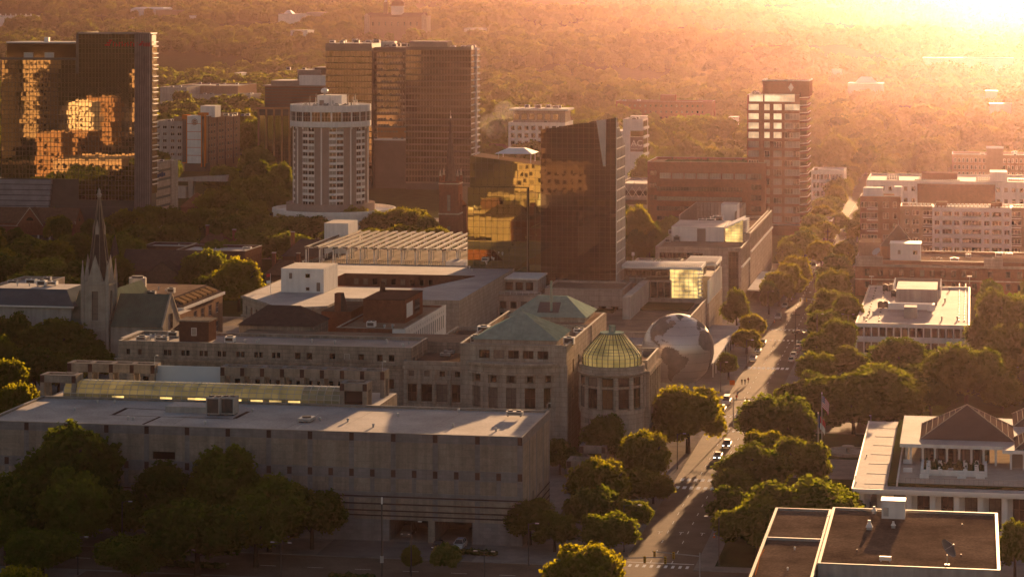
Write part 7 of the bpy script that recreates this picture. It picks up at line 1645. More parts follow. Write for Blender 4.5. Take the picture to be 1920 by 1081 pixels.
def brick_spire():
    x, y = gp(845, 452); w = 4.3; z1 = za(x, y, 340); zt = za(x, y, 222)
    t = thing('church_steeple', 'brick church steeple with slender dark spire and corner pinnacles behind the solar deck', 'church', (x, y, 0))
    m = MB(); m.facade((x - w, y - w), (1, 0), 2 * w, .02, z1, [(w, z1 - 9, 1.6, 7), (w, z1 - 21, 1.4, 4)], BRICK, .4); m.facade((x + w, y - w), (0, 1), 2 * w, .02, z1, [(w, z1 - 9, 1.6, 7)], BRICK, .4); m.facade((x + w, y + w), (-1, 0), 2 * w, .02, z1, [], BRICK); m.facade((x - w, y + w), (0, -1), 2 * w, .02, z1, [], BRICK); m.poly([(x - w, y - w, z1), (x + w, y - w, z1), (x + w, y + w, z1), (x - w, y + w, z1)], BRICK)
    for z in (z1 - 1, z1 - 14): m.box(x - w - .25, x + w + .25, y - w - .25, y + w + .25, z, z + .6, LIMESTONE)
    m.build('tower', t)
    for z, hh in ((z1 - 9, 7), (z1 - 21, 4)): WINS.setdefault(t.name, (t, []))[1].append((x, y - w + .37, z, 1.5, hh, 0.0, 'panel'))
    WINS[t.name][1].append((x + w - .37, y, z1 - 9, 1.6, 7, R(90), 'panel'))
    m = MB()
    for sx in (-1, 1):
        for sy in (-1, 1): q = (x + sx * (w - .5), y + sy * (w - .5)); m.cyl(q[0], q[1], z1, z1 + 2.5, .6, .55, BRICK, 6); m.cyl(q[0], q[1], z1 + 2.5, z1 + 5.5, .6, .05, LIMESTONE, 6)
    m.build('pinnacle', t); m = MB(); m.cyl(x, y, z1, zt, 2.6, .12, SLATE, 8, R(22.5)); m.build('spire', t); m = MB(); m.cyl(x, y, zt, zt + 1, .3, .3, WHITE, 6); m.bar((x, y, zt + 1), (x, y, zt + 3.4), .08, METAL); m.build('finial', t)
    m = MB(); m.box(x - 3.8, x + 6, y + w + .01, y + 34, .02, 15, BRICK); m.poly([(x - 4.4, y + w + .01, 15), (x + 1.1, y + w + .01, 22), (x + 1.1, y + 34, 22), (x - 4.4, y + 34, 15)], SLATE); m.poly([(x + 6.6, y + 34, 15), (x + 1.1, y + 34, 22), (x + 1.1, y + w + .01, 22), (x + 6.6, y + w + .01, 15)], SLATE); m.build('nave', t); FOOT.append((x - 5, x + 7, y - 5, y + 35))
brick_spire()

# ------------------------------------------------------------------ far buildings above the forest
def meet(px, py, hh):
    D = 1500.0; t = (px - 960) / F
    while D < 12000:
        L = t * D
        if H - (py - YH) * D / F <= terrain(L * C - D * S, L * S + D * C) + hh: break
        D += 20
    return D
def far_buildings():
    simple(300, 350, 222, 164, 40, CONCRETE, ROOF_GREY, 'pale low concrete block left of the tan walled block beyond the grey hotel', 'low_building', 0, 0, cl=(2, 2))
    t, *_ = simple(333, 446, 218, 161, 60, BRICK_TAN, ROOF_GREY, 'large tan walled flat block in the trees beyond the grey hotel', 'low_building', 0, 0, cl=(5, 3))
    simple(350, 470, 222, 178, 40, CONCRETE, ROOF_GREY, 'low grey block in front of the large tan walled block', 'low_building', 10, 2, 2, 2, cl=(4, 2))
    simple(470, 496, 206, 184, 40, CONCRETE, ROOF_GREY, 'small grey block behind trees left of the dark brown stepped office', 'low_building', 4, 2, 2, 2, cl=(1, 1))
    # cathedral with dome
    D = meet(742, 56, 17); tt = (742 - 960) / F; L = tt * D; cx, cy0 = L * C - D * S, L * S + D * C; zg = terrain(cx, cy0)
    Z = lambda py: H - (py - YH) * D / F; sc = D / F
    t = thing('cathedral', 'distant cathedral with long brick nave, dark dome and small belfry above the forest', 'church', (cx, cy0, zg - .5)); hw = 55 * sc
    m = MB(); m.box(cx - hw, cx + hw, cy0, cy0 + 26, zg - .4, Z(32), BRICK_TAN); m.build('nave_wall', t); m = MB(); m.poly([(cx - hw - 1, cy0 - 1, Z(32)), (cx + hw + 1, cy0 - 1, Z(32)), (cx + hw + 1, cy0 + 13, Z(24)), (cx - hw - 1, cy0 + 13, Z(24))], SLATE); m.poly([(cx + hw + 1, cy0 + 27, Z(32)), (cx - hw - 1, cy0 + 27, Z(32)), (cx - hw - 1, cy0 + 13, Z(24)), (cx + hw + 1, cy0 + 13, Z(24))], SLATE); m.build('nave_roof', t)
    for s in (-1, 1): m = MB(); q = cx + s * hw; m.box(q - 4, q + 4, cy0 - 3, cy0 + 29, zg - .4, Z(30), LIMESTONE); m.poly([(q - 4.2, cy0 - 3.1, Z(30)), (q + 4.2, cy0 - 3.1, Z(30)), (q, cy0 - 3.1, Z(25))], LIMESTONE); m.build('transept', t)
    for i in range(8): WINS.setdefault(t.name, (t, []))[1].append((cx - hw * .8 + i * hw * .22, cy0 - .05, (Z(40) + Z(50)) / 2, 2.4, 6, 0.0, 'dark'))
    r = 12 * sc; m = MB(); m.lathe(cx, cy0 + 13, [(r, Z(28)), (r, Z(13)), (r + .7, Z(13)), (r + .7, Z(11.5)), (.01, Z(11.5))], WHITE, 28); m.build('dome_drum', t); m = MB(); m.lathe(cx, cy0 + 13, [(r * math.cos(R(a)), Z(11.5) + r * 1.05 * math.sin(R(a))) for a in range(0, 91, 10)], mat('dome_copper', (.16, .08, .05), rough=.5), 28); m.smooth = True; m.build('dome', t); m = MB(); m.cyl(cx, cy0 + 13, Z(-1.5), Z(-4), .9, .8, WHITE, 8); m.build('dome_lantern', t)
    bx = cx - 21 * sc; m = MB(); m.box(bx - 3, bx + 3, cy0 + 4, cy0 + 10, Z(26), Z(4), BRICK_TAN); m.cyl(bx, cy0 + 7, Z(4), Z(-1), 2.2, 2.0, WHITE, 8); m.lathe(bx, cy0 + 7, [(2.3, Z(-1)), (1.6, Z(-2.5)), (.01, Z(-3.4))], WHITE, 10); m.build('belfry', t)
    FOOT.append((cx - hw - 8, cx + hw + 8, cy0 - 60, cy0 + 34))
    def far(px0, px1, D, pyt, hh, dp, wall, roof, label, cat='distant_building', extra=None):
        hh = 21; D = meet((px0 + px1) / 2, pyt, hh); t0, t1 = (px0 - 960) / F, (px1 - 960) / F; y0 = D * C + t0 * D * S; x0 = xa(y0, px0); x1 = xa(y0, px1); z = H - (pyt - YH) * D / F
        t = thing(cat, label, 'building', (x0, y0, z - hh)); m = MB(); m.box(x0, x1, y0, y0 + dp, z - hh - 12, z, wall, roof); m.box(x0 - .5, x1 + .5, y0 - .5, y0 + dp + .5, z + .01, z + .9, COPING, roof); m.build('wall', t)
        FOOT.append((x0, x1, y0 - 2, y0 + dp)); return t, x0, x1, y0, z
    t, x0, x1, y0, z = far(245, 307, 4300, 18, 12, 60, WHITEMETAL, WHITEMETAL, 'distant white domed sports hall above the forest')
    m = MB(); m.frustum(x0, x1, y0, y0 + 60, z + .9, x0 + 8, x1 - 4, y0 + 8, y0 + 50, z + 4, WHITEMETAL); m.build('roof_hump', t)
    far(292, 330, 4250, 20, 12, 50, BRICK_TAN, ROOF_TAN, 'distant tan block right of the white domed sports hall')
    t, x0, x1, y0, z = far(-20, 66, 4200, 31, 10, 60, WHITE, WHITEMETAL, 'distant long white roofed hall at the far left edge')
    m = MB()
    for i in range(7): xx = x0 + 14 + i * (x1 - x0 - 20) / 7; m.cyl(xx, y0 + 20, z, z + 4.5, .9, .9, WHITE, 6)
    m.build('roof_flue', t)
    t, x0, x1, y0, z = far(522, 574, 4000, 27, 8, 50, WHITE, WHITEMETAL, 'distant white roofed works with humps left of the cathedral'); m = MB(); m.frustum(x0 + 8, x0 + 24, y0 + 4, y0 + 24, z + .91, x0 + 13, x0 + 18, y0 + 10, y0 + 18, z + 7, WHITEMETAL); m.build('roof_hump', t)
    far(575, 612, 3900, 24, 10, 40, CONCRETE, ROOF_LIGHT, 'distant grey hall next to the white works left of the cathedral')
    far(545, 576, 2900, 58, 6, 40, WHITE, WHITEMETAL, 'small distant white roof among trees below the white works')
    far(355, 374, 3900, 30, 7, 20, WHITE, WHITEMETAL, 'tiny distant white building among trees right of the sports hall')
    far(870, 906, 3000, 54, 6, 30, WHITE, WHITEMETAL, 'distant white roof among trees right of the cathedral')
    far(440, 452, 2750, 138, 6, 20, WHITE, WHITEMETAL, 'tiny white house in the forest above the tan walled block')
    # hazy brick range beyond the AC hotel
    t, x0, x1, y0, z = simple(1155, 1334, 240, 191, 30, BRICK, ROOF_TAN, 'hazy long brick range in the forest beyond the lettered hotel tower', 'brick_building', 18, 4, 1.6, 1.8, cl=(2, 2))
    m = MB(); a, b = xa(y0, 1237), xa(y0, 1264); m.box(a, b, y0 + 4, y0 + 16, z - .8, z + 5, BRICK, ROOF_TAN); m.build('stair_tower', t)
    m = MB(); a, b = xa(y0 - 8, 1318), xa(y0 - 8, 1336); m.box(a, b, y0 - 8, y0 - .1, .02, z + .5, BRICK, ROOF_TAN); m.build('end_wing', t)
    t, x0, x1, y0, z = far(1590, 1655, 2500, 158, 16, 40, WHITE, WHITEMETAL, 'hazy white gabled building in the glow right of the brick tower'); m = MB(); m.poly([(x0 + 6, y0 - 1, z + 1), (x1 - 4, y0 - 1, z + 1), (x1 - 12, y0 + 18, z + 7), (x0 + 12, y0 + 18, z + 7)], WHITEMETAL); m.build('roof', t)
    far(1730, 1900, 3600, 110, 8, 40, WHITE, WHITEMETAL, 'long white roof almost lost in the bright haze at upper right')
    for i, (p, q, D, py, lab) in enumerate(((1848, 1870, 2600, 172, 'hazy white gabled house'), (1856, 1896, 2550, 196, 'hazy wide white gabled house below another at right'), (1560, 1578, 2800, 132, 'hazy small white roof above the brick tower'))): far(p, q, D, py, 6, 14, WHITE, WHITEMETAL, lab + ' in the forest', 'distant_house')
    far(1367, 1382, 2300, 222, 6, 14, WHITE, WHITEMETAL, 'little white house in the forest left of the brick tower', 'distant_house')
    # brown roofed house with drifting smoke
    x0, y0 = gp(900, 320); x1 = xa(y0, 952); ze, zr = za(x0, y0, 284), za(x0, y0, 271); t = thing('house', 'brown roofed hall below a puff of white smoke right of the bronze glass block', 'house', (x0, y0, 0)); m = MB(); m.box(x0, x1, y0, y0 + 20, .02, ze, BRICK_TAN); m.build('wall', t); m = MB(); m.pyramid(x0 - 1, x1 + 1, y0 - 1, y0 + 21, ze, zr, SHINGLE, 8, 'x'); m.build('roof', t); FOOT.append((x0, x1, y0, y0 + 20))
    # low roofs between the street and the brick tower
    simple(1528, 1560, 448, 415, 22, BRICK_TAN, ROOF_LIGHT, 'low flat brick shop on the near side of the small white building', 'shop_building', 4, 1, 2, 2, cl=(1, 1), side=False)
far_buildings()

# ------------------------------------------------------------------ buildings off the left edge, seen in the mirror glass
def mirrored_town():
    kinds = ('pale stone', 'tall limestone', 'tan brick', 'white', 'high limestone', 'short tan brick', 'squat limestone', 'pinkish stone', 'slender pink stone', 'aged stone', 'low limestone', 'broad pinkish stone', 'narrow white', 'small tan brick')
    places = ('nearest the camera on the left', 'behind the nearest pale block', 'in the middle of the left group', 'with plain walls', 'farthest out on the left', 'beside the farthest tower', 'below the camera', 'close below the camera', 'outermost on the left', 'next to the outermost tower', 'before the granite museum', 'left of the pale church', 'with few windows', 'between two brick blocks')
    sp = [(-640, 250, 24, 50, LIMESTONE_PINK), (-700, 330, 20, 60, LIMESTONE), (-625, 400, 18, 34, BRICK_TAN), (-590, 540, 16, 36, WHITE), (-650, 560, 24, 52, LIMESTONE), (-560, 640, 22, 22, BRICK_TAN), (-300, 140, 22, 34, LIMESTONE), (-245, 165, 16, 42, LIMESTONE_PINK), (-760, 420, 26, 80, LIMESTONE_PINK), (-680, 470, 22, 64, LIMEDARK), (-215, 262, 26, 22, LIMESTONE), (-500, 780, 40, 16, LIMESTONE_PINK), (-640, 700, 18, 34, WHITE), (-540, 730, 16, 26, BRICK_TAN)]
    for i, (x, y, w, h, mt) in enumerate(sp):
        t = thing('city_building', '%s city building outside the left edge, %s' % (kinds[i], places[i]), 'building', (x, y, 0), 'city buildings outside the left edge')
        block(t, x, x + w, y, y + w * 1.2, .02, h, mt, ROOF_LIGHT, {'b': grid(w, 3, h - 2, max(3, int(w / 4)), int(h / 4.5), 1.9, 2.2, 1, 1, 'dark')}, par=1.0)
mirrored_town()
# ================================================================== trees
def crown_arrays(seed, W=10.0, Ht=9.0, nleaf=4200, leaf=.5, nl=13, shape='round', rough=.75):
    r = np.random.RandomState(seed)
    lobes = []
    for i in range(nl):                            # clumps spread evenly over a dome, a few inside it
        g = i * 2.39996 + r.uniform(-.4, .4); zz = 1 - 1.55 * (i + .5) / nl; q = math.sqrt(max(0, 1 - zz * zz)); f = r.uniform(.72, 1.0) if i % 5 else r.uniform(.2, .5)
        p = np.array([q * math.cos(g), q * math.sin(g), zz]) * f
        if shape == 'tall': c = np.array([p[0] * W * .27, p[1] * W * .27, Ht * (.50 + p[2] * .36)]); rad = W * r.uniform(.19, .27)
        elif shape == 'broad': c = np.array([p[0] * W * .36, p[1] * W * .36, Ht * (.50 + p[2] * .30)]); rad = W * r.uniform(.12, .19)
        else: c = np.array([p[0] * W * .33, p[1] * W * .33, Ht * (.50 + p[2] * .32)]); rad = W * r.uniform(.13, .2)
        lobes.append((c, rad, r.uniform(.8, 1.0)))
    vol = np.array([l[1] ** 2 for l in lobes]); vol = vol / vol.sum()
    pts = []; nrm = []
    for (c, rad, sq), v in zip(lobes, vol):
        n = int(nleaf * v); d = r.normal(size=(n, 3)); d /= np.linalg.norm(d, axis=1)[:, None]
        bump = 1 + .16 * np.sin(d[:, 0] * 7 + c[0]) * np.sin(d[:, 1] * 6 + c[1]) + .10 * np.sin(d[:, 2] * 11 + c[2])
        p = c + d * (rad * bump * r.uniform(.72, 1.05, n))[:, None] * np.array([1, 1, sq])
        keep = np.ones(n, bool)
        for c2, r2, s2 in lobes:
            if c2 is c: continue
            q = (p - c2) / np.array([1, 1, s2]); keep &= np.linalg.norm(q, axis=1) > r2 * .72
        pts.append(p[keep]); nrm.append(d[keep])
    pts = np.concatenate(pts); nrm = np.concatenate(nrm); n = len(pts)
    nn = nrm + r.normal(size=(n, 3)) * rough; nn /= np.linalg.norm(nn, axis=1)[:, None]
    a = np.cross(nn, r.normal(size=(n, 3))); a /= np.linalg.norm(a, axis=1)[:, None]; b = np.cross(nn, a)
    s = leaf * r.uniform(.6, 1.25, n)[:, None]
    q = np.stack([pts - a * s * .62 - b * s * .2, pts + b * s * -.55, pts + a * s * .62 + b * s * .12, pts + b * s * .6], 1)
    return q.reshape(-1, 3), lobes
def ico(sd):
    bm = bmesh.new(); bmesh.ops.create_icosphere(bm, subdivisions=sd, radius=1); v = np.array([x.co[:] for x in bm.verts]); f = [[x.index for x in q.verts] for q in bm.faces]; bm.free(); return v, f
ICO, ICO3 = ico(2), ico(3)
def crown_mesh(name, seed, mt, core=.74, **kw):
    v, lobes = crown_arrays(seed, **kw); n = len(v) // 4
    verts = [v]; faces = [list(range(4 * i, 4 * i + 4)) for i in range(n)]; off = len(v)
    for c, rad, sq in lobes:                       # the denser inside of each leaf clump
        I = ICO3 if core > .9 else ICO; d = I[0]
        iv = d * (rad * core * (1 + .14 * np.sin(d[:, 0] * 6 + c[0]) * np.sin(d[:, 1] * 5 + c[1]) + .1 * np.sin(d[:, 2] * 9 + d[:, 0] * 7)))[:, None] * np.array([1, 1, sq]) + c; verts.append(iv); faces += [[off + i for i in f] for f in I[1]]; off += len(iv)
    me = bpy.data.meshes.new(name); me.from_pydata(np.concatenate(verts).tolist(), [], faces); me.materials.append(mt); me.update(); return me
def trunk_mesh(name, seed, Ht, W, r0=.38):
    r = random.Random(seed); m = MB(); top = Ht * .5; m.cyl(0, 0, -.1, top * .55, r0, r0 * .7, TRUNK, 8)
    m.cyl(0, 0, top * .55, Ht * .78, r0 * .7, r0 * .2, TRUNK, 7)
    for i in range(6): a = r.uniform(0, 6.28); z = top * r.uniform(.45, .9); m.bar((0, 0, z), (W * .3 * math.cos(a), W * .3 * math.sin(a), z + Ht * r.uniform(.15, .32)), r0 * .32, TRUNK, 5)
    return m.mesh(name)
PROTO = []
for i, (shape, mt, W, Ht, lf) in enumerate((('round', LEAF, 11, 13, .62), ('broad', LEAF, 14, 12, .66), ('round', LEAF_GOLD, 11, 13, .62), ('tall', LEAF, 8.5, 14, .58), ('broad', LEAF_GOLD, 13, 12, .62), ('round', LEAF, 12, 13, .66), ('broad', LEAF, 15, 13, .70))):
    PROTO.append((crown_mesh('crown', 100 + i, mt, W=W, Ht=Ht, nleaf=9500, leaf=lf * .78, nl=(24 if shape != 'tall' else 16), shape=shape), trunk_mesh('trunk', i, Ht, W), W, Ht))
TREES = []            # (x, y, width, height, proto, zone)
def tree_px(px, pyt, wpx, pyg, kind, zone):
    x, y = gp(px, pyg); D = dep(x, y); TREES.append((x, y, wpx * D / F, za(x, y, pyt), kind, zone))
Z = {}
def zone(key, desc, order): Z[key] = (desc, order)
def many(key, L):
    for q in L: tree_px(*q, key)
zone('mus', 'dark leafy tree in the shade before the granite museum', 'left')
many('mus', [(130, 776, 215, 1015, 0), (45, 868, 190, 1035, 1), (135, 868, 150, 1045, 5), (420, 816, 165, 1018, 0), (300, 858, 120, 1016, 3), (505, 884, 190, 1035, 6), (370, 930, 215, 1078, 1), (480, 925, 120, 1062, 3), (585, 902, 130, 1030, 5), (250, 1000, 150, 1090, 1), (225, 905, 120, 1020, 0), (80, 985, 150, 1082, 1), (10, 945, 110, 1060, 0)])
tree_px(28, 1050, 130, 1180, 4, 'solo:sunlit yellow green treetop cut by the bottom left corner')
tree_px(1092, 1006, 155, 1150, 4, 'solo:sunlit yellow green tree at the bottom edge left of the street crossing')
tree_px(1290, 710, 158, 850, 4, 'solo:big sunlit round tree on the left kerb in front of the steel globe')
tree_px(448, 472, 98, 585, 2, 'solo:round green gold tree left of the courtyard building')
tree_px(1133, 765, 92, 885, 0, 'solo:dark round tree at the foot of the glass domed rotunda')
tree_px(770, 1020, 42, 1076, 3, 'solo:small young tree in the planting strip before the garage opening'); tree_px(836, 1036, 26, 1080, 3, 'solo:tiny young tree in the planting strip before the police car')
zone('plaza', 'tree between the granite museum and the left kerb of the street', 'left')
many('plaza', [(993, 925, 118, 1022, 0), (1040, 952, 90, 1035, 5), (1128, 850, 125, 970, 4), (1212, 798, 105, 920, 4), (1180, 868, 105, 955, 2), (1225, 880, 75, 945, 4), (1050, 815, 62, 890, 0), (1075, 840, 50, 895, 3), (1108, 905, 110, 1000, 1), (1140, 955, 120, 1040, 1), (1185, 930, 80, 1000, 5)])
zone('kerbl', 'street tree lining the left kerb beyond the globe', 'near')
many('kerbl', [(1366, 658, 46, 712, 3), (1400, 612, 64, 664, 2), (1409, 584, 56, 640, 4), (1381, 533, 58, 625, 0), (1461, 502, 70, 575, 4), (1481, 486, 74, 565, 2), (1494, 473, 64, 542, 4), (1442, 520, 40, 590, 0), (1478, 448, 50, 510, 0), (1500, 432, 80, 492, 5), (1540, 445, 62, 505, 2), (1545, 410, 60, 462, 2), (1572, 395, 40, 440, 0), (1520, 420, 50, 470, 1)])
zone('kerbr', 'dark tree crowding the right kerb of the main street', 'near')
many('kerbr', [(1372, 905, 100, 1010, 5), (1420, 925, 160, 1050, 6), (1490, 893, 230, 1045, 6), (1408, 822, 150, 950, 0), (1432, 798, 120, 905, 2), (1458, 733, 150, 850, 1), (1500, 810, 120, 930, 5), (1560, 900, 130, 1010, 1), (1380, 870, 90, 975, 0), (1484, 712, 66, 770, 0), (1532, 655, 78, 735, 1), (1497, 770, 60, 850, 1), (1538, 615, 72, 700, 0), (1547, 575, 74, 660, 1), (1555, 535, 78, 622, 0), (1562, 500, 70, 580, 1), (1570, 470, 72, 545, 0), (1580, 447, 52, 512, 2), (1522, 690, 70, 770, 5)])
zone('legis', 'large dark round tree between the white office and the columned building', 'left')
many('legis', [(1640, 676, 205, 800, 6), (1693, 622, 130, 735, 0), (1812, 640, 175, 770, 6), (1565, 700, 130, 790, 1), (1725, 670, 120, 760, 5), (1745, 705, 100, 780, 1), (1600, 730, 120, 815, 5), (1880, 700, 90, 775, 1), (1665, 730, 150, 800, 1), (1870, 660, 90, 730, 3)])
zone('right', 'hazy tree at the right edge beyond the columned building', 'left')
many('right', [(1880, 528, 110, 680, 5), (1925, 545, 110, 690, 1), (1845, 580, 70, 690, 0), (1900, 600, 110, 720, 1), (1862, 520, 60, 600, 3), (1590, 540, 60, 640, 0), (1575, 590, 70, 690, 1), (1590, 640, 80, 720, 0)])
tree_px(1903, 965, 80, 1085, 0, 'solo:dark tree behind the flat brown roof at the bottom right edge')
tree_px(1915, 880, 50, 960, 3, 'solo:slim dark tree in front of the columned building at the right edge')
zone('dkt', 'green gold tree in the gap right of the dark slanted tower', 'left')
many('dkt', [(1196, 372, 66, 505, 2), (1218, 412, 60, 505, 0), (1190, 425, 55, 510, 5), (1240, 405, 60, 480, 0), (1215, 285, 66, 365, 0), (1262, 398, 50, 470, 5), (1180, 380, 50, 470, 1)])
zone('hot', 'green gold tree around the podium of the round hotel', 'left')
many('hot', [(540, 400, 110, 462, 1), (583, 400, 90, 460, 0), (662, 378, 84, 452, 2), (705, 390, 70, 455, 0), (765, 384, 118, 455, 4), (735, 400, 80, 458, 5), (800, 400, 60, 462, 0), (488, 415, 110, 485, 0), (870, 370, 40, 440, 0), (630, 412, 60, 460, 5), (470, 392, 80, 450, 1)])
zone('chl', 'dark tree in the wood left of the pale church', 'left')
many('chl', [(112, 585, 150, 705, 0), (62, 538, 100, 650, 1), (18, 575, 90, 700, 5), (15, 660, 90, 790, 2), (30, 705, 100, 840, 4), (195, 594, 60, 690, 0), (150, 610, 80, 700, 5), (65, 640, 110, 745, 0), (0, 620, 70, 740, 0), (110, 660, 110, 740, 1), (180, 640, 80, 720, 0), (330, 560, 60, 620, 3), (240, 606, 60, 690, 0), (165, 628, 70, 705, 1), (95, 610, 90, 690, 5), (45, 560, 90, 650, 0), (140, 560, 40, 640, 3), (222, 470, 60, 560, 0), (250, 440, 70, 520, 1)])
zone('mid', 'dark tree between the brick arcade and the dark stone church', 'left')
many('mid', [(50, 436, 110, 520, 0), (20, 470, 90, 560, 1), (100, 442, 90, 525, 2), (140, 430, 90, 505, 5), (182, 405, 70, 470, 0), (235, 386, 86, 460, 2), (280, 380, 70, 440, 1), (320, 385, 60, 440, 0), (90, 480, 120, 560, 1), (150, 480, 100, 560, 0), (210, 430, 90, 500, 5), (270, 415, 90, 480, 0), (330, 415, 90, 478, 1), (400, 445, 80, 520, 0), (395, 460, 80, 560, 5), (360, 470, 70, 560, 3), (60, 500, 110, 590, 5), (125, 510, 110, 600, 0)])
zone('mid2', 'dark tree between the wide gold tower and the round hotel', 'left')
many('mid2', [(300, 372, 60, 425, 0), (345, 395, 60, 440, 5), (385, 385, 80, 440, 1), (430, 342, 78, 420, 0), (470, 325, 80, 400, 1), (505, 318, 80, 395, 0), (540, 330, 60, 400, 0), (440, 375, 90, 440, 0), (400, 350, 70, 415, 5), (420, 305, 60, 370, 1), (480, 295, 70, 360, 0), (525, 300, 50, 365, 1), (320, 295, 40, 350, 0), (455, 195, 60, 290, 2), (470, 215, 60, 300, 0), (415, 315, 70, 370, 0), (510, 345, 80, 415, 5), (430, 400, 90, 465, 1), (470, 370, 80, 425, 5), (270, 395, 60, 450, 3)])
zone('mid3', 'tree among the small houses left of the solar deck', 'left')
many('mid3', [(520, 430, 100, 500, 1), (570, 435, 70, 500, 0), (470, 425, 80, 505, 5), (410, 500, 60, 580, 0), (375, 515, 50, 580, 3), (700, 425, 100, 480, 4), (620, 428, 70, 490, 0), (820, 420, 70, 480, 2), (760, 415, 90, 478, 2), (430, 445, 70, 510, 0)])
zone('fs', 'hazy street tree lining the far end of the main street', 'near')
for i in range(30):
    for sx in (SX0 - 3.6, SX1 + 3.6):
        yy = 1015 + i * 24 + (9 if sx < -60 else 0) + 7 * math.sin(i * 2.7)
        if not any(a - 5 < yy < b + 5 for a, b in CROSS): TREES.append((sx + math.sin(i * 5 + sx), yy, 12 + 2 * math.sin(i * 3.3 + sx), 11 + 2.5 * math.sin(i * 1.9 + sx), (0, 5, 2, 1)[i % 4], 'fs'))
def blocked(x, y, m):
    for x0, x1, y0, y1 in FOOT:
        if x0 - m < x < x1 + m and y0 - m < y < y1 + m: return True
    if SX0 - m * .8 < x < SX1 + m * .8: return True
    return any(a - m * .5 < y < b + m * .5 for a, b in CROSS)
TREES = [q for q in TREES if True]
def fill(key, p0, p1, q0, q1, n, hmin, hmax, seed):
    r = random.Random(seed); c = 0
    for _ in range(n * 12):
        if c >= n: break
        px, py = r.uniform(p0, p1), r.uniform(q0, q1); x, y = gp(px, py); w = r.uniform(9, 15)
        if blocked(x, y, w * .42): continue
        if any(abs(x - t[0]) < (w + t[2]) * .30 and abs(y - t[1]) < (w + t[2]) * .30 for t in TREES): continue
        TREES.append((x, y, w, r.uniform(hmin, hmax), r.choice((0, 0, 1, 1, 2, 3, 5, 5, 4)), key)); c += 1
zone('bk1', 'forest tree beyond the bronze glass block and the white hotel', 'left')
fill('bk1', 900, 1420, 262, 330, 70, 13, 19, 1)
zone('bk2', 'hazy forest tree beyond the brick apartments on the right', 'left')
fill('bk2', 1530, 1960, 262, 345, 46, 12, 18, 2)
zone('bk3', 'forest tree behind the grey hotel and the brown stepped office', 'left')
fill('bk3', 285, 640, 228, 345, 46, 12, 18, 3)
zone('bk4', 'tree on the left edge beyond the church wood', 'left'); fill('bk4', -60, 130, 440, 640, 16, 10, 15, 4)
zone('bk5', 'tree behind the brick building right of the far street', 'near'); fill('bk5', 1600, 1940, 380, 470, 10, 9, 13, 5)
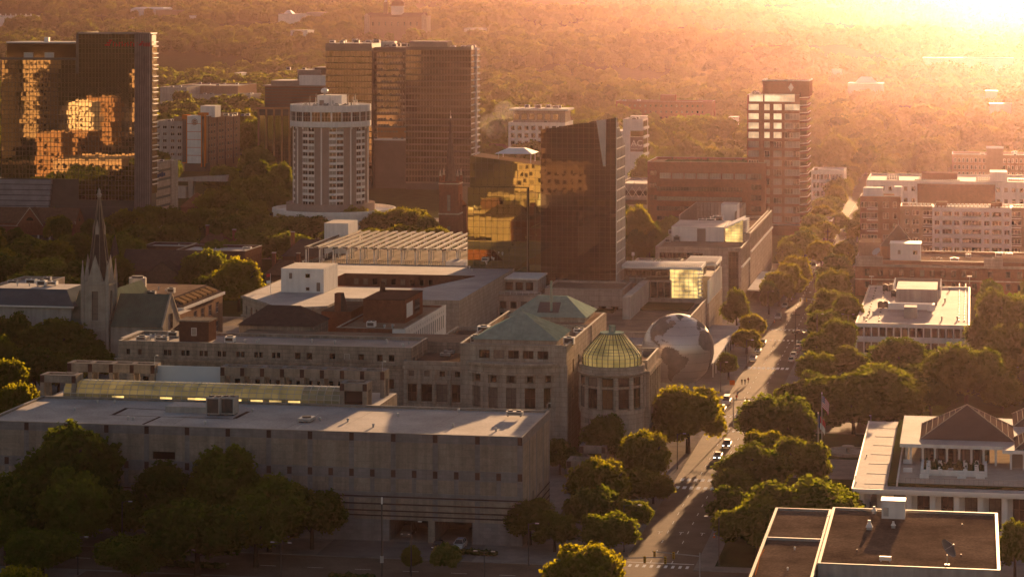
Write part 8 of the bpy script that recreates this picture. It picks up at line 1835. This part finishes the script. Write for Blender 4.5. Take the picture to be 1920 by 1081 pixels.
# ================================================================== cars
CARCOL = {'white': (.50, .49, .47), 'silver': (.40, .39, .38), 'black': (.02, .02, .022), 'grey': (.14, .135, .13), 'dark blue': (.025, .035, .07), 'red': (.28, .02, .02), 'beige': (.38, .32, .25)}
TYRE = mat('tyre', (.015, .015, .015), rough=.8); RIM = mat('wheel_rim', (.35, .34, .33), rough=.35, spec=.5, metal=.4)
CARGLASS = glassy('car_glass', (.02, .02, .022), rough=.04, metal=0.0)
LAMP = mat('headlamp', (.75, .73, .68), rough=.2, spec=.8); LAMP_ON = mat('headlamp_lit', (.8, .78, .7), rough=.2, emit=((1, .9, .7), 2.5)); TAIL = mat('tail_lamp', (.30, .01, .01), rough=.3)
CMESH = {}
def car_mesh(kind, colr):
    key = (kind, colr)
    if key in CMESH: return CMESH[key]
    m = mat('car_paint_' + colr.replace(' ', '_'), CARCOL[colr], rough=.25, var=.03, spec=.6)
    m.node_tree.nodes['Principled BSDF'].inputs['Coat Weight'].default_value = .6
    L, W = {'sedan': (4.6, 1.8), 'suv': (4.8, 1.95), 'pickup': (5.6, 2.0), 'van': (5.6, 2.05)}[kind]
    # side profile, front at y = -L/2
    P = {'sedan': [(-2.3, .35), (-2.3, .62), (-2.1, .75), (-1.0, .92), (.0, .94), (1.55, .98), (2.25, .95), (2.3, .6), (2.3, .35)],
         'suv': [(-2.4, .4), (-2.4, .8), (-2.2, .95), (-1.05, 1.08), (.0, 1.1), (2.3, 1.12), (2.4, 1.0), (2.4, .4)],
         'pickup': [(-2.8, .5), (-2.8, .9), (-2.6, 1.05), (-1.4, 1.15), (.6, 1.15), (2.75, 1.15), (2.8, 1.05), (2.8, .5)],
         'van': [(-2.8, .4), (-2.8, .85), (-2.6, 1.05), (-1.9, 1.2), (0, 1.22), (2.75, 1.22), (2.8, 1.1), (2.8, .4)]}[kind]
    cab = {'sedan': (-1.0, -.25, .95, 1.65, .93, 1.43), 'suv': (-1.1, -.4, 1.9, 2.3, 1.09, 1.72), 'pickup': (-1.4, -.75, .55, .75, 1.14, 1.82), 'van': (-2.0, -1.2, 2.6, 2.72, 1.2, 2.2)}[kind]
    b = MB(); w = W / 2
    rows = [(-w, 0.0, .12), (-w + .1, .0, 0.0), (w - .1, .0, 0.0), (w, 0.0, .12)]
    n = len(P); s = 0
    sec = []
    for xx, _, ins in rows:
        sec.append([(xx, y * (1 - ins * .15), z - (ins * .35 if z > .6 else 0)) for y, z in P])
    for a, c in zip(sec, sec[1:]):
        for i in range(n): j = (i + 1) % n; b.poly([a[i], c[i], c[j], a[j]], m)
    b.poly(sec[0][::-1], m); b.poly(sec[-1], m)
    f0, f1, r1, r0, zb, zt = cab; ww, wt = w - .1, w - .3
    b.poly([(-wt, f1, zt), (wt, f1, zt), (wt, r1, zt), (-wt, r1, zt)], m)
    b.box(-wt, wt, f1, r1, zt, zt + .03, m)
    for sx in (-1, 1):                             # window posts
        for (ya, yb) in ((f0, f1), (r0, r1)): b.bar((sx * ww, ya, zb), (sx * wt, yb, zt), .05, m, 4)
        ym = (f1 + r1) / 2; b.bar((sx * ww, ym, zb), (sx * wt, ym, zt), .05, m, 4); b.box(sx * (w + .08) - .08, sx * (w + .08) + .08, f0 + .25, f0 + .4, zb, zb + .15, m)
    if kind == 'pickup': b.box(-w + .15, w - .15, .9, 2.6, 1.14, 1.165, DARKMETAL)
    g = MB()
    q = [(-ww, f0, zb), (ww, f0, zb), (wt, f1, zt), (-wt, f1, zt)]; g.poly(q, CARGLASS)
    g.poly([(ww, r0, zb), (-ww, r0, zb), (-wt, r1, zt), (wt, r1, zt)], CARGLASS)
    for sx in (-1, 1):
        side = [(sx * ww, f0, zb), (sx * ww, r0, zb), (sx * wt, r1, zt), (sx * wt, f1, zt)]; g.poly(side if sx > 0 else side[::-1], CARGLASS)
    ty = MB()
    def cx(mb, rad, x0, x1, mt):
        N = 14; c0 = [(x0, rad * math.cos(2 * math.pi * i / N), rad * math.sin(2 * math.pi * i / N)) for i in range(N)]; c1 = [(x1, p[1], p[2]) for p in c0]
        for i in range(N): j = (i + 1) % N; mb.poly([c0[i], c0[j], c1[j], c1[i]], mt)
        mb.poly(c0[::-1], mt); mb.poly(c1, mt)
    cx(ty, .34, -.11, .11, TYRE); cx(ty, .2, -.125, .125, RIM)
    h = MB(); h.box(-.2, .2, -.04, .04, -.09, .09, LAMP); h2 = MB(); h2.box(-.2, .2, -.04, .04, -.09, .09, LAMP_ON); tl = MB(); tl.box(-.17, .17, -.03, .03, -.1, .1, TAIL)
    CMESH[key] = (b.mesh('body'), g.mesh('window_glass'), ty.mesh('wheel'), h.mesh('headlight'), h2.mesh('headlight'), tl.mesh('tail_light'), L, W, P, cab); return CMESH[key]
def car(kind, colr, x, y, rz, label, group, lit=False, z=.015, bar=False):
    B, G, T, Hh, H2, TL, L, W, P, cab = car_mesh(kind, colr)
    t = thing('parked_car' if group and 'park' in group else 'car', label, 'car' if kind != 'pickup' else 'pickup truck', (x, y, z), group, rz)
    def put(nm, me, loc):
        o = bpy.data.objects.new(nm, me); col.objects.link(o); o.parent = t; o.location = loc; return o
    put('body', B, (0, 0, 0)); put('window_glass', G, (0, 0, 0))
    for sx in (-1, 1):
        for yy in (-L * .31, L * .30): put('wheel', T, (sx * (W / 2 - .12), yy, .34))
        zf = P[1][1]; put('headlight', H2 if lit else Hh, (sx * (W / 2 - .32), -L / 2 - .01, zf - .02)); put('tail_light', TL, (sx * (W / 2 - .25), L / 2 + .01, zf))
    if bar:
        m = MB(); m.box(-.55, .55, -.15, .15, 0, .12, mat('light_bar', (.12, .14, .25), rough=.3)); o = bpy.data.objects.new('light_bar', m.mesh('light_bar')); col.objects.link(o); o.parent = t; o.location = (0, (cab[1] + cab[2]) / 2, cab[5] + .03)
    return t
def yrow(py, x): D = F * H / (py - YH); return (D + x * S) / C
LX, RX = -62.9, -51.7
r = random.Random(11)
G1, G2 = 'cars parked along the left kerb', 'cars parked along the right kerb'
ordn = ['nearest', 'second', 'third', 'fourth', 'fifth', 'sixth', 'seventh', 'eighth', 'ninth', 'tenth', 'eleventh', 'twelfth', 'thirteenth', 'fourteenth', 'fifteenth', 'sixteenth']
left = [(790, 'sedan', 'white'), (772, 'suv', 'black'), (757, 'van', 'white'), (676, 'suv', 'white'), (661, 'sedan', 'grey'), (646, 'sedan', 'black'), (598, 'van', 'silver'), (577, 'suv', 'white'), (563, 'pickup', 'white'), (537, 'sedan', 'silver'), (500, 'suv', 'silver'), (490, 'sedan', 'white')]
for i, (py, kd, cl) in enumerate(left): car(kd, cl, LX + .05, yrow(py, LX), 0.0, '%s %s parked at the left kerb, %s from the near end' % (cl, {'sedan': 'saloon car', 'suv': 'SUV', 'van': 'van', 'pickup': 'pickup'}[kd], ordn[i]), G1)
right = [(678, 'sedan', 'silver'), (670, 'suv', 'white'), (662, 'sedan', 'grey'), (655, 'suv', 'silver'), (648, 'sedan', 'white'), (584, 'suv', 'black')]
for i, (py, kd, cl) in enumerate(right): car(kd, cl, RX, yrow(py, RX), R(180), '%s %s parked at the right kerb, %s from the near end' % (cl, {'sedan': 'saloon car', 'suv': 'SUV', 'van': 'van', 'pickup': 'pickup'}[kd], ordn[i]), G2)
far_row = [(432, LX, 'suv', 'silver'), (427, LX, 'sedan', 'white'), (421, -52, 'sedan', 'grey'), (417, -52, 'sedan', 'silver'), (413, -52, 'suv', 'white'), (409, -52, 'sedan', 'black'), (404, -52, 'suv', 'silver'), (386, -52, 'suv', 'white'), (381, -52, 'sedan', 'silver'), (377, -52, 'suv', 'grey'), (436, -56.3, 'sedan', 'black')]
for i, (py, x, kd, cl) in enumerate(far_row): car(kd, cl, x, yrow(py, x), 0.0 if x < -55 else R(180), '%s car far up the street beside the brick apartments, %s of that far group' % (cl, ordn[i]), 'cars parked far up the street')
def drive(px, py, kd, cl, lab, **kw): x, y = gp(px, py); return car(kd, cl, x, y, kw.pop('rz', 0.0), lab, None, **kw)
drive(1363, 838, 'suv', 'black', 'dark SUV driving toward us, the farther of two lit cars before the wide crossing', lit=True)
drive(1346, 859, 'sedan', 'silver', 'silver saloon with bright headlights, nearest car on the street', lit=True)
drive(1389, 780, 'suv', 'white', 'white and dark marked patrol SUV on the crossing beside the big sunlit tree', bar=True)
drive(1400, 764, 'suv', 'grey', 'dark grey SUV driving just beyond the marked patrol SUV')
drive(1499, 627, 'sedan', 'black', 'black saloon crossing the street sideways at the second junction', rz=R(90))
drive(1523, 519, 'sedan', 'black', 'black saloon turning across the far junction', rz=R(80)); drive(1526, 503, 'van', 'white', 'white van waiting at the far junction, left of another van'); drive(1533, 511, 'van', 'silver', 'silver van at the far junction beside a white van')
drive(821, 1027, 'sedan', 'black', 'dark saloon standing before the museum garage opening'); drive(862, 1027, 'suv', 'white', 'white patrol SUV with roof light bar standing before the museum garage', bar=True)
drive(697, 1008, 'pickup', 'black', 'dark pickup parked in the shade left of the garage opening', rz=R(70)); drive(766, 1003, 'van', 'grey', 'grey van parked inside the dark museum garage'); drive(40, 1002, 'suv', 'black', 'black SUV in the shade under the trees at bottom left', rz=R(90))

# ================================================================== lamps, signals, poles
def lamp(px, py, hgt, label, arms=(1,), group='street lamps', lit=False, arm=1.6, th=.09):
    x, y = gp(px, py); t = thing('street_lamp', label, 'street lamp', (x, y, .13), group)
    m = MB(); m.cyl(x, y, .13, .7, th * 2, th * 1.6, DARKMETAL, 8); m.cyl(x, y, .7, hgt, th * 1.2, th * .8, DARKMETAL, 8); m.build('pole', t)
    for a in arms:
        m = MB(); m.bar((x, y, hgt - .2), (x + a * arm * .5, y, hgt + .15), .05, DARKMETAL, 5); m.bar((x + a * arm * .5, y, hgt + .15), (x + a * arm, y, hgt + .12), .05, DARKMETAL, 5); m.build('arm', t)
        m = MB(); m.box(x + a * arm - .35, x + a * arm + .35, y - .15, y + .15, hgt + .02, hgt + .17, METAL, WHITEMETAL); m.build('lamp_head', t)
lamp(229, 1050, 11, 'tall single lamp post in the shade left of the museum garage'); lamp(146, 1078, 7, 'twin armed lamp post at the bottom left among dark trees', (-1, 1)); lamp(527, 1090, 7, 'low twin armed lamp post left of the young planted trees', (-1, 1))
lamp(771, 1081, 10, 'tall lamp post standing before the open museum garage'); lamp(991, 1062, 8, 'lamp post beside the trees at the right end of the museum'); lamp(908, 1096, 6, 'lamp post with bright arms at the bottom edge below the patrol car', (-1, 1))
lamp(1170, 1035, 9, 'lamp post with long right arm beside the bottom street junction', (1,), arm=3.0); lamp(1270, 880, 8, 'lamp post on the left kerb under the big sunlit tree'); lamp(1351, 735, 8, 'lamp post on the left kerb just beyond the big sunlit tree'); lamp(1440, 598, 9, 'lamp post on the left kerb before the white tiered office'); lamp(1590, 645, 9, 'lamp post left of the white office in the shade', (-1, 1)); lamp(1510, 600, 9, 'lamp post on the right kerb of the street near the far trees'); lamp(1532, 665, 12, 'tall lamp post among the dark trees on the right kerb'); lamp(1348, 1060, 9, 'lamp post at the right corner of the bottom junction', (-1,), arm=2.4)
lamp(1896, 730, 6, 'lamp post by the lawn at the right edge', (1,)); lamp(1400, 690, 8, 'lamp post on the left kerb near the walking people')
x, y = gp(716, 1085); t = thing('utility_pole', 'tall grey pole with white top standing before the granite museum', 'pole', (x, y, .13)); m = MB(); m.cyl(x, y, .13, 13.6, .17, .12, DARKMETAL, 8); m.build('mast', t); m = MB(); m.cyl(x, y, 13.6, 14.8, .16, .16, WHITE, 8); m.box(x - .3, x + .3, y - .2, y + .2, 3, 4.2, METAL); m.build('equipment_box', t)
def mast_arm(px, py, side, label, L=7.5):
    x, y = gp(px, py); t = thing('traffic_signal', label, 'traffic signal', (x, y, .13)); m = MB(); m.cyl(x, y, .13, 7.2, .15, .11, METAL, 8); m.build('mast', t); m = MB(); m.bar((x, y, 6.6), (x + side * L, y + .6, 7.0), .09, METAL, 6); m.build('arm', t)
    for f in (.55, .95):
        q = (x + side * L * f, y + .6 * f - .1); m = MB(); m.box(q[0] - .2, q[0] + .2, q[1] - .16, q[1] + .16, 5.9, 7.1, mat('signal_yellow', (.42, .26, .02)))
        for i in range(3): m.cyl(q[0], q[1] - .2, 6.05 + i * .38, 6.2 + i * .38, .11, .11, BLACK, 8)
        m.build('signal_head', t)
mast_arm(1156, 1116, 1, 'traffic signal on a long arm at the left corner of the bottom junction', 9); mast_arm(1312, 1112, -1, 'traffic signal on a pale arm at the right corner of the bottom junction', 8.5)
mast_arm(1375, 800, 1, 'traffic signal at the left corner of the second junction', 6); mast_arm(1528, 600, -1, 'traffic signal at the right corner before the far trees', 5)
for px, py, h_, lab in ((1492, 660, 12, 'wooden utility pole among trees on the right kerb'), (1552, 480, 11, 'wooden utility pole far up the street'), (1527, 585, 13, 'wooden utility pole with crossarm near the far junction')):
    x, y = gp(px, py); t = thing('utility_pole', lab, 'pole', (x, y, .1)); m = MB(); m.cyl(x, y, .1, h_, .17, .12, TRUNK, 8); m.build('mast', t); m = MB(); m.box(x - 1.2, x + 1.2, y - .08, y + .08, h_ - 1.1, h_ - .9, TRUNK); m.build('crossarm', t)
# flagpoles with the national and the state flag
FR, FW, FB = mat('flag_red', (.45, .05, .05)), mat('flag_white', (.7, .68, .66)), mat('flag_blue', (.03, .05, .16))
def flagpole(px, py, top, label, kind):
    x, y = gp(px, py); zt = za(x, y, top); t = thing('flagpole', label, 'flagpole', (x, y, .13)); m = MB(); m.cyl(x, y, .13, zt, .14, .07, METAL, 8); m.cyl(x, y, zt, zt + .35, .16, .1, WHITEMETAL, 8); m.build('pole', t)
    m = MB(); n, k_ = 13, 8; hh, L = 2.6, 2.8
    def P(u, v): return (x + .08 + u * L * .55 * (1 - .15 * v), y - .2 + .25 * math.sin(u * 7 + v * 2), zt - .3 - v * hh - u * u * 1.9 - .15 * math.sin(u * 5))
    if kind == 'national':
        for i in range(n):
            for j in range(k_): u0, u1 = j / k_, (j + 1) / k_; v0, v1 = i / n, (i + 1) / n; mt = FB if (u1 <= .38 and i < 7) else (FR if i % 2 == 0 else FW); m.poly([P(u0, v0), P(u1, v0), P(u1, v1), P(u0, v1)], mt)
        for i in range(5):
            for j in range(5): u, v = .03 + j * .07, .05 + i * .1; a = P(u, v); m.box(a[0] - .04, a[0] + .04, a[1] - .04, a[1] + .04, a[2] - .04, a[2] + .04, FW)
    else:
        for i in range(8):
            for j in range(k_): u0, u1 = j / k_, (j + 1) / k_; v0, v1 = i / 8, (i + 1) / 8; m.poly([P(u0, v0), P(u1, v0), P(u1, v1), P(u0, v1)], FB if u1 < .34 else (FR if i < 4 else FW))
    m.build('flag', t)
flagpole(1541, 905, 738, 'tall flagpole flying a red and white striped flag with blue corner', 'national'); flagpole(1534, 903, 775, 'lower flagpole with a hanging red white and blue state flag', 'state')

# ================================================================== people, cone and small things by the kerb
SKIN = mat('skin', (.32, .19, .13), rough=.6); HAIR = mat('hair', (.03, .02, .015))
def person(px, py, rz, top, leg, label, stride=.28):
    x, y = gp(px, py); z0 = .13
    me = bpy.data.meshes.new('person'); s = stride
    J = [(0, 0, .95), (0, .02, 1.2), (0, 0, 1.42), (0, 0, 1.52), (0, .01, 1.62), (.18, 0, 1.40), (.25, -.08, 1.12), (.24, -.22 * s * 3, .88), (-.18, 0, 1.40), (-.25, .06, 1.12), (-.24, .2 * s * 3, .88), (.09, 0, .9), (.10, -s * .4, .5), (.10, -s, .06), (.10, -s - .16, .03), (-.09, 0, .9), (-.10, s * .25, .5), (-.10, s, .08), (-.10, s - .15, .04), (0, .0, 1.74)]
    E = [(0, 1), (1, 2), (2, 3), (3, 4), (4, 19), (2, 5), (5, 6), (6, 7), (2, 8), (8, 9), (9, 10), (0, 11), (11, 12), (12, 13), (13, 14), (0, 15), (15, 16), (16, 17), (17, 18)]
    Rr = [.15, .15, .15, .055, .095, .065, .05, .035, .065, .05, .035, .09, .065, .045, .04, .09, .065, .045, .04, .07]
    me.from_pydata(J, E, []); o = bpy.data.objects.new('person', me); col.objects.link(o)
    md = o.modifiers.new('skin', 'SKIN'); md.use_smooth_shade = True
    for i, rr_ in enumerate(Rr): me.skin_vertices[0].data[i].radius = (rr_, rr_)
    me.skin_vertices[0].data[0].use_root = True
    o.modifiers.new('sub', 'SUBSURF').levels = 1
    dg = bpy.context.evaluated_depsgraph_get(); b = bpy.data.meshes.new_from_object(o.evaluated_get(dg)); bpy.data.objects.remove(o)
    b.materials.clear()
    for mt in (top, leg, SKIN, HAIR): b.materials.append(mt)
    for p in b.polygons:
        c = p.center; p.material_index = 3 if (c.z > 1.69 or (c.z > 1.58 and c.y > .05)) else 2 if c.z > 1.46 or (abs(c.x) > .19 and c.z < .98) else 0 if c.z > .93 else 1
    q = bpy.data.objects.new('person', b); col.objects.link(q); q.location = (x, y, z0); q.rotation_euler = (0, 0, rz); tag(q, label, 'person'); return q
DK = mat('dark_cloth', (.03, .03, .035)); RD = mat('red_cloth', (.40, .05, .03)); BL = mat('blue_cloth', (.05, .07, .14)); TN = mat('tan_cloth', (.3, .22, .14)); HV = mat('orange_cloth', (.6, .14, .02))
person(1391, 722, .2, DK, DK, 'person in dark clothes walking on the left pavement, left of two others'); person(1397, 722, .1, DK, BL, 'person in dark top walking between two others on the pavement', .2); person(1403, 719, -.2, RD, TN, 'person in red top walking nearest the road on the left pavement'); person(1381, 752, .1, RD, DK, 'person in red standing by the parked van at the left kerb', .08); person(1383, 745, .3, BL, DK, 'person in blue beside the parked van at the left kerb', .1); person(1434, 606, 1.6, DK, DK, 'person in dark clothes crossing near the second junction', .3)
x, y = gp(1373, 727); t = thing('barrier_board', 'bright orange board sign on legs on the left pavement', 'sign', (x, y, .13)); m = MB(); m.box(x - .7, x + .7, y - .04, y + .04, .8, 2.1, HV); m.build('board', t); m = MB(); m.bar((x - .6, y, .13), (x - .6, y, .8), .04, METAL); m.bar((x + .6, y, .13), (x + .6, y, .8), .04, METAL); m.build('leg', t)
for px, py, lab in ((1339, 1008, 'orange traffic cone on the right pavement of the bottom junction'), (1452, 605, 'orange traffic cone by the second junction')):
    x, y = gp(px, py); t = thing('traffic_cone', lab, 'cone', (x, y, .13)); m = MB(); m.box(x - .25, x + .25, y - .25, y + .25, .13, .18, HV); m.build('base', t); m = MB(); m.cyl(x, y, .18, 1.0, .2, .04, HV, 10); m.cyl(x, y, .5, .65, .15, .115, FW, 10); m.build('body', t)
# stone gate blocks between the museum and the street
for i, (p0, p1, pyb, pyt, lab) in enumerate(((1086, 1136, 893, 835, 'square granite frame pavilion behind the street trees, the farther of two'), (1062, 1112, 925, 863, 'square granite frame pavilion behind the street trees, the nearer of two'))):
    x0, y0 = gp(p0, pyb); x1 = xa(y0, p1); zt = za(x0, y0, pyt); t = thing('stone_pavilion', lab, 'pavilion', (x0, y0, .1)); d = x1 - x0
    m = MB(); w = 1.0
    for a, b in ((x0, y0), (x1 - w, y0), (x0, y0 + d - w), (x1 - w, y0 + d - w)): m.box(a, b, 0, 0, .1, .1, GRANITE) if False else m.box(a, a + w, b, b + w, .1, zt - 1.6, GRANITE)
    m.build('pillar', t); m = MB(); m.box(x0 - .03, x1 + .03, y0 - .03, y0 + w, zt - 1.6, zt, GRANITE); m.box(x0 - .03, x1 + .03, y0 + d - w, y0 + d + .03, zt - 1.6, zt, GRANITE); m.box(x0 - .03, x0 + w, y0 + w, y0 + d - w, zt - 1.6, zt - .003, GRANITE); m.box(x1 - w, x1 + .03, y0 + w, y0 + d - w, zt - 1.6, zt - .003, GRANITE); m.box(x0 + w, x1 - w, y0 + w, y0 + d - w, zt - 1.3, zt - 1.1, PANE_GOLD); m.build('beam', t)
    m = MB()
    for a in (x0, x1 - w): m.box(a + .05, a + w - .05, y0 - .06, y0 - .031, zt - 1.5, zt - .1, GRANITE_DARK)
    m.build('dark_inlay', t)
# clipped hedges before the museum
for p0, p1, pyb, lab in ((865, 930, 1040, 'clipped hedge right of the patrol car before the museum'), (300, 420, 1062, 'low dark hedge along the car park at bottom left'), (620, 700, 1085, 'low hedge in the planting strip at the bottom edge')):
    x0, y0 = gp(p0, pyb); x1 = xa(y0, p1); rr_ = random.Random(int(p0)); m = MB(); hm = MATS['hedge']; n = int((x1 - x0) / .7)
    for i in range(n): cxx = x0 + (x1 - x0) * (i + .5) / n; yy = y0 + rr_.uniform(-.4, .4); m.lathe(cxx, yy, [(.01, .13), (rr_.uniform(.6, .9), .4), (rr_.uniform(.6, .9), 1.0), (.01, rr_.uniform(1.2, 1.6))], hm, 7)
    o = m.build('hedge'); tag(o, lab, 'hedge')
# puff of smoke over the brown roof
x, y = gp(928, 330); sm = bpy.data.materials.new('smoke'); sm.use_nodes = True; nt = sm.node_tree; nt.nodes.clear(); out = nt.nodes.new('ShaderNodeOutputMaterial'); pv = nt.nodes.new('ShaderNodeVolumePrincipled'); pv.inputs['Density'].default_value = .012; pv.inputs['Color'].default_value = (.95, .93, .9, 1); nt.links.new(pv.outputs[0], out.inputs['Volume'])
bm = bmesh.new()
for dx, dz, rr_ in ((0, 27, 6), (3, 32, 8), (-4, 31, 6), (6, 38, 7)):
    for v in bmesh.ops.create_icosphere(bm, subdivisions=2, radius=rr_)['verts']: v.co += Vector((x + dx, y, dz))
me = bpy.data.meshes.new('smoke'); bm.to_mesh(me); bm.free(); me.materials.append(sm); o = bpy.data.objects.new('smoke', me); col.objects.link(o); o['kind'] = 'stuff'
# ================================================================== plant the trees, the forest, the haze
def place_trees():
    T = []
    for q in TREES:
        x, y, w, h, kd, zn = q
        T.append((w * h / dep(x, y) ** 2, q))
    T.sort(key=lambda a: -a[0]); keep = [q for _, q in T[:298]]; rest = [q for _, q in T[298:]]
    by = {}
    for q in keep: by.setdefault(q[5], []).append(q)
    names = ['first', 'second', 'third', 'fourth', 'fifth', 'sixth', 'seventh', 'eighth', 'ninth', 'tenth', 'eleventh', 'twelfth', '13th', '14th', '15th', '16th', '17th', '18th', '19th', '20th'] + ['%dst' % i if i % 10 == 1 else '%dnd' % i if i % 10 == 2 else '%drd' % i if i % 10 == 3 else '%dth' % i for i in range(21, 90)]
    rr = random.Random(3)
    for zn, L in by.items():
        if zn.startswith('solo:'): order = [(L[0], zn[5:])]
        else:
            desc, how = Z[zn]; L = sorted(L, key=(lambda q: pxo(q[0], q[1])) if how == 'left' else (lambda q: dep(q[0], q[1])))
            order = [(q, '%s, %s %s' % (desc, names[i], 'from left' if how == 'left' else 'from the near end')) for i, q in enumerate(L)]
        for (x, y, w, h, kd, _), lab in order:
            cm, tm, W, Ht = PROTO[kd]
            t = thing('tree', lab, 'tree', (x, y, .1), None if zn.startswith('solo:') else Z[zn][0].replace('tree', 'trees', 1), rr.uniform(0, 6.28))
            s = (w / W * 1.08, w / W * 1.08, h / Ht * 1.02)
            for nm, me in (('trunk', tm), ('crown', cm)): o = bpy.data.objects.new(nm, me); col.objects.link(o); o.parent = t; o.scale = s
    return rest
REST = place_trees()
def side_woods():
    """the woods go on past both sides of the frame"""
    r = random.Random(21)
    for p0, p1, q0, q1, n in ((1960, 2500, 300, 760, 260), (-560, -80, 420, 900, 160)):
        for _ in range(n):
            x, y = gp(r.uniform(p0, p1), r.uniform(q0, q1)); w = r.uniform(9, 15)
            if not blocked(x, y, w * .5): REST.append((x, y, w, r.uniform(9, 14), 0, ''))
side_woods()

def forest():
    """far woods as one mass: crowns instanced on a point cloud"""
    protos = []
    for i, (shape, W, Ht) in enumerate((('round', 12, 14), ('broad', 15, 13), ('round', 11, 15), ('tall', 9, 16))):
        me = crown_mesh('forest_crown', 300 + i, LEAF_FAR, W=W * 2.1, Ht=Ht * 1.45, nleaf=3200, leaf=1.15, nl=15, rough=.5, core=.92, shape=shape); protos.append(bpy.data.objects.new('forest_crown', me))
    pc = bpy.data.collections.new('forest_crowns')
    for p in protos: pc.objects.link(p)
    r = np.random.RandomState(5); pts = []; sc = []
    occ = np.array(FOOT)
    def ok(x, y, m):
        b = (x > occ[:, 0] - m) & (x < occ[:, 1] + m) & (y > occ[:, 2] - m) & (y < occ[:, 3] + m)
        if b.any(): return False
        if y < 2300 and SX0 - 6 < x < SX1 + 6: return False
        return not any(a - 3 < y < c + 3 for a, c in CROSS if y < 1700)
    D = 1480.0
    while D < 7300:
        step = 20 if D < 3500 else 24 if D < 6000 else 26 if D < 9000 else 48
        x0, x1 = k(-110) * D, k(2010) * D
        n = int((x1 - x0) / step)
        for i in range(n):
            x = x0 + (x1 - x0) * (i + r.uniform()) / n; y = D + r.uniform(-.5, .5) * step
            if y < 2200 and r.uniform() < .25: continue
            dens = math.sin(x / 61 + y / 97) + math.sin(x / 143 - y / 171)
            if dens < -1.0 and y < 6000: continue
            if not ok(x, y, 6): continue
            pts.append((x, y, terrain(x, y) - .5)); big = 1 if y < 6000 else 1.5 if y < 9000 else 2.2
            sc.append(r.uniform(.55, 1.3) * big * (1 + .25 * math.sin(x / 50) * math.sin(y / 80)))
        D += step * (1.0 if D < 3500 else 1.3)
    for q in REST: pts.append((q[0], q[1], .1)); sc.append(q[3] / 14)
    me = bpy.data.meshes.new('forest'); me.from_pydata(pts, [], [])
    at = me.attributes.new('tree_scale', 'FLOAT', 'POINT'); at.data.foreach_set('value', np.array(sc, dtype=np.float32))
    o = bpy.data.objects.new('forest', me); col.objects.link(o); o['kind'] = 'stuff'
    ng = bpy.data.node_groups.new('forest_planting', 'GeometryNodeTree')
    ng.interface.new_socket('Geometry', in_out='INPUT', socket_type='NodeSocketGeometry'); ng.interface.new_socket('Geometry', in_out='OUTPUT', socket_type='NodeSocketGeometry')
    N = ng.nodes; gi, go = N.new('NodeGroupInput'), N.new('NodeGroupOutput'); ci = N.new('GeometryNodeCollectionInfo'); ci.inputs['Collection'].default_value = pc; ci.inputs['Separate Children'].default_value = True; ci.inputs['Reset Children'].default_value = True
    ip = N.new('GeometryNodeInstanceOnPoints'); ip.inputs['Pick Instance'].default_value = True
    rv = N.new('FunctionNodeRandomValue'); rv.data_type = 'FLOAT_VECTOR'; rv.inputs[0].default_value = (0, 0, 0); rv.inputs[1].default_value = (0, 0, 6.28)
    na = N.new('GeometryNodeInputNamedAttribute'); na.data_type = 'FLOAT'; na.inputs['Name'].default_value = 'tree_scale'
    L = ng.links; L.new(gi.outputs[0], ip.inputs['Points']); L.new(ci.outputs[0], ip.inputs['Instance']); L.new(rv.outputs[0], ip.inputs['Rotation']); L.new(na.outputs[0], ip.inputs['Scale']); L.new(ip.outputs[0], go.inputs[0])
    md = o.modifiers.new('planting', 'NODES'); md.node_group = ng
    print('FOREST', len(pts), 'TREES', len(TREES))
forest()
finish_windows()

def haze():
    m = MB(); mt = bpy.data.materials.new('haze'); mt.use_nodes = True; nt = mt.node_tree; nt.nodes.clear()
    out = nt.nodes.new('ShaderNodeOutputMaterial'); v = nt.nodes.new('ShaderNodeVolumePrincipled')
    v.inputs['Color'].default_value = (1.0, .68, .74, 1); v.inputs['Density'].default_value = HAZE_D; v.inputs['Anisotropy'].default_value = HAZE_G
    nt.links.new(v.outputs[0], out.inputs['Volume'])
    m.box(-3900, 2400, -8100, 7700, -25, 175, mt); o = m.build('haze'); struct(o, 'stuff')
HAZE_D, HAZE_G = 1.75e-5, .945
haze()
